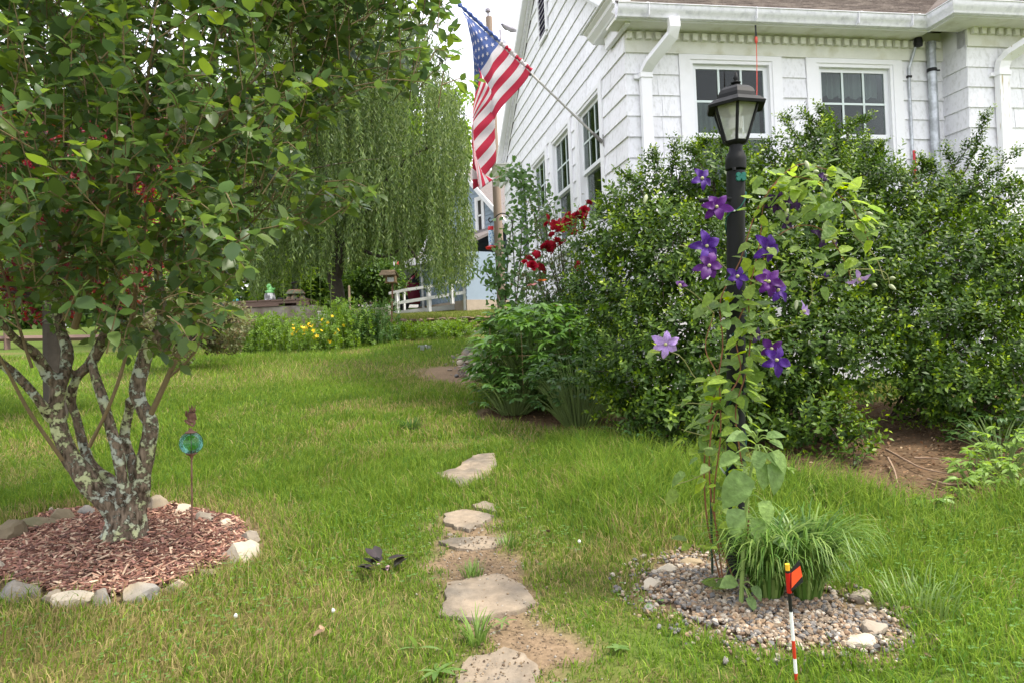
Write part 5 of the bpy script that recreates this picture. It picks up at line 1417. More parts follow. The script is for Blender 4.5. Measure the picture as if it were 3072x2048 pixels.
def shrub(name, label, blobs, dens, base, mat, tm, shoots_=(), up=.5, cat='shrub', inner=.45, jit=.5, scl=(.65, 1.45), trunk=True):
    base = np.array(base); t = thing(name, label, cat, tuple(base))
    B = [fb(*b) for b in blobs]
    P, D = blob_cloud(B, dens, inner)
    parts = sprig_mass(P, D, tm, up, jit, scl)
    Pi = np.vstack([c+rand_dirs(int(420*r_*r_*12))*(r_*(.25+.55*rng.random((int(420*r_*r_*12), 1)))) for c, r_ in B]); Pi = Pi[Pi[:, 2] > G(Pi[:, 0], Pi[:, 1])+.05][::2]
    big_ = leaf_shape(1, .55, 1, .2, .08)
    parts.append((lambda v, f, r_: (v, f, r_*.4))(*scatter(big_, Pi, frames(rand_dirs(len(Pi)), rand_dirs(len(Pi))), rng.uniform(.05, .075, len(Pi)))))  # inner leaves held to the ramp's dark end: interior shade put into their colour
    m = MB()
    if trunk:
        for i, (c, r_) in enumerate(B):
            a = base+np.array([random.uniform(-.25, .25), random.uniform(-.2, .2), -.05])
            q = spline([a, a*.6+c*.4+np.array([random.uniform(-.1, .1), 0, -.05]), c, c+np.array([random.uniform(-.3, .3)*r_*2, random.uniform(-.3, .1)*r_*2, r_*.7])], 4)
            m.tube(q, np.linspace(.018, .004, len(q)), 5, False)
            for k in range(7):
                d = rand_dirs(1)[0]; m.tube([c, c+d*r_*.5, c+d*r_*.95+np.array([0, 0, .05])], [.006, .004, .002], 4, False)
    for sh in shoots_:
        q = spline([at(x*K, y*K, d) for x, y, d in sh], 5); m.tube(q, np.linspace(.006, .0025, len(q)), 5, False)
        dd = np.gradient(q, axis=0)
        n = len(q)*3
        ii_ = rng.integers(len(q)//4, len(q), n)
        parts += sprig_mass(q[ii_]+rng.normal(size=(n, 3))*.012, dd[ii_]/np.linalg.norm(dd[ii_], axis=1)[:, None], tm, .2, .8, (.6, .95))
    if trunk or shoots_: m.build('branches', twigm, t, base=base)
    foliage('foliage', parts, mat, t, base)
    return t
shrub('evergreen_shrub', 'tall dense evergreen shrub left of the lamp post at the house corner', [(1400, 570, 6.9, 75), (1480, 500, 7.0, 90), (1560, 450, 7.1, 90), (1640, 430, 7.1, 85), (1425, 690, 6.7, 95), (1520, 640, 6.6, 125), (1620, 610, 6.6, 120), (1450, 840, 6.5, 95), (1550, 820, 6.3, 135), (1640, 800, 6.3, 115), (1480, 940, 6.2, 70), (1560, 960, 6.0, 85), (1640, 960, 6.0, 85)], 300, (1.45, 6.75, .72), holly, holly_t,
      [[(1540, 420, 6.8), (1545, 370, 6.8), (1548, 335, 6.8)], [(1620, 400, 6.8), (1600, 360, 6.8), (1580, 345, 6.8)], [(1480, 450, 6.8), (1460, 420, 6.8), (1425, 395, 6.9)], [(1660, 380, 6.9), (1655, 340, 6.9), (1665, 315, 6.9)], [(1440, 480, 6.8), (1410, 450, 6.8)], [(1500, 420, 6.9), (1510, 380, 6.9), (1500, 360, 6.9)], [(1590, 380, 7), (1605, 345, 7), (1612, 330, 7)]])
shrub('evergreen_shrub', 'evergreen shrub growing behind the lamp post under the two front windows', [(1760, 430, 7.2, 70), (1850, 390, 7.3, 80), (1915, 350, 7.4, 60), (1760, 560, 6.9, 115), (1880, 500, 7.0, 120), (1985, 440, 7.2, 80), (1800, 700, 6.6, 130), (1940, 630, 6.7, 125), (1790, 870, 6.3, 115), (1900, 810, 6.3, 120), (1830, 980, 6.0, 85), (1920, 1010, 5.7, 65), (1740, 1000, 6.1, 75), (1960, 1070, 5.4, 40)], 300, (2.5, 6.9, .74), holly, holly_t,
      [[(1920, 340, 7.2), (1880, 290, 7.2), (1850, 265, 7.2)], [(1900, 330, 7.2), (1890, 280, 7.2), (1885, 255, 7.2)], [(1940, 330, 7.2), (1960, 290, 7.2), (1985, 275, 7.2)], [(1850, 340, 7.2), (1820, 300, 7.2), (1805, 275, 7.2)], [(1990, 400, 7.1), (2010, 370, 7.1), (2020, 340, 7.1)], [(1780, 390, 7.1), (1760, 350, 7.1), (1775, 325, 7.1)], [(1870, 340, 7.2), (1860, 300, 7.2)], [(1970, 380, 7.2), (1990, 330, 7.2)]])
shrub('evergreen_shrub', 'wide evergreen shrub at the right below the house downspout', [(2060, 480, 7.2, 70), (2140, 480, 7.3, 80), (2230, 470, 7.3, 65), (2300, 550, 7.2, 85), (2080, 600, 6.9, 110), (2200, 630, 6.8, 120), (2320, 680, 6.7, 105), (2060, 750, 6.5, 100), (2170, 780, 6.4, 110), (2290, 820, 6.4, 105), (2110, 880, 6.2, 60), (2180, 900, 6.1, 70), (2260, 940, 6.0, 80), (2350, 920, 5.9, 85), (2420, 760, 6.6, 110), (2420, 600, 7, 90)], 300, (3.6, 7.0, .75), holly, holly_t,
      [[(2190, 440, 7.1), (2230, 370, 7.1), (2255, 300, 7.1), (2262, 268, 7.1)], [(2230, 440, 7.1), (2250, 390, 7.1), (2265, 355, 7.1)], [(2240, 430, 7.1), (2290, 390, 7.1), (2325, 355, 7.1)], [(2160, 430, 7.1), (2150, 400, 7.1), (2135, 375, 7.1)], [(2110, 430, 7.1), (2120, 390, 7.1), (2115, 370, 7.1)], [(2280, 470, 7.1), (2310, 430, 7.1), (2350, 420, 7.1)], [(2210, 430, 7.1), (2190, 390, 7.1), (2175, 350, 7.1)], [(2080, 430, 7.1), (2060, 400, 7.1)], [(2180, 400, 7.1), (2230, 330, 7.1)]])

# ---------------------------------------------------------------- leafy peony plant
def compound(base, n, spread, hgt, tm, size, mat, t, stem_mat, leaflets=7, top=300):
    P = []; D = []; Nn = []; S = []; m = MB()
    base = np.array(base)
    for i in range(n):
        a = random.uniform(0, 6.28); r_ = spread*math.sqrt(random.random()); h = hgt*(.35+.7*random.random())*(1-.35*(r_/spread)**2)
        tip = base+np.array([r_*math.cos(a), r_*math.sin(a), h])
        b0 = base+np.array([.3*r_*math.cos(a), .3*r_*math.sin(a), 0])
        q = spline([b0, (b0+tip)/2+np.array([0, 0, h*.12]), tip], 4)
        m.tube(q, np.linspace(.006, .0025, len(q)), 5, False)
        d = np.array([math.cos(a), math.sin(a), .25])
        for k in range(leaflets):
            b_ = (k-(leaflets-1)/2)*.42
            dd = np.array([math.cos(a+b_), math.sin(a+b_), random.uniform(-.35, .35)])
            P.append(tip-d*.04*abs(b_)); D.append(dd); Nn.append((random.gauss(0, .3), random.gauss(0, .3), 1)); S.append(size*random.uniform(.7, 1.15))
    P = np.array(P); S = np.array(S); Fr = frames(np.array(D), np.array(Nn))
    m.build('stems', stem_mat, t, base=base)['kind'] = 'stuff'
    o = np.argsort(np.linalg.norm(P-CAM, axis=1)); big = o[:top]; rest = o[top:]
    leaf_objects('leaflet', tm, P[big], Fr[big], S[big], mat, t, base)
    if len(rest): foliage('foliage', [scatter(tm[k], P[rest[k::len(tm)]], Fr[rest[k::len(tm)]], S[rest[k::len(tm)]]) for k in range(len(tm))], mat, t, base)
pt = [leaf_shape(1, .30, 2, .2, .2), leaf_shape(1, .34, 2, .15, .35)]
pmat = leaf_mat('peony_leaf', [(.06, .14, .03), (.085, .18, .03), (.12, .23, .045), (.07, .15, .035)], .38, .45, .3)
pb = at(1235*K, 930*K, 8.4); pb[2] = G(pb[0], pb[1])
peo = thing('peony_plant', 'big leafy green peony plant left of the tall shrub', 'plant', tuple(pb))
compound(pb+np.array([.12, 0, 0]), 330, .78, 1.12, pt, .15, pmat, peo, M('plant_stem', (.14, .20, .06), .7), 7, 260)
pb2 = at(1180*K, 935*K, 7.9); pb2[2] = G(pb2[0], pb2[1])
peo2 = thing('leafy_plant', 'low dark leafy plant at the grass edge below the peony', 'plant', tuple(pb2))
compound(pb2+np.array([.25, .1, 0]), 130, .48, .5, [leaf_shape(1, .42, 2, .2, .2)], .085, leaf_mat('low_plant_leaf', [(.045, .11, .03), (.07, .15, .03), (.10, .19, .045)], .4, .4, .3), peo2, MATS['plant_stem'], 5, 120)
pb3 = at(1330*K, 960*K, 7.2); pb3[2] = G(pb3[0], pb3[1])
peo3 = thing('leafy_plant', 'dark broad-leaved plant between peony and tall shrub', 'plant', tuple(pb3))
compound(pb3, 140, .5, .75, [leaf_shape(1, .5, 2, .2, .2)], .08, leaf_mat('shade_plant_leaf', [(.035, .085, .025), (.05, .11, .028), (.07, .14, .03)], .4, .4, .3), peo3, MATS['plant_stem'], 5, 120)
# peony support hoop
m = MB(); q = [pb+np.array([.5*math.cos(a), .5*math.sin(a)-.05, .55]) for a in np.linspace(0, 6.28, 24)]; hoop = thing('plant_support', 'thin tan wire hoop holding the peony', 'plant support', tuple(pb))
m.tube(q, .004, 5, False); m.build('hoop', M('tan_wire', (.25, .18, .09), .6), hoop, base=pb)
for a in (3.4, 4.4, 5.5):
    m = MB(); c = pb+np.array([.5*math.cos(a), .5*math.sin(a)-.05, 0]); m.tube([c, c+np.array([0, 0, .85])], .004, 5); m.build('leg', MATS['tan_wire'], hoop, base=pb)

shrub('leafy_shrub', 'mid-green shrub filling the wall foot between peony and roses', [(1290, 740, 9.2, 55), (1250, 760, 9.3, 55), (1330, 760, 8.8, 60), (1340, 680, 8.9, 40), (1200, 770, 10, 50), (1350, 850, 8.0, 70), (1170, 760, 11, 45)], 300, (.2, 9.2, .98), leaf_mat('wallfoot_leaf', [(.035, .08, .02), (.055, .12, .025), (.09, .17, .03), (.13, .22, .04)], .45, .3, .3), [sprig(8, .12, .06, .5), sprig(7, .10, .055, .5)], inner=.4)
# ---------------------------------------------------------------- red rose bush
rb_ = at(1290*K, 760*K, 9.6); rb_[2] = G(rb_[0], rb_[1])
rose = thing('rose_bush', 'rose bush with clusters of dark red blooms against the white gable', 'rose bush', tuple(rb_))
rp_ = lambda x, y, dd=0: at(x*K, y*K, 9.2+dd)
m = MB(); tips = [(1335, 500), (1300, 510), (1260, 520), (1355, 470), (1230, 590), (1280, 560), (1325, 615), (1215, 600), (1255, 575), (1240, 640), (1345, 540), (1200, 640), (1270, 480), (1310, 600), (1290, 640), (1350, 640), (1235, 500), (1225, 450)]
lp_ = []
for i, (x, y) in enumerate(tips):
    for rep in range(2):
        e = rp_(x+random.uniform(-12, 12), y+random.uniform(-8, 8), random.uniform(-.3, .25))
        b0 = rb_+np.array([random.uniform(-.25, .3), random.uniform(-.1, .1), 0])
        q = spline([b0, b0*.55+e*.45+np.array([random.uniform(-.12, .12), 0, .15]), e], 8)
        m.tube(q, np.linspace(.009, .003, len(q)), 5, False)
        lp_ += [q[k]+rng.normal(size=3)*.03 for k in range(6, len(q))]*4
        for k in range(8):
            s_ = q[random.randrange(4, len(q))]; d = rand_dirs(1)[0]; e2 = s_+d*.16+np.array([0, 0, .04]); m.tube([s_, e2], [.003, .0015], 4, False); lp_ += [e2+rng.normal(size=3)*.02 for _ in range(3)]
m.build('canes', M('rose_cane', (.09, .075, .045), .8), rose, base=rb_)
lp_ = np.array(lp_); n = len(lp_)
rlm = leaf_mat('rose_leaf', [(.06, .12, .04), (.09, .16, .05), (.12, .19, .06), (.13, .10, .05)], .45, .4, .35)
foliage('foliage', [scatter(leaf_shape(1, .6, 2, .15, .15), lp_+rng.normal(size=(n, 3))*.05, frames(rand_dirs(n)+np.array([0, -.3, -.1]), rand_dirs(n)*.6+np.array([0, -.3, 1])), rng.uniform(.03, .06, n))], rlm, rose, rb_)
def bloom_mesh(nm, mat, seed, n=22):
    r = random.Random(seed); V = []; F = []
    for k in range(n):
        t = k/n; a = k*2.399; el = .15+1.15*t   # outer petals flat, inner upright
        for_ = []
        b = len(V); ln = 1-.45*t; wd = .62-.2*t
        for i in range(4):
            s = i/3; w_ = wd*math.sin(.35+2.2*s*.9)
            for j in (-1, 0, 1):
                x = ln*s*math.cos(el*(.5+.5*s)); z = ln*s*math.sin(el*(.5+.5*s))+.10*j*j-.12*s*s*(1-t)
                y = w_*j*.55
                V.append((x*math.cos(a)-y*math.sin(a), x*math.sin(a)+y*math.cos(a), z+.05*t+r.uniform(-.03, .03)))
        for i in range(3):
            for j in range(2): F.append((b+i*3+j, b+(i+1)*3+j, b+(i+1)*3+j+1, b+i*3+j+1))
    return new_mesh(nm, V, F, True, mats=[mat])
rosem = M('crimson_petal', (.42, .008, .03), .6, .25, 14, .1, .2, col2=(.24, .004, .016), mixscale=4, ovar=.3)
rms = [bloom_mesh('bloom', rosem, k) for k in range(3)]
bl = [(1330, 500, 15), (1312, 508, 14), (1290, 515, 15), (1342, 485, 11), (1352, 468, 9), (1272, 520, 13), (1257, 517, 9), (1345, 503, 12), (1300, 528, 14), (1325, 517, 14), (1336, 520, 11), (1285, 530, 11), (1280, 556, 11), (1262, 568, 14), (1274, 575, 12), (1292, 560, 10), (1252, 570, 13), (1232, 585, 9), (1215, 598, 12), (1240, 618, 14), (1222, 612, 12), (1325, 620, 10), (1256, 500, 8), (1306, 496, 10), (1320, 535, 8), (1205, 603, 7), (1268, 540, 7), (1328, 607, 7)]
for i, (x, y, r_) in enumerate(bl):
    s = r_*K/FPX*9.0*1.3
    link('bloom', rms[i % 3], rose, tuple(rp_(x, y, -.32+random.uniform(-.08, .08))-rb_), (R(60)+random.uniform(-.6, .5), random.uniform(-.5, .5), random.uniform(0, 6)), (s, s, s))
# tall rambling canes left of the rose
vb = at(1165*K, 730*K, 11.2); vb[2] = G(vb[0], vb[1])
ram = thing('climbing_rose', 'tall leafy climbing canes at the far end of the white gable', 'climber', tuple(vb))
vl = [[(1160, 700), (1165, 620), (1172, 540), (1190, 470), (1205, 420), (1190, 395)], [(1185, 700), (1195, 600), (1200, 520), (1215, 460), (1225, 415)], [(1150, 690), (1140, 640), (1150, 580), (1165, 560)], [(1175, 640), (1210, 560), (1235, 520), (1260, 480), (1250, 455)], [(1205, 430), (1180, 400), (1165, 390)], [(1165, 690), (1125, 640), (1110, 610)], [(1190, 690), (1225, 640), (1240, 610)]]
m = MB(); pp = []
for ln in vl:
    q = spline([at(x*K, y*K, 10.8+random.uniform(-.2, .2)) for x, y in ln], 6); m.tube(q, np.linspace(.010, .003, len(q)), 5, False); pp += list(q)
m.build('canes', MATS['rose_cane'], ram, base=vb)
pp = np.array(pp); pp = np.repeat(pp, 8, 0); n = len(pp)
Pp = pp+rng.normal(size=(n, 3))*np.array([.11, .09, .07]); Fr = frames(rand_dirs(n)+np.array([0, -.4, -.2]), rand_dirs(n)*.7+np.array([0, -.5, .8])); S = rng.uniform(.06, .11, n)
vm = leaf_mat('climber_leaf', [(.06, .13, .035), (.09, .18, .04), (.12, .21, .06), (.075, .15, .045)], .42, .4, .35)
leaf_objects('leaf', [leaf_shape(1, .6, 2, .15, .2)], Pp[:220], Fr[:220], S[:220], vm, ram, vb)
foliage('foliage', [scatter(leaf_shape(1, .6, 2, .15, .2), Pp[220:], Fr[220:], S[220:])], vm, ram, vb)
# lilies below the rose
for x, y, c, lab in [(1222, 655, (.75, .30, .28), 'pink and yellow lily below the red roses'), (1245, 645, (.75, .20, .03), 'orange lily just below the red roses'), (1275, 705, (.55, .07, .02), 'rusty red lily near the peony top')]:
    b = at(x*K, y*K, 8.9); gb = np.array([b[0], b[1], G(b[0], b[1])])
    t = thing('lily', lab, 'flower', tuple(gb)); m = MB(); m.tube([gb, (gb+b)/2+np.array([.02, 0, 0]), b], .005, 5); m.build('stem', MATS['plant_stem'], t, base=gb)
    pmx = petal_mesh('petal', M('lily_petal_%d' % x, c, .5, .2, 20), .38, .03)
    for k in range(6): link('petal', pmx, t, tuple(b-gb), (R(55), random.uniform(-.3, .1), k*1.047), (.06, .06, .06))

# ---------------------------------------------------------------- shepherd's hook and hummingbird feeder
hb = at(1182*K, 800*K, 11.0); hb[2] = G(hb[0], hb[1])
hk = thing('shepherd_hook', 'black curved iron garden hook by the climbing canes', 'hook', tuple(hb))
hp = lambda x, y: at(1350+x/6.97, 600+y/6.97, 11.0)
q = spline([np.array([hp(1310, 600)[0], 11.0, hb[2]-.1]), hp(1310, 620), hp(1300, 480), hp(1240, 360), (hp(1160, 300)), hp(1080, 285), hp(1000, 320), hp(930, 390), hp(880, 450), hp(840, 465), hp(810, 430), hp(815, 390), hp(850, 378)], 6)
m = MB(); m.tube(q, .008, 8); m.build('rod', M('black_iron', (.012, .011, .012), .5), hk, smooth=True, base=hb)
fc = hp(860, 800); u = 11.0/FPX/6.97
ft = hp(845, 470)
fe = thing('hummingbird_feeder', 'hanging red and clear glass hummingbird feeder on the black hook', 'bird feeder', tuple(hp(870, 1050)))
FBs = np.array(fe.location)
redp = M('red_feeder_plastic', (.55, .02, .025), .35, .08)
m = MB(); m.tube([ft, hp(845, 540)], .0015, 4); m.build('wire', MATS['black_iron'], fe, base=FBs)
m = MB(); m.lathe([(20*u, 0), (58*u, -10*u), (62*u, -40*u), (60*u, -85*u)], 14, hp(850, 550)); m.build('lid', redp, fe, smooth=True, base=FBs)
m = MB(); m.lathe([(56*u, 0), (60*u, 30*u), (62*u, 160*u), (56*u, 320*u)], 14, hp(868, 960)); gb_ = m.build('bottle', M('blue_printed_glass', (.50, .62, .72), .15, .25, 30, 0, .6, col2=(.10, .22, .42), mixscale=40, thr=(.5, .58)), fe, smooth=True, base=FBs)
m = MB(); m.lathe([(40*u, -50*u), (100*u, -40*u), (125*u, -5*u), (130*u, 10*u), (90*u, 30*u), (60*u, 40*u)], 18, hp(868, 1000)); m.build('tray', redp, fe, smooth=True, base=FBs)
# ================================================================ beyond the lawn
def cr5(x, y, d): return at(1100+x/5.2275, 780+y/5.2275, d)
def cr6(x, y, d): return at(700+x/5.2275, 800+y/5.2275, d)
fieldm = M('brown_wall_stone', (.17, .13, .10), .95, .3, 6, .6, .1, col2=(.25, .18, .11), mixscale=3)
# stone retaining wall
sw = thing('stone_wall', 'low dry-laid brown stone retaining wall behind the lawn', 'wall', (-2.3, 19.4, float(G(-2.3, 19.2))))
swb = np.array(sw.location)
r = random.Random(5); x0 = -3.6
for row, (z0, z1) in enumerate([(-.02, .12), (.12, .23), (.23, .33), (.33, .42)]):
    x = x0-r.random()*.2
    while x < -.6:
        wd = r.uniform(.16, .48)
        me = rock_mesh('stone', wd*.56, .12, (z1-z0)*.60, int(x*100)+row*991, fieldm, 2, .22)
        link('stone', me, sw, (x+wd/2-swb[0], 19.40+r.uniform(-.02, .03)-swb[1], (z0+z1)/2+r.uniform(-.01, .01)), (0, 0, r.uniform(-.06, .06))); x += wd*.97
# grey kerb board in front of the wall
m = MB(); c = cr5(1300, 1125, 18.2); m.box(-1.6, 1.2, -.04, .04, -.03, .05); o = m.build('kerb_board', M('grey_board', (.35, .33, .30), .9, .2), None); o.location = (c[0], c[1], c[2]-.02); tag(o, 'pale grey board lying below the stone wall', 'board')
# bank grass above the wall
n = 60000; xx = rng.uniform(-6.5, 1.0, n); yy = rng.uniform(19.6, 26.5, n)
ll = rng.uniform(.05, .11, n); zz = G(xx, yy); a = rng.random(n)*6.28
B = np.stack([xx, yy, zz], 1); Wv = np.stack([np.cos(a), np.sin(a), 0*a], 1)*.012
Vt = np.stack([B-Wv, B+Wv, B+np.stack([rng.normal(size=n)*.03, rng.normal(size=n)*.03, ll], 1)], 1).reshape(-1, 3)
cc = np.repeat(np.array([(.17, .25, .035), (.25, .30, .06), (.30, .28, .09)])[rng.integers(0, 3, n)]*(.8+.4*rng.random((n, 1))), 3, 0)
tag(link('bank_grass', new_mesh('bank_grass', Vt, np.arange(3*n).reshape(-1, 3), col=cc, mats=[MATS['grass_blade']])), 'mown grass bank above the stone wall', 'grass', kind='stuff')

# ---------------------------------------------------------------- low hedge-like ground cover and border plants
lowm = leaf_mat('border_leaf', [(.09, .18, .025), (.14, .24, .03), (.20, .30, .045), (.08, .15, .03)], .45, .35, .35)
low_t = [sprig(8, .10, .07, .45), sprig(7, .12, .08, .4), sprig(9, .09, .06, .5)]
def bed(name, label, cat, pts, h, n, tm, mat, stuff=None, jx=.25, tall=None):
    """upright leafy stems around ground points"""
    P = []; D = []; c0 = np.array([pts[0][0], pts[0][1], G(pts[0][0], pts[0][1])])
    t = thing(name, label, cat, tuple(c0)); m = MB()
    for i in range(n):
        x, y = pts[random.randrange(len(pts))]; x += random.gauss(0, jx); y += random.gauss(0, jx*.8)
        hh = h*random.uniform(.55, 1.1); g = float(G(x, y)); lx, ly = random.gauss(0, .12)*hh, random.gauss(0, .12)*hh
        m.tube([(x, y, g), (x+lx, y+ly, g+hh)], [.004, .002], 4, False)
        k = max(3, int(hh/.075))
        for j in range(k):
            s = (j+.7)/k; P.append((x+lx*s, y+ly*s, g+hh*s)); a = random.uniform(0, 6.28); D.append((math.cos(a), math.sin(a), .6))
    m.build('stems', MATS['plant_stem'], t, base=c0)['kind'] = 'stuff'
    foliage('foliage', sprig_mass(np.array(P), np.array(D), tm, .3, .3, (.7, 1.2)), mat, t, c0)
    return t
def gp(x, y, d): p = at(x*K, y*K, d); return (p[0], p[1])
bed('ground_cover_row', 'bright green ground cover along the far end of the lawn', 'ground cover', [gp(x, 780, 17.3) for x in range(885, 1075, 6)], .36, 230, low_t, lowm, jx=.22)
bed('leafy_perennial', 'bushy green perennial left of the yellow flowers', 'perennial', [gp(x, 780, 16.3) for x in (570, 590, 610, 630, 650)], .72, 130, low_t, lowm)
bed('leafy_perennial', 'tall green perennial right of the yellow flowers', 'perennial', [gp(x, 780, 16.5) for x in (760, 775, 790, 810)], .95, 90, low_t, leaf_mat('milkweed_leaf', [(.10, .20, .035), (.17, .27, .04), (.22, .32, .06)], .45, .3, .35))
bed('leafy_perennial', 'dark green upright perennial beside the bird house pole', 'perennial', [gp(x, 780, 16.8) for x in (835, 850, 865)], .85, 75, low_t, leaf_mat('dark_border_leaf', [(.05, .11, .03), (.07, .15, .035), (.10, .19, .04)], .45, .3, .3))
yf = bed('yellow_flower_plant', 'clump of plants with bright yellow flowers at the lawn end', 'flowers', [gp(x, 780, 16.0) for x in (680, 700, 720, 740)], .55, 90, low_t, lowm)
ym = M('yellow_petal', (.80, .52, .01), .5, .15, 20, ovar=.15)
fm_ = MB()
for k in range(5):
    a = k*1.2566
    fm_.add([(0, 0, 0), (.6*math.cos(a-.4), .6*math.sin(a-.4), .25), (math.cos(a), math.sin(a), .3), (.6*math.cos(a+.4), .6*math.sin(a+.4), .25)], [(0, 1, 2, 3)])
fmm = new_mesh('blossom', fm_.V, fm_.F, mats=[ym])
yb = np.array(yf.location)
for x, y in [(945, 915), (940, 970), (960, 1005), (1020, 1000), (1075, 955), (1110, 965), (1140, 960), (1130, 985), (1155, 1005), (1190, 900), (1250, 930), (1230, 1000), (1255, 1010), (1270, 1000), (930, 1050), (1110, 1065), (1250, 1120), (1290, 1125), (1380, 920), (1380, 1005), (1485, 885), (1550, 780), (1495, 1175), (1605, 1050), (1640, 995), (1725, 925), (1400, 830), (1170, 935), (1100, 1000), (1210, 945), (990, 1030), (920, 1070), (1310, 1090), (1530, 1180)]:
    p = cr6(x, y, 15.6)
    s = random.uniform(.035, .055); link('blossom', fmm, yf, tuple(p-yb), (R(50)+random.uniform(-.6, .5), random.uniform(-.6, .6), random.uniform(0, 6)), (s, s, s))
# tall weeds before the concrete block
for x, y, d, lab in [(715, 612, 16.6, 'tall weed stem right before the concrete block'), (690, 640, 16.6, 'slim weed stem in the middle of the concrete block'), (735, 510, 17.2, 'tallest feathery stem behind the flowers'), (760, 590, 16.2, 'yellow-green tall stem left of the grey post'), (652, 640, 16.5, 'weed stem with drooping leaves left on the concrete block')]:
    b = at(x*K, 800*K, d); b[2] = G(b[0], b[1]); tp_ = at(x*K, y*K, d)
    t = thing('tall_weed', lab, 'weed', tuple(b), 0); m = MB(); m.tube(np.linspace(b, tp_, 6)+rng.normal(size=(6, 3))*.01, np.linspace(.006, .003, 6), 5); m.build('stem', MATS['plant_stem'], t, base=b)
    n = 42; s = rng.random(n); P = b+(tp_-b)*s[:, None]; a = rng.random(n)*6.28
    foliage('foliage', [scatter(leaf_shape(1, .2, 2, .15, .4), P, frames(np.stack([np.cos(a), np.sin(a), .35+0*a], 1), np.tile([0, 0, 1.0], (n, 1))+rand_dirs(n)*.2), .10+.10*(1-s))], MATS['milkweed_leaf'], t, b)

# ---------------------------------------------------------------- concrete block with pallet and ornaments
cb0 = cr6(-120, 660, 17.8); cb1 = cr6(1270, 660, 17.8)
zb = float(G(-4.5, 17.8))-.1
cw = cb1[0]-cb0[0]
blk = thing('concrete_planter', 'weathered concrete block wall behind the yellow flowers', 'wall', (cb0[0], 17.8, zb))
m = MB(); m.box(0, cw, 0, .9, 0, cb0[2]-zb); m.build('block', M('weathered_concrete', (.20, .165, .13), .95, .3, 4, .5, .1, col2=(.30, .27, .23), mixscale=2.2), blk, bevel=.02)
pz = cb0[2]+.003
pal = thing('wooden_pallet', 'old brown wooden pallet lying on the concrete block', 'pallet', (cb0[0]-.1, 17.75, pz))
wood = M('old_brown_wood', (.17, .115, .095), .9, .25, 6, .4, .1, aniso=(1, 8, 8))
h = (cr6(600, 550, 17.8)-cr6(600, 660, 17.8))[2]
pw = cr6(1190, 600, 17.8)[0]-cb0[0]+.1
m = MB(); m.box(0, pw, 0, .04, h*.35, h*.72); m.build('front_rail', wood, pal)
for xa, xb in ((0, .25), (.55, 1.45), (1.80, pw)): m = MB(); m.box(xa*pw/2.2 if xb != pw else .86*pw, xb*pw/2.2 if xb != pw else pw, 0.002, .1, 0, h*.35); m.build('block', wood, pal)
for k in range(7): m = MB(); m.box(k*pw/7+.01, (k+1)*pw/7-.02, -.02, .85, h*.722, h*.722+.035); m.build('deck_board', wood, pal)
m = MB(); m.box(0, pw, .8, .84, 0, h*.72); m.build('rear_rail', wood, pal)
pt_ = pz+h*.722+.036
u6 = 17.7/FPX/5.2275
# clay lantern tower
c = cr6(980, 540, 17.95); c[2] = pt_
tow = thing('clay_pot_tower', 'stacked green clay bowls topped by a small black solar light', 'garden ornament', tuple(c))
grn = M('mossy_clay', (.13, .15, .10), .85, .3, 20, .2, .2, col2=(.25, .17, .11), mixscale=12)
for dx in (-95, 0, 100): m = MB(); m.lathe([(60*u6, 0), (55*u6, 30*u6), (30*u6, 70*u6), (28*u6, 75*u6)], 12, (dx*u6, 0 if dx else -.1, 0)); m.build('foot', grn, tow, smooth=True)
m = MB(); m.lathe([(50*u6, 72*u6), (150*u6, 75*u6), (157*u6, 85*u6), (140*u6, 110*u6), (120*u6, 140*u6), (90*u6, 146*u6)], 20); m.build('bowl', grn, tow, smooth=True)
m = MB(); m.lathe([(112*u6, 141*u6), (108*u6, 152*u6), (60*u6, 155*u6)], 20); m.build('rim', M('terracotta_rim', (.33, .16, .10), .8), tow, smooth=True)
m = MB(); m.lathe([(35*u6, 156*u6), (40*u6, 165*u6), (25*u6, 172*u6)], 10); sl = m.build('light_base', MATS['black_iron'], tow)
for k in range(6): a = k*1.047; m = MB(); m.tube([(28*u6*math.cos(a), 28*u6*math.sin(a), 170*u6), (52*u6*math.cos(a), 52*u6*math.sin(a), 250*u6)], 5*u6, 4); m.build('bar', MATS['black_iron'], sl)
m = MB(); m.lathe([(58*u6, 248*u6), (66*u6, 258*u6), (50*u6, 278*u6), (15*u6, 286*u6)], 12); m.build('light_cap', MATS['black_iron'], tow, smooth=True)
# frog on a stump
c = cr6(578, 540, 17.95); c[2] = pt_
stp_ = thing('stump_ornament', 'grey and white tree stump ornament on the pallet', 'garden ornament', tuple(c))
m = MB(); m.lathe([(92*u6, 0), (85*u6, 40*u6), (76*u6, 112*u6), (60*u6, 113*u6)], 11); m.build('stump', M('stump_grey', (.15, .15, .15), .8, .2, 10, .2, .2, col2=(.75, .75, .75), mixscale=10, thr=(.5, .56), aniso=(1, 1, .4)), stp_)
fg = thing('frog_statue', 'bright green frog statue sitting on the stump ornament', 'statue', (c[0], c[1], pt_+113*u6))
gfm = M('glossy_green', (.12, .42, .08), .35, .15, 20, 0, .5, col2=(.35, .75, .30), mixscale=14)
me = bpy.data.meshes.new('frog_statue')
js = [(0, 0, 30, 48, -1), (0, 0, 75, 44, 0), (-15, -10, 120, 40, 1), (-35, -18, 140, 20, 2), (10, -20, 142, 20, 2), (40, -10, 70, 20, 1), (75, -15, 55, 16, 5), (88, -18, 85, 14, 6), (-45, -10, 30, 26, 0), (-70, -25, 12, 16, 8), (45, -20, 25, 26, 0), (80, -30, 12, 16, 10)]
me.from_pydata([(x*u6, y*u6, z*u6) for x, y, z, r_, p in js], [(i, j[4]) for i, j in enumerate(js) if j[4] >= 0], [])
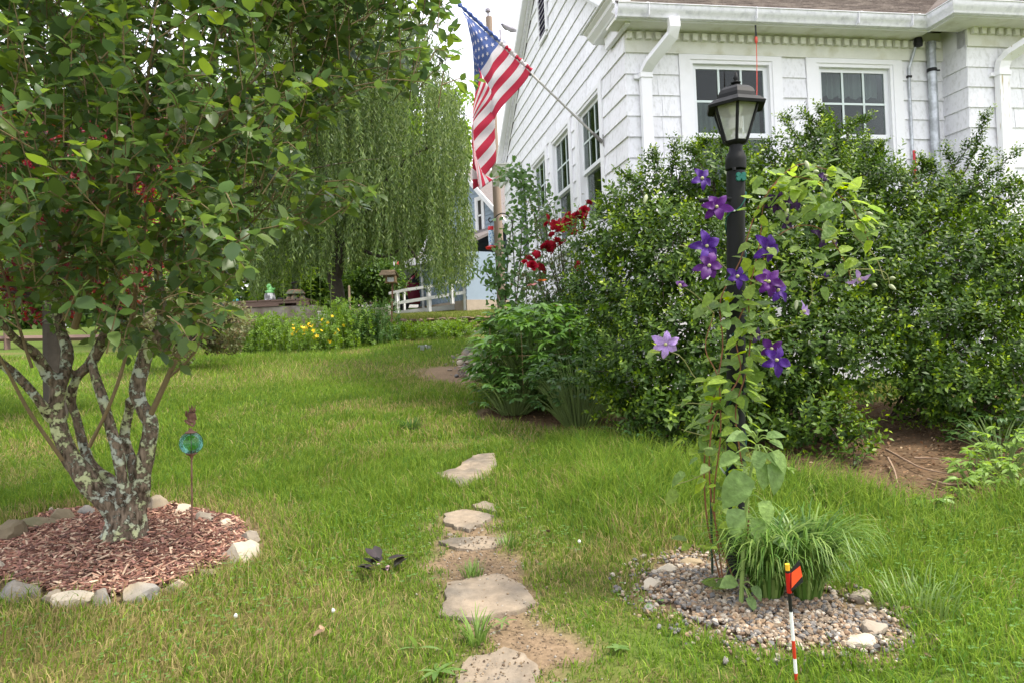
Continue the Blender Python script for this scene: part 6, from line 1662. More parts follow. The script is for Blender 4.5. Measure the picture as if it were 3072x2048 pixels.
me.materials.append(gfm); fo2 = link('body', me, fg); sk2 = fo2.modifiers.new('skin', 'SKIN'); sk2.use_smooth_shade = True
for i, j in enumerate(js): me.skin_vertices[0].data[i].radius = (j[3]*u6, j[3]*u6)
me.skin_vertices[0].data[0].use_root = True
fo2.modifiers.new('sub', 'SUBSURF').render_levels = 1
c = cr6(735, 530, 17.9); c[2] = pt_; o = MB().box(-45*u6, 45*u6, 0, .12, 0, 40*u6).build('black_box', MATS['black_iron'], None, bevel=.01); o.location = tuple(c); tag(o, 'small black box on the pallet between stump and clay bowls', 'box')
for x, lab in ((0, 'teal glass ornament at the pallet left end'), (70, 'second small teal glass ornament on the pallet')):
    c = cr6(x-5, 550, 17.9); c[2] = pt_; o = MB().lathe([(14*u6, 0), (24*u6, 15*u6), (20*u6, 38*u6), (8*u6, 46*u6)], 10).build('glass_ornament', M('teal_ceramic', (.10, .40, .42), .2, .2), None, smooth=True); o.location = tuple(c); tag(o, lab, 'ornament')
# white patterned planter and grey post
c = cr6(1418, 830, 17.2); c[2] = G(c[0], c[1]); o = thing('planter_box', 'white planter box with dark pattern beside the concrete block', 'planter', tuple(c))
hh = cr6(1418, 715, 17.2)[2]-c[2]
m = MB(); m.box(-82*u6, 82*u6, 0, .3, 0, hh); m.build('box', M('planter_white', (.62, .60, .56), .8, .1, 10, 0, .3, col2=(.12, .10, .09), mixscale=30, thr=(.56, .6)), o, bevel=.01)
m = MB(); m.box(-90*u6, 90*u6, -.01, .31, hh, hh+.03); m.build('rim', M('planter_rim', (.6, .56, .5), .8), o)
b = cr6(1808, 720, 17.0); b[2] = G(b[0], b[1]); o = thing('wooden_post', 'thin weathered wooden post beside the willow trunk', 'post', tuple(b))
tp_ = cr6(1815, 300, 17.0); m = MB(); m.tube([b, (b+tp_)/2+np.array([.01, 0, 0]), tp_], [.035, .03, .022], 7); m.build('post', M('grey_tan_wood', (.30, .22, .15), .9, .2), o, base=b)
c = cr6(1850, 800, 21.5); gz = float(G(c[0], c[1])); top_ = cr6(1850, 665, 21.5)[2]; o = MB().box(0, 1.05, 0, .4, 0, top_-gz).build('concrete_kerb', M('pale_concrete', (.30, .27, .23), .95, .2), None, bevel=.02); o.location = (c[0], 21.5, gz); tag(o, 'low concrete kerb block right of the willow trunk', 'kerb')
# bird house on its pole
b = cr5(380, 1090, 18.0); b[2] = G(b[0], b[1]); tpb = cr5(405, 365, 18.0)
u5 = 18/FPX/5.2275
bh = thing('bird_feeder', 'wooden bird feeder house with shingled roof on a rusty pole', 'bird feeder', tuple(b))
m = MB(); m.tube([b, tpb], .022, 8); m.build('pole', M('rust_red_pole', (.16, .085, .06), .8), bh, base=b)
bw = M('bird_house_wood', (.24, .16, .09), .9, .2, 12); c = tpb
m = MB(); m.box(c[0]-105*u5, c[0]+70*u5, c[1]-.16, c[1]+.16, c[2], c[2]+14*u5); m.build('floor', bw, bh, base=b)
for dx in (-95, 38): m = MB(); m.box(c[0]+dx*u5, c[0]+(dx+22)*u5, c[1]-.13, c[1]+.13, c[2]+14*u5, c[2]+110*u5); m.build('end_wall', bw, bh, base=b)
m = MB(); m.box(c[0]-70*u5, c[0]+38*u5, c[1]-.10, c[1]-.095, c[2]+16*u5, c[2]+85*u5); m.build('clear_panel', M('plexiglass', (.55, .58, .58), .2), bh, base=b)
for sgn in (-1, 1):
    m = MB(); e0, e1 = c[2]+105*u5, c[2]+195*u5
    m.add([(c[0]-175*u5, c[1]+sgn*.30, e0), (c[0]+85*u5, c[1]+sgn*.30, e0), (c[0]+45*u5, c[1], e1), (c[0]-165*u5, c[1], e1), (c[0]-175*u5, c[1]+sgn*.30, e0+.02), (c[0]+85*u5, c[1]+sgn*.30, e0+.02), (c[0]+45*u5, c[1], e1+.02), (c[0]-165*u5, c[1], e1+.02)], [(0, 1, 2, 3), (4, 5, 6, 7), (0, 1, 5, 4), (1, 2, 6, 5), (3, 0, 4, 7)]); m.build('roof', M('mossy_roof', (.16, .12, .08), .95, .3, 30, .4), bh, base=b)
# metal pots at the lawn end
for dx, lab, ht in ((880, 'galvanised metal pail at the far end of the lawn', 75), (985, 'dull grey tin tub right beside the metal pail', 70)):
    c = cr5(dx, 1455, 15.0); c[2] = G(c[0], c[1]); u = 15/FPX/5.2275
    t = thing('metal_pail', lab, 'pail', tuple(c)); m = MB(); m.lathe([(36*u, 0), (42*u, ht*u), (46*u, (ht+6)*u), (40*u, (ht+4)*u), (34*u, 6*u)], 16); m.build('body', galv, t, smooth=True)
    m = MB(); m.tube([(-43*u, 0, ht*u), (-60*u, -.02, (ht+2)*u), (-70*u, -.02, ht*.6*u)], .006, 6); m.build('handle', galv, t)
c = cr5(925, 1365, 15.0); o = MB().lathe([(10*u, -60*u), (14*u, 0), (16*u, 25*u), (6*u, 42*u)], 9).build('white_spout', M('white_ceramic', (.7, .68, .66), .3), None, smooth=True); o.location = tuple(c+np.array([0, .06, 0])); tag(o, 'small white figure rising behind the metal pail', 'ornament')
# stone heap by the lawn edge
r = random.Random(9)
for i, (x, y, wd, ht, mt, lab) in enumerate([(1070, 812, 22, 18, rk_tan, 'upper tan stone of the small stone heap'), (1062, 822, 20, 14, rk_grey, 'grey stone at the left of the small stone heap'), (1083, 818, 22, 18, rk_tan, 'brown stone in the middle of the small stone heap'), (1078, 832, 20, 14, rk_grey, 'blue-grey stone low in the small stone heap'), (1095, 838, 18, 12, rk_pale, 'pale stone at the heap centre'), (1058, 834, 16, 12, rk_pale, 'small light stone at the heap left foot'), (1110, 848, 34, 22, rk_tan, 'rounded tan stone right of the small stone heap'), (1135, 852, 40, 36, rk_tan, 'large round tan stone under the peony leaves'), (1095, 860, 44, 20, rk_pale, 'flat pale stone before the peony leaves'), (1090, 826, 20, 16, rk_tan, 'tan stone behind the heap centre')]):
    p = at(x*K, y*K, 11.8+(812-y)*.03); s = p[1]/FPX*K; p[2] = max(p[2], G(p[0], p[1])+.03)
    tag(link('heap_stone', rock_mesh('heap_stone', wd*s*.62, wd*s*.55, ht*s*.7, 300+i, mt, 2), None, tuple(p)), lab, 'rock', 'stones of the heap by the peony')
pebbles(np.array([gp(x, y, 1) for x, y in []]) if False else np.array([gfull(x, y)[:2] for x, y in [(1040, 830), (1075, 800), (1130, 815), (1150, 860), (1100, 875), (1055, 860)]]), 700, .02, .06, 'rubble', 'small grey and brown rubble around the stone heap', [(.20, .16, .12), (.14, .135, .13), (.25, .20, .16)])

# ---------------------------------------------------------------- utility pole
ptop = at(1123*K, 40*K, 22); pbot = at(1152*K, 690*K, 22); dv = (pbot-ptop)/(pbot[2]-ptop[2]); pbase = ptop+dv*(2.7-ptop[2])
up_ = thing('utility_pole', 'tall wooden utility pole with transformer behind the flag', 'utility pole', tuple(pbase))
polem = M('weathered_pole', (.27, .21, .165), .9, .22, 6, .4, .1, aniso=(8, 8, .5))
m = MB(); m.tube([pbase, pbase*.5+ptop*.5, ptop-dv*-.0], [.135, .115, .095], 14); m.build('pole', polem, up_, smooth=True, base=pbase)
cr1 = lambda x, y, d=22: at(1380+x/6.97, y/6.97, d)
greyp = M('grey_porcelain', (.28, .26, .30), .4)
c = cr1(588, 330); uu = 22/FPX/6.97
m = MB(); m.lathe([(16*uu, -60*uu), (18*uu, 40*uu), (30*uu, 60*uu), (60*uu, 80*uu), (58*uu, 130*uu), (30*uu, 150*uu), (8*uu, 170*uu)], 12, c); m.build('insulator', greyp, up_, smooth=True, base=pbase)
c = cr1(990, 1010, 21.8); m = MB(); m.lathe([(100*uu, -190*uu), (140*uu, -170*uu), (145*uu, 100*uu), (120*uu, 150*uu), (40*uu, 165*uu)], 18, c); tf = m.build('transformer', M('light_grey_steel', (.55, .55, .60), .4), up_, smooth=True, base=pbase)
c2 = cr1(845, 800, 21.7); m = MB(); m.lathe([(26*uu, -60*uu), (18*uu, -40*uu), (26*uu, -20*uu), (18*uu, 0), (24*uu, 20*uu), (16*uu, 40*uu), (20*uu, 170*uu)], 8, c2); m.build('bushing', greyp, tf, base=pbase)
m = MB(); c = cr1(640, 900, 21.9); m.tube([c, cr1(860, 980, 21.8)], .04, 6); m.build('bracket', MATS['black_iron'], up_, base=pbase)
for nm, pts in (('power_line', [cr1(580, 450), cr1(300, 420, 24), cr1(0, 340, 22), cr1(-500, 200, 20)]), ('power_line', [cr1(600, 420), cr1(730, 450, 27), cr1(1280, 665, 33), cr1(2200, 1000, 45)]), ('power_line', [cr1(640, 2650), cr1(200, 2440, 21), cr1(-800, 2200, 19)])):
    m = MB(); q = spline(pts, 6); m.tube(q, .012, 5); m.build(nm, M('line_grey', (.18, .17, .2), .6), up_, base=pbase)
m = MB(); q = spline([cr1(880, 520, 28), cr1(960, 575, 29), cr1(1080, 620, 30), cr1(1200, 660, 31)], 4); m.tube(q, [.05, .06, .08, .09, .11, .10, .09, .10, .12, .10, .09, .06, .03][:len(q)], 6); m.build('line_sleeve', M('line_grey', (.18, .17, .2)), up_, base=pbase)

# ---------------------------------------------------------------- blue house
NB = at(1543, 800, 25.0); NBg = np.array([NB[0], NB[1], 2.75])
byaw = math.atan2(.83, -.56)           # local +x runs along the gable wall, away to the left
bh2 = thing('blue_house', 'light blue clapboard house with grey roof behind the willow', 'house', tuple(NBg), byaw)
blue = M('light_blue_clapboard', (.28, .35, .43), .7, .06, 5, .05, .3, ovar=.03)
groof = M('grey_asphalt_shingle', (.17, .15, .145), .95, .25, 12, .4, .1, aniso=(1, 1, 5))
wl, ez, az = 5.6, 5.55-2.75, 5.55-2.75+.84*2.8
m = MB(); m.prism([(0, -.4), (wl, -.4), (wl, ez), (wl/2, az), (0, ez)], lambda p: (p[0], 0, p[1]), lambda p: (p[0], -7, p[1])); bw_ = m.build('wall', blue, bh2)
z = .1; k = 0
while z < az-.2:
    a = 0 if z < ez else (z-ez)/.84; b_ = wl-a
    m = MB(); m.prism([(0, 0), (.022, 0), (.004, .15), (0, .15)], lambda p: (a+.0, p[0], z+p[1]), lambda p: (b_, p[0], z+p[1])); m.build('clapboard', blue, bw_); z += .148
for s_ in (0, 1):
    fx = (lambda x: x) if s_ == 0 else (lambda x: wl-x)
    m = MB(); m.prism([(-.35, ez-.29), (wl/2, az+.02), (wl/2, az+.14), (-.35, ez-.17)], lambda p: (fx(p[0]), .28, p[1]), lambda p: (fx(p[0]), -7.2, p[1])); m.build('roof', groof, bh2)
    m = MB(); m.prism([(-.38, ez-.36), (wl/2, az-.06), (wl/2, az+.15), (-.38, ez-.15)], lambda p: (fx(p[0]), .281, p[1]), lambda p: (fx(p[0]), .32, p[1])); m.build('rake_trim', trimw, bh2)
# windows on the gable, placed where the photograph shows them
bd = np.array([-.56, .83, 0]); bd /= np.linalg.norm(bd); bn = np.array([bd[1], -bd[0], 0])
def bl(px_, py_):
    r_ = ray(px_, py_); nrm = np.array([-bd[1], bd[0], 0]); t_ = ((NBg-CAM) @ nrm)/(r_ @ nrm); p = CAM+r_*t_
    return (p-NBg) @ bd, p[2]-NBg[2]
for (xa, ya, xb, yb) in ((1433, 605, 1451, 690), (1393, 640, 1409, 705)):
    u0, z1 = bl(xa, ya); u1, z0 = bl(xb, yb); u0, u1 = min(u0, u1), max(u0, u1); z0, z1 = min(z0, z1), max(z0, z1)
    m = MB(); m.box(u0-.14, u0, .0, .05, z0-.14, z1+.14); m.box(u1, u1+.14, 0, .05, z0-.14, z1+.14); m.box(u0, u1, 0, .05, z1, z1+.14); m.box(u0, u1, 0, .05, z0-.14, z0); wi = m.build('window', trimw, bh2)
    m = MB(); m.box(u0, u1, .012, .026, z0, z1); m.build('pane', M('dark_house_glass', (.06, .055, .06), .08, .2, 3), wi)
    m = MB(); m.box(u0, u1, .027, .04, (z0+z1)/2-.03, (z0+z1)/2+.03); m.box(u0, u0+.05, .027, .04, z0, z1); m.box(u1-.05, u1, .027, .04, z0, z1); m.build('sash', trimw, wi)
# low addition with porch roof
def bz(py_, d): return at(1480, py_, d)[2]-NBg[2]
zA = bl(1470, 690)[1]; zE = bz(752, 24.2)
m = MB(); m.prism([(0, zA), (2.2, zE), (2.2, zE+.08), (0, zA+.1)], lambda p: (-.2, p[0], p[1]), lambda p: (3.4, p[0], p[1])); m.build('porch_roof', groof, bh2)
m = MB(); m.box(-.25, 3.45, 2.18, 2.26, zE-.16, zE+.06); m.build('porch_fascia', trimw, bh2)
m = MB(); m.box(-.1, 3.2, .05, 1.9, -.1, zE-.02); pw_ = m.build('porch_wall', blue, bh2)
for k in range(26):
    x0 = -1.2+k*.2
    m = MB()
    lo_, hi_ = .35, zE-.1
    xa, xb = x0, x0+(hi_-lo_)*.9
    za, zb_ = lo_, hi_
    if xa < -.1: za += (-.1-xa)/.9; xa = -.1
    if xb > 3.2: zb_ -= (xb-3.2)/.9; xb = 3.2
    if xb <= xa: continue
    m.prism([(0, 0), (.02, 0), (.02, .03), (0, .03)], lambda p: (xa, 1.9+p[0], za+p[1]), lambda p: (xb, 1.9+p[0], zb_+p[1])); m.build('diagonal_board', blue, pw_)
m = MB(); m.box(-.12, 3.22, .06, 1.92, -.6, .34); m.build('porch_foundation', M('tan_foundation', (.40, .33, .26), .9, .15), bh2)
m = MB(); m.tube([(2.6, 2.1, zE-.15), (2.6, 2.05, zE-.35), (2.7, 1.97, zE-.55), (2.7, 1.97, 0)], .045, 7); m.build('downspout', trimw, bh2)

# ---------------------------------------------------------------- white wheelchair ramp with railing
RDp = 24.0
rb0 = cr5(500, 830, RDp); rb1 = cr5(1600, 715, RDp+.6)
ramp = thing('access_ramp', 'white wooden ramp with railing leading to the blue house', 'ramp', tuple(rb0))
wr = M('ramp_white', (.72, .72, .72), .6, .06)
def beam(a, b, h, dpt, name, mat=None):
    a = np.array(a)-rb0; b = np.array(b)-rb0; m = MB()
    m.add([a+(0, 0, -h/2), b+(0, 0, -h/2), b+(0, dpt, -h/2), a+(0, dpt, -h/2), a+(0, 0, h/2), b+(0, 0, h/2), b+(0, dpt, h/2), a+(0, dpt, h/2)], [(0, 3, 2, 1), (4, 5, 6, 7), (0, 1, 5, 4), (1, 2, 6, 5), (2, 3, 7, 6), (3, 0, 4, 7)]); return m.build(name, mat or wr, ramp)
beam(rb0+np.array([0, 0, -.02]), rb1, .16, 1.2, 'deck')
for x, y0, y1 in ((490, 490, 850), (985, 430, 815), (1560, 350, 790), (1345, 380, 690)):
    a = cr5(x, y1, RDp-.05); b = cr5(x-(y1-y0)*.04, y0, RDp-.05); m = MB(); m.tube([a-rb0, b-rb0], .075, 4); m.build('post', wr, ramp)
beam(cr5(345, 525, RDp-.12), cr5(640, 465, RDp-.12), .08, .15, 'top_rail'); beam(cr5(645, 464, RDp-.12), cr5(1620, 320, RDp-.1), .08, .15, 'top_rail')
beam(cr5(400, 690, RDp-.12), cr5(1600, 500, RDp-.1), .1, .05, 'mid_rail')
for x in (585,): m = MB(); m.tube([cr5(x+8, 790, RDp+.9)-rb0, cr5(x, 500, RDp+.9)-rb0], .045, 4); m.build('baluster', wr, ramp)

# ---------------------------------------------------------------- dark red vehicle behind the ramp
vb_ = cr5(860, 800, 27.5); vb_[2] = G(vb_[0], vb_[1])+.02
car = thing('parked_vehicle', 'dark red vehicle parked behind the white ramp, mostly hidden', 'vehicle', tuple(vb_), R(38))
redc = M('maroon_paint', (.16, .012, .025), .25, .08, 8, 0, .5, coat=.6)
m = MB(); prof = [(-2.1, .35), (-2.15, .6), (-2.05, .86), (-1.1, 1.0), (-.35, 1.62), (1.6, 1.66), (2.15, 1.05), (2.2, .4), (1.9, .28), (-1.8, .28)]
m.prism(prof, lambda p: (p[0], -.88, p[1]), lambda p: (p[0], .88, p[1])); m.build('body', redc, car, bevel=.06)
m = MB(); m.prism([(-1.0, 1.02), (-.35, 1.56), (1.5, 1.6), (1.9, 1.08)], lambda p: (p[0], -.884, p[1]), lambda p: (p[0], .884, p[1])); m.build('side_glass', M('car_glass', (.03, .03, .035), .08, .1), car)
m = MB(); m.add([(-1.06, -.78, 1.03), (-1.06, .78, 1.03), (-.4, .72, 1.58), (-.4, -.72, 1.58)], [(0, 1, 2, 3)]); m.V = [(x-.03, y, z+.02) for x, y, z in m.V]; m.build('windscreen', MATS['car_glass'], car)
for x in (-1.35, 1.35):
    for y in (-.82, .82):
        m = MB(); m.lathe([(.2, -.11), (.33, -.11), (.35, -.07), (.35, .07), (.33, .11), (.2, .11)], 20, (0, 0, 0)); m.V = [(x+a, y+c_, .35+b_) for a, b_, c_ in m.V]; wh = m.build('wheel', MATS['black_rubber'], car, smooth=True)
        m = MB(); m.lathe([(.2, -.1), (.19, .1)], 14); m.V = [(x+a, y+c_*1.02, .35+b_) for a, b_, c_ in m.V]; m.build('rim', galv, wh)
for y in (-.62, .62): m = MB(); m.box(-2.17, -2.08, y-.2, y+.2, .62, .78); m.build('headlight', M('lamp_clear', (.6, .6, .6), .1), car)
# far small flag and red-white stick by the road
b = cr5(430, 700, 30); b[2] = G(b[0], b[1]); t = thing('small_flag', 'small distant red and white flag on a pole above the bird feeder', 'flag', tuple(b))
m = MB(); m.tube([b, cr5(425, -40, 30)], .03, 6); m.build('pole', wr, t, base=b)
m = MB(); P_ = [cr5(470, 5, 30), cr5(530, 60, 30), cr5(465, 95, 29.9), cr5(430, 80, 30)]; m.add(P_+[p+np.array([0, .012, 0]) for p in P_], [(0, 1, 2, 3), (7, 6, 5, 4), (0, 4, 5, 1), (1, 5, 6, 2), (2, 6, 7, 3), (3, 7, 4, 0)]); m.build('cloth', M('red_white_cloth', (.65, .05, .09), .8, .1, 4, 0, .2, col2=(.75, .72, .72), mixscale=6, thr=(.48, .52)), t, base=b)
b = cr5(205, 745, 26.5); b[2] = G(b[0], b[1]); t = thing('road_marker', 'tiny red-topped white roadside marker stick', 'marker', tuple(b)); tp_ = cr5(205, 645, 26.5)
m = MB(); m.tube([b, b*.25+tp_*.75], .035, 6); m.build('stick', wr, t, base=b); m = MB(); m.tube([b*.25+tp_*.75, tp_], .037, 6); m.build('top', mred, t, base=b)
# timber rail at the far left
b = at(-40, 1016, 20); o = thing('timber_rail', 'dark timber rail at the left beyond the tree', 'rail', (b[0], b[1], float(G(b[0], b[1]))))
b0 = np.array(o.location); m = MB(); e = at(640, 1003, 20); m.tube([at(-40, 1017, 20), at(300, 1012, 20), e], .075, 4); m.build('rail', wood, o, base=b0)
for x in (20, 160, 480): q = at(x, 1000, 20); m = MB(); m.tube([(q[0], q[1], G(q[0], q[1])-.1), tuple(at(x, 985, 20))], .09, 4); m.build('post', wood, o, base=b0)

# ---------------------------------------------------------------- weeping willow-like tree
WT = at(775*K, 720*K, 19.5); WT[2] = G(WT[0], WT[1])
wil = thing('weeping_tree', 'weeping tree with hanging light green branches behind the lawn', 'tree', tuple(WT))
wp = lambda x, y, dd=0: at(x*K, y*K, 19.5+dd)
m = MB()
for ln in ([(778, 740, 0, 20), (775, 680, 0, 17), (765, 620, 0, 16), (770, 560, 0, 14), (760, 480, 0, 11), (740, 380, .3, 8), (720, 240, .3, 6), (700, 80, .3, 4)], [(772, 640, 0, 12), (795, 560, -.3, 9), (850, 470, -.6, 7), (920, 380, -.8, 5), (1000, 330, -1, 3)], [(770, 600, 0, 9), (730, 560, .3, 7), (680, 500, .6, 5), (630, 440, 1, 4)], [(765, 480, 0, 8), (820, 350, 0, 6), (880, 220, 0, 4), (930, 100, 0, 3)], [(850, 470, -.6, 5), (920, 540, -1, 4), (960, 600, -1, 2.5)], [(800, 560, -.3, 5), (880, 590, -.8, 3.5), (940, 560, -1.2, 2)]):
    q = spline([np.append(wp(x, y, dd), r_*K/FPX*19.5) for x, y, dd, r_ in ln], 5); V_, F_ = tube(q[:, :3], q[:, 3], 9); m.add(V_, F_)
m.build('trunk', M('dark_willow_bark', (.06, .05, .04), .95, .3, 12, .5), wil, smooth=True, base=WT)
WO = np.array([(540, -200), (900, -60), (985, 60), (1050, 190), (1078, 300), (1078, 450), (1104, 600), (1095, 640), (1040, 690), (965, 672), (905, 600), (840, 610), (760, 640), (705, 645), (645, 690), (540, 700)])
ns = 5200; st_ = 36
x0_ = rng.uniform(545, 1105, ns); y0_ = rng.uniform(-160, 580, ns); dd_ = rng.normal(size=ns)*1.3-.3
nst = (rng.uniform(60, 260, ns)/7).astype(int)
keep = in_poly(x0_, y0_, WO) & ((fbm(x0_, y0_*.6, 1/48., 40) > .44) | (rng.random(ns) > .8))
x0_, y0_, dd_, nst = x0_[keep], y0_[keep], dd_[keep], nst[keep]; ns = len(x0_)
sw_ = rng.normal(size=ns)*.12
kk = np.arange(st_)[None]
xs = x0_[:, None]+sw_[:, None]*2*kk+np.cumsum(rng.normal(size=(ns, st_))*.8, 1); ys_ = y0_[:, None]+kk*7.0
ok = np.logical_and.accumulate(in_poly(xs, ys_+rng.exponential(38, (ns, 1)), WO), 1) & (kk < nst[:, None])
ii_, jj_ = np.nonzero(ok); ii_ = np.repeat(ii_, 2); jj_ = np.repeat(jj_, 2); n = len(ii_)
qx = xs[ii_, jj_]+rng.normal(size=n)*2.2; qy = ys_[ii_, jj_]+rng.normal(size=n)*2
rr_ = RT[None]*((qx*K-CX)/FPX)[:, None]-UP[None]*((qy*K-CY)/FPX)[:, None]+FW[None]
P = CAM+rr_*((19.5+dd_[ii_])/rr_[:, 1])[:, None]
D = np.stack([rng.normal(size=n)*.5+sw_[ii_], rng.normal(size=n)*.5, -1+rng.normal(size=n)*.35], 1); S = rng.uniform(.08, .14, n)
wmat = leaf_mat('willow_leaf', [(.06, .105, .03), (.095, .15, .04), (.14, .20, .055), (.05, .09, .028), (.21, .26, .10)], .5, .3, .36)
foliage('foliage', [scatter(blade_leaf(.28), P, frames(D, rand_dirs(n)+np.array([0, -.5, .3])), np.array(S))], wmat, wil, WT)

# ---------------------------------------------------------------- trees and shrubs that close the view
def bg_tree(name, label, cx_, cy_, d, rx, ry, mat, n, ls=.16, trunk=True, cat='tree', seed=0, lw=.55):
    c = at(cx_*K, cy_*K, d); g = float(G(c[0], c[1])); base = np.array([c[0], c[1], g])
    t = thing(name, label, cat, tuple(base)); a = rx*K/FPX*d; b_ = ry*K/FPX*d
    # clumps
    nc = 34; cd_ = rand_dirs(nc); cc_ = c+cd_*np.array([a, a*.9, b_])*(.35+.6*rng.random((nc, 1))); cr_ = .30*min(a, b_)*(.7+.8*rng.random(nc))
    k = rng.integers(0, nc, n); dr = rand_dirs(n); P = cc_[k]+dr*(cr_[k]*(.5+.55*rng.random(n)**.5))[:, None]
    P = P[P[:, 2] > g+.1]; n = len(P)
    foliage('crown' if cat == 'tree' else 'foliage', [scatter(blade_leaf(lw*1.15), P, frames(rand_dirs(n)+np.array([0, 0, -.3]), rand_dirs(n)*.8+np.array([0, 0, 1])), rng.uniform(.7, 1.25, n)*ls)], mat, t, base)
    m = MB()
    if trunk: m.tube([base-(0, 0, .1), base*.6+c*.4, c+np.array([0, 0, b_*.5])], [.05*a+.05, .04*a+.04, .02], 8)
    for j in range(nc): m.tube([base*.5+c*.5, cc_[j]], [.02*a*.4+.01, .008], 4, False)
    m.build('trunk' if cat == 'tree' else 'branches', MATS['dark_willow_bark'], t, base=base)
    return t
dg = leaf_mat('forest_leaf', [(.05, .10, .022), (.075, .14, .03), (.11, .19, .035), (.04, .085, .025)], .5, .3, .3)
lg = leaf_mat('pale_tree_leaf', [(.10, .19, .03), (.15, .25, .035), (.20, .29, .05)], .5, .3, .38)  # paler, yellower green than the forest leaf
bg_tree('broadleaf_tree', 'broad green tree far behind at the left of the weeping tree', 520, 420, 34, 190, 260, dg, 9500, .30)
bg_tree('broadleaf_tree', 'bright green tree behind the weeping tree canopy', 760, 330, 36, 220, 270, lg, 11000, .30)
bg_tree('broadleaf_tree', 'dark green tree behind the bird feeder', 930, 560, 38, 130, 190, dg, 9500, .30)
bg_tree('broadleaf_tree', 'tall dark tree far behind at the left edge', 120, 330, 33, 240, 330, dg, 11000, .30)
bg_tree('broadleaf_tree', 'pale green tree far left behind the red maple', 330, 480, 30, 160, 180, lg, 8000, .28)
bg_tree('broadleaf_tree', 'pale green tree beside the utility pole', 1040, 300, 42, 60, 160, lg, 2400, .26)
bg_tree('woodland_shrub', 'dense green shrub behind the pallet ornaments', 640, 640, 23, 85, 75, lg, 5200, .15, False, 'shrub')
bg_tree('woodland_shrub', 'green shrub between pallet and willow trunk', 735, 640, 24, 60, 85, dg, 5200, .14, False, 'shrub')
bg_tree('woodland_shrub', 'dark green shrub right of the willow trunk', 850, 640, 25, 70, 75, dg, 5200, .14, False, 'shrub')
bg_tree('woodland_shrub', 'pale green shrub left behind the mulch tree', 430, 690, 24, 110, 70, lg, 5200, .15, False, 'shrub')
bg_tree('woodland_shrub', 'dark woodland shrub behind the ramp', 925, 640, 33, 75, 70, dg, 5200, .17, False, 'shrub')  # same dark green ramp as the forest trees
bg_tree('woodland_shrub', 'green shrub at the far left edge', 40, 640, 28, 110, 60, lg, 5200, .16, False, 'shrub')
# red-leaved maple behind the tree
rm1 = leaf_mat('red_maple_leaf', [(.12, .018, .024), (.17, .026, .026), (.09, .016, .022), (.22, .055, .028), (.13, .04, .055)], .5, .3, .35)
bg_tree('red_maple', 'red-leaved ornamental maple behind the multi-stemmed tree', 110, 430, 8.6, 330, 280, rm1, 15000, .075, True, lw=.42)
# speckled shrub left at the lawn edge
vm2 = leaf_mat('bronze_green_leaf', [(.11, .12, .045), (.14, .16, .06), (.17, .12, .07), (.10, .14, .05), (.22, .22, .12)], .5, .3, .3)
bg_tree('speckled_shrub', 'bronze-green speckled shrub behind the tree at the lawn edge', 415, 735, 13.0, 150, 95, vm2, 9000, .065, False, 'shrub')
bg_tree('speckled_shrub', 'small bronze shrub at the left end of the flower border', 525, 750, 14.5, 45, 60, vm2, 2600, .065, False, 'shrub')
# far woodland that reads as one mass
n = 80000
x = rng.uniform(-48, 6, n); y = 44+rng.random(n)*7
top = 8.5+9.5*sstep(-2.5, -7.5, x)+3.5*(fbm(x, y*0, .22, 50)-.5)
z = 2.6+(top-2.6)*rng.random(n)
P = np.stack([x, y+2.2*(fbm(x, z, .35, 51)-.5), z], 1)
V, F, rn = scatter(blade_leaf(.7), P, frames(rand_dirs(n), rand_dirs(n)*.7+np.array([0, -.6, 1])), rng.uniform(.28, .52, n))
n2_ = 9000; x2 = rng.uniform(-50, 4, n2_); z2 = 2.6+rng.random(n2_)*(8+9.5*sstep(-2.5, -7.5, x2)); v2, f2, r2 = scatter(blade_leaf(.8), np.stack([x2, 52+rng.random(n2_), z2], 1), frames(rand_dirs(n2_)*np.array([1, .3, 1]), rand_dirs(n2_)*.3+np.array([0, -1, .3])), rng.uniform(.6, 1.1, n2_))
F = np.vstack([F, f2+len(V)]); V = np.vstack([V, v2]); x = np.concatenate([x, x2]); z = np.concatenate([z, z2]); n += n2_
tag(link('woodland', new_mesh('woodland', V, F, True, rnd=np.repeat(np.clip(fbm(x, z, .5, 52)*.6+.4*rng.random(n), 0, 1), 4), mats=[leaf_mat('woodland_leaf', [(.035, .075, .02), (.06, .12, .025), (.10, .18, .035), (.14, .23, .045)], .5, .3, .35)])), 'green woodland closing the view far behind the garden', 'woodland', kind='stuff')
# ================================================================ small things on the ground
# dark-leaved plant in the lawn
b = gfull(882, 1320); t = thing('dark_leaf_plant', 'small purple-black leafy plant in the lawn left of the path', 'plant', tuple(b))
dk = leaf_mat('purple_black_leaf', [(.015, .011, .011), (.025, .025, .013), (.03, .018, .022), (.05, .045, .045)], .5, .35, .2)
n = 16; a = rng.random(n)*6.28; el = rng.uniform(.1, 1.1, n)
leaf_objects('leaf', [leaf_shape(1, .62, 3, .15, .15)], b+np.stack([.05*np.cos(a), .05*np.sin(a), .03+.05*rng.random(n)], 1), frames(np.stack([np.cos(a), np.sin(a), el], 1), np.tile([0, 0, 1.0], (n, 1))+rand_dirs(n)*.3), rng.uniform(.06, .10, n), dk, t, b)
leaf_objects('pink_petal', [leaf_shape(1, .6, 2, .2, .1)], b+np.array([[0, -.06, .07], [.02, -.06, .06], [.03, -.07, .06]]), frames(np.array([[-.3, -.6, .3], [.5, -.6, .2], [.1, -.8, -.2]]), np.array([[0, -.3, 1], [0, -.3, 1], [0, -.6, .8]])), [.035, .035, .03], M('dusty_pink_petal', (.42, .27, .30), .6), t, b)
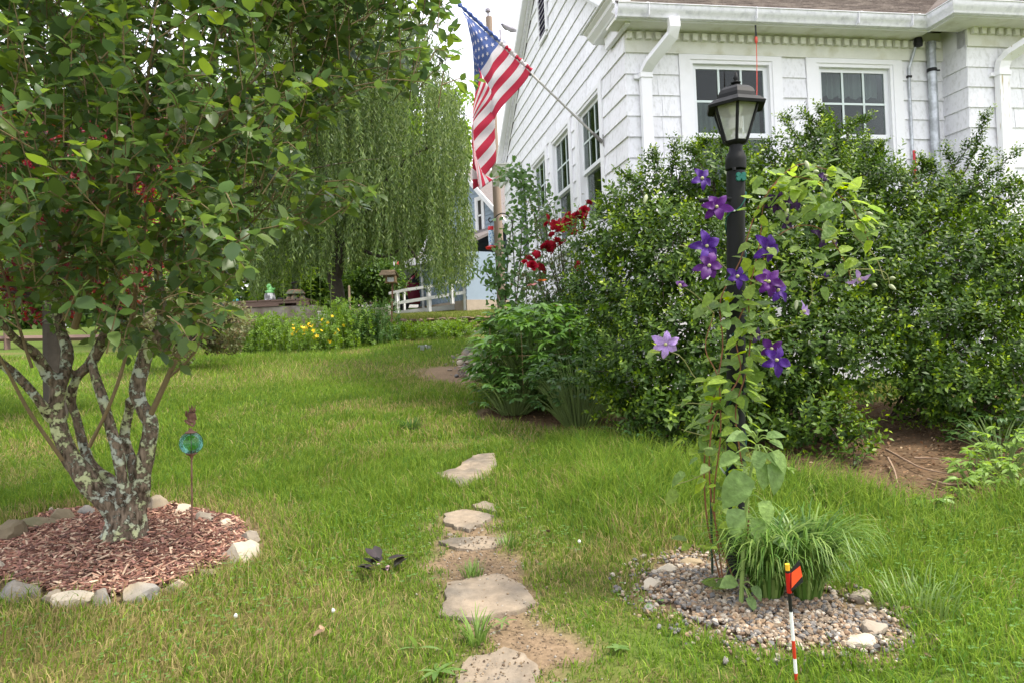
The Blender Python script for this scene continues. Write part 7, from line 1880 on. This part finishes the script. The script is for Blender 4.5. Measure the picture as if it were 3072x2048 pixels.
# white clover heads
cl_m = M('clover_white', (.62, .62, .56), .8, .2, 60)
for x, y, lab in [(541, 1452, 'white clover head in the lawn below the white boulder'), (764/1.143*1.0+96, 1440, 'white clover head near the dry brown leaf'), (1330, 1275, 'tiny white clover head in dry grass right of the path')]:
    p = gfull(x, y); t = thing('clover_flower', lab, 'flower', tuple(p)); m = MB(); m.tube([p, p+np.array([.004, 0, .07])], .0015, 4); m.build('stem', MATS['plant_stem'], t, base=p)
    m = MB(); m.lathe([(.002, .062), (.006, .066), (.008, .072), (.005, .079), (.001, .081)], 9); m.V = [(x_*random.uniform(.8, 1.2)+.004, y_*random.uniform(.8, 1.2), z_) for x_, y_, z_ in m.V]; m.build('head', cl_m, t)
# fallen dry leaves
dl = M('dry_leaf', (.24, .155, .10), .8, .25, 20, ovar=.25)
for x, y, lab in [(720, 1478, 'curled dry brown leaf on the lawn bottom left of the path'), (742, 1470, 'second dry leaf beside the curled brown one'), (1265, 1235, 'dry leaf scrap on the soil by the path')]:
    p = gfull(x, y); v, f = leaf_shape(1, .55, 3, .9, -.3)
    o = link('fallen_leaf', new_mesh('fallen_leaf', v*.045, f, True, mats=[dl]), None, tuple(p+np.array([0, 0, .03])), (.3, -.2, random.uniform(0, 6))); tag(o, lab, 'leaf')
# broad-leaved weeds and a dandelion rosette
wm2 = leaf_mat('weed_leaf', [(.09, .17, .04), (.12, .21, .05), (.15, .24, .07)], .5, .25, .35)
def rosette(x, y, n, s, lab, wd=.28, el=.5):
    b = gfull(x, y); t = thing('broadleaf_weed', lab, 'weed', tuple(b)); a = np.arange(n)*2.4+rng.random()*6
    leaf_objects('leaf', [leaf_shape(1, wd, 3, .15, .35)], np.repeat(b[None]+np.array([0, 0, .02]), n, 0), frames(np.stack([np.cos(a), np.sin(a), el*rng.random(n)+.1], 1), np.tile([0, 0, 1.0], (n, 1))), rng.uniform(.7, 1.2, n)*s, wm2, t, b)
rosette(1005, 1555, 7, .095, 'dandelion rosette at the bottom left of the nearest stone', .26)
rosette(958, 1500, 4, .09, 'upright pale weed leaf left of the nearest stone', .2, 2.2)
rosette(1155, 1440, 6, .07, 'small weed growing in soil below the largest stone', .2, .6)
rosette(1290, 1590, 7, .05, 'leafy weed right of the nearest stone', .5)
rosette(1420, 1500, 6, .045, 'low weed in the lawn between path and gravel', .45)
for x, y in []: pass
# tufts between the stones
tc = [(.11, .21, .03), (.17, .28, .05), (.2, .3, .07)]
grass_clump('grass_tuft', 'grass tuft growing at the back edge of the largest stone', gfull(1085, 1322), 60, .085, .05, tc, .005)
grass_clump('grass_tuft', 'long grass tuft in the soil below the largest stone', gfull(1095, 1475), 70, .14, .05, tc, .005)
grass_clump('grass_tuft', 'grass tuft right of the narrow slanted stone', gfull(1165, 1255), 50, .085, .05, tc, .005)
grass_clump('grass_tuft', 'dark rushy grass tuft in the lawn right before the peony', gfull(945, 990), 160, .16, .10, [(.05, .12, .025), (.08, .16, .03)], .006)
grass_clump('grass_tuft', 'pale silvery grass tuft right of the gravel bed', gfull(2110, 1400), 110, .17, .16, [(.17, .26, .07), (.20, .29, .08)], .006)
# ---- litter, sticks and weeds on the bare soil at the right
n = 5200; lo = DIRT.min(0); hi = DIRT.max(0); P = lo+rng.random((n*3, 2))*(hi-lo); P = P[in_poly(P[:, 0], P[:, 1], DIRT)][:n]; n = len(P)
V, F, rn = scatter(leaf_shape(1, .5, 1, .5, -.2), np.column_stack([P, G(P[:, 0], P[:, 1])+.004+.012*rng.random(n)]), frames(np.column_stack([rng.normal(size=(n, 2)), rng.normal(size=n)*.2]), rand_dirs(n)*.4+np.array([0, 0, 1])), rng.uniform(.012, .045, n))
tag(link('leaf_litter', new_mesh('leaf_litter', V, F, True, rnd=rn, mats=[leaf_mat('litter_leaf', [(.10, .06, .035), (.17, .10, .055), (.25, .16, .09), (.07, .045, .03), (.32, .24, .15)], .9, .1, .1)])), 'dry leaf litter on the soil under the shrubs', 'leaf litter', kind='stuff')
for pts, lab in [([(2035, 1040), (2080, 1065), (2120, 1085), (2190, 1100)], 'long bent dead branch lying on the bare soil'), ([(2040, 1060), (2055, 1090), (2062, 1120)], 'short pale stick on the soil left of the long branch'), ([(2100, 1060), (2150, 1062), (2200, 1075)], 'straight thin stick behind the long dead branch'), ([(2130, 1110), (2180, 1122), (2230, 1118)], 'stick near the weeds at the right')]:
    q = [gfull(x, y)+np.array([0, 0, .03]) for x, y in pts]; m = MB(); b = q[0]; m.tube(spline(q, 4), np.linspace(.009, .004, 4*(len(q)-1)+1), 6, jit=.15); o = m.build('dead_branch', M('dead_wood', (.22, .15, .10), .9, .25, 20, .3), None, smooth=True, base=b); o.location = tuple(b); tag(o, lab, 'stick')
for x, y, h, r_, nn2, lab in [(2300, 1085, .30, .26, 46, 'light green weeds at the right edge on the bare soil'), (2240, 1110, .22, .16, 26, 'leafy weed clump on the soil right of the dead branch'), (2140, 1180, .13, .10, 10, 'small weed at the lower edge of the bare soil'), (2330, 1140, .22, .2, 30, 'weeds at the right edge below the light green clump'), (2215, 1145, .15, .08, 8, 'tiny weed between soil and lawn'), (1790, 1125, .18, .10, 12, 'weed with narrow leaves before the shrub behind the post'), (1870, 1155, .15, .1, 10, 'weed in the long grass before the shrub')]:
    b = gfull(x, y); t = thing('soil_weed', lab, 'weed', tuple(b)); compound(b, nn2, r_, h, [leaf_shape(1, .35, 2, .2, .25)], .07, leaf_mat('bright_weed_leaf', [(.12, .22, .04), (.18, .29, .05), (.22, .33, .09)], .45, .3, .4), t, MATS['plant_stem'], 5, 60)
# fern-like dark plants under the shrubs
for x, y, d_, lab in [(2290, 1010, 5.6, 'dark ferny plant under the right shrub'), (1500, 1010, 6.1, 'low dark plant under the left shrub')]:
    b = at(x*K, y*K, d_); b[2] = G(b[0], b[1]); t = thing('shade_plant', lab, 'plant', tuple(b)); compound(b, 50, .35, .3, [leaf_shape(1, .4, 2, .2, .2)], .06, MATS['shade_plant_leaf'], t, MATS['plant_stem'], 5, 60)
# clover leaves mixed into the lawn, in patches
n = 9000; y = np.sqrt(rng.random(n)*(49-5.3)+5.3); x = (rng.random(n)*2-1)*(y*.72)
k = (fbm(x, y, 1.6, 60) > .56) & (soil_amount(x, y) < .3) & ~in_poly(x, y, RING)
for p_ in STONES.values(): k &= ~in_poly(x, y, p_)
x, y = x[k], y[k]; x = np.repeat(x, 3); y = np.repeat(y, 3); n = len(x); a = np.tile([0, 2.09, 4.19], n//3)+np.repeat(rng.random(n//3)*6, 3)
zc_ = G(x, y)+np.repeat(.035+.045*rng.random(n//3), 3)
V, F, rn = scatter(leaf_shape(1, .95, 1, .15, .05), np.stack([x, y, zc_], 1), frames(np.stack([np.cos(a), np.sin(a), .15+0*a], 1), np.tile([0, 0, 1.0], (n, 1))+rand_dirs(n)*.15), np.repeat(rng.uniform(.008, .015, n//3), 3))
tag(link('clover_leaves', new_mesh('clover_leaves', V, F, True, rnd=rn, mats=[leaf_mat('clover_leaf', [(.08, .17, .04), (.11, .21, .05), (.14, .25, .07)], .55, .25, .35)])), 'low clover leaves mixed into the lawn', 'clover', kind='stuff')
# crumbs of soil and grit along the path
pb_ = np.array(PATH); off_ = np.array([.26, 0])
pebbles(np.vstack([pb_-off_, (pb_+off_)[::-1]]), 1500, .003, .011, 'soil_crumbs', 'crumbs of soil and grit on the bare path', [(.16, .115, .07), (.12, .085, .055), (.22, .16, .10), (.26, .23, .19)])
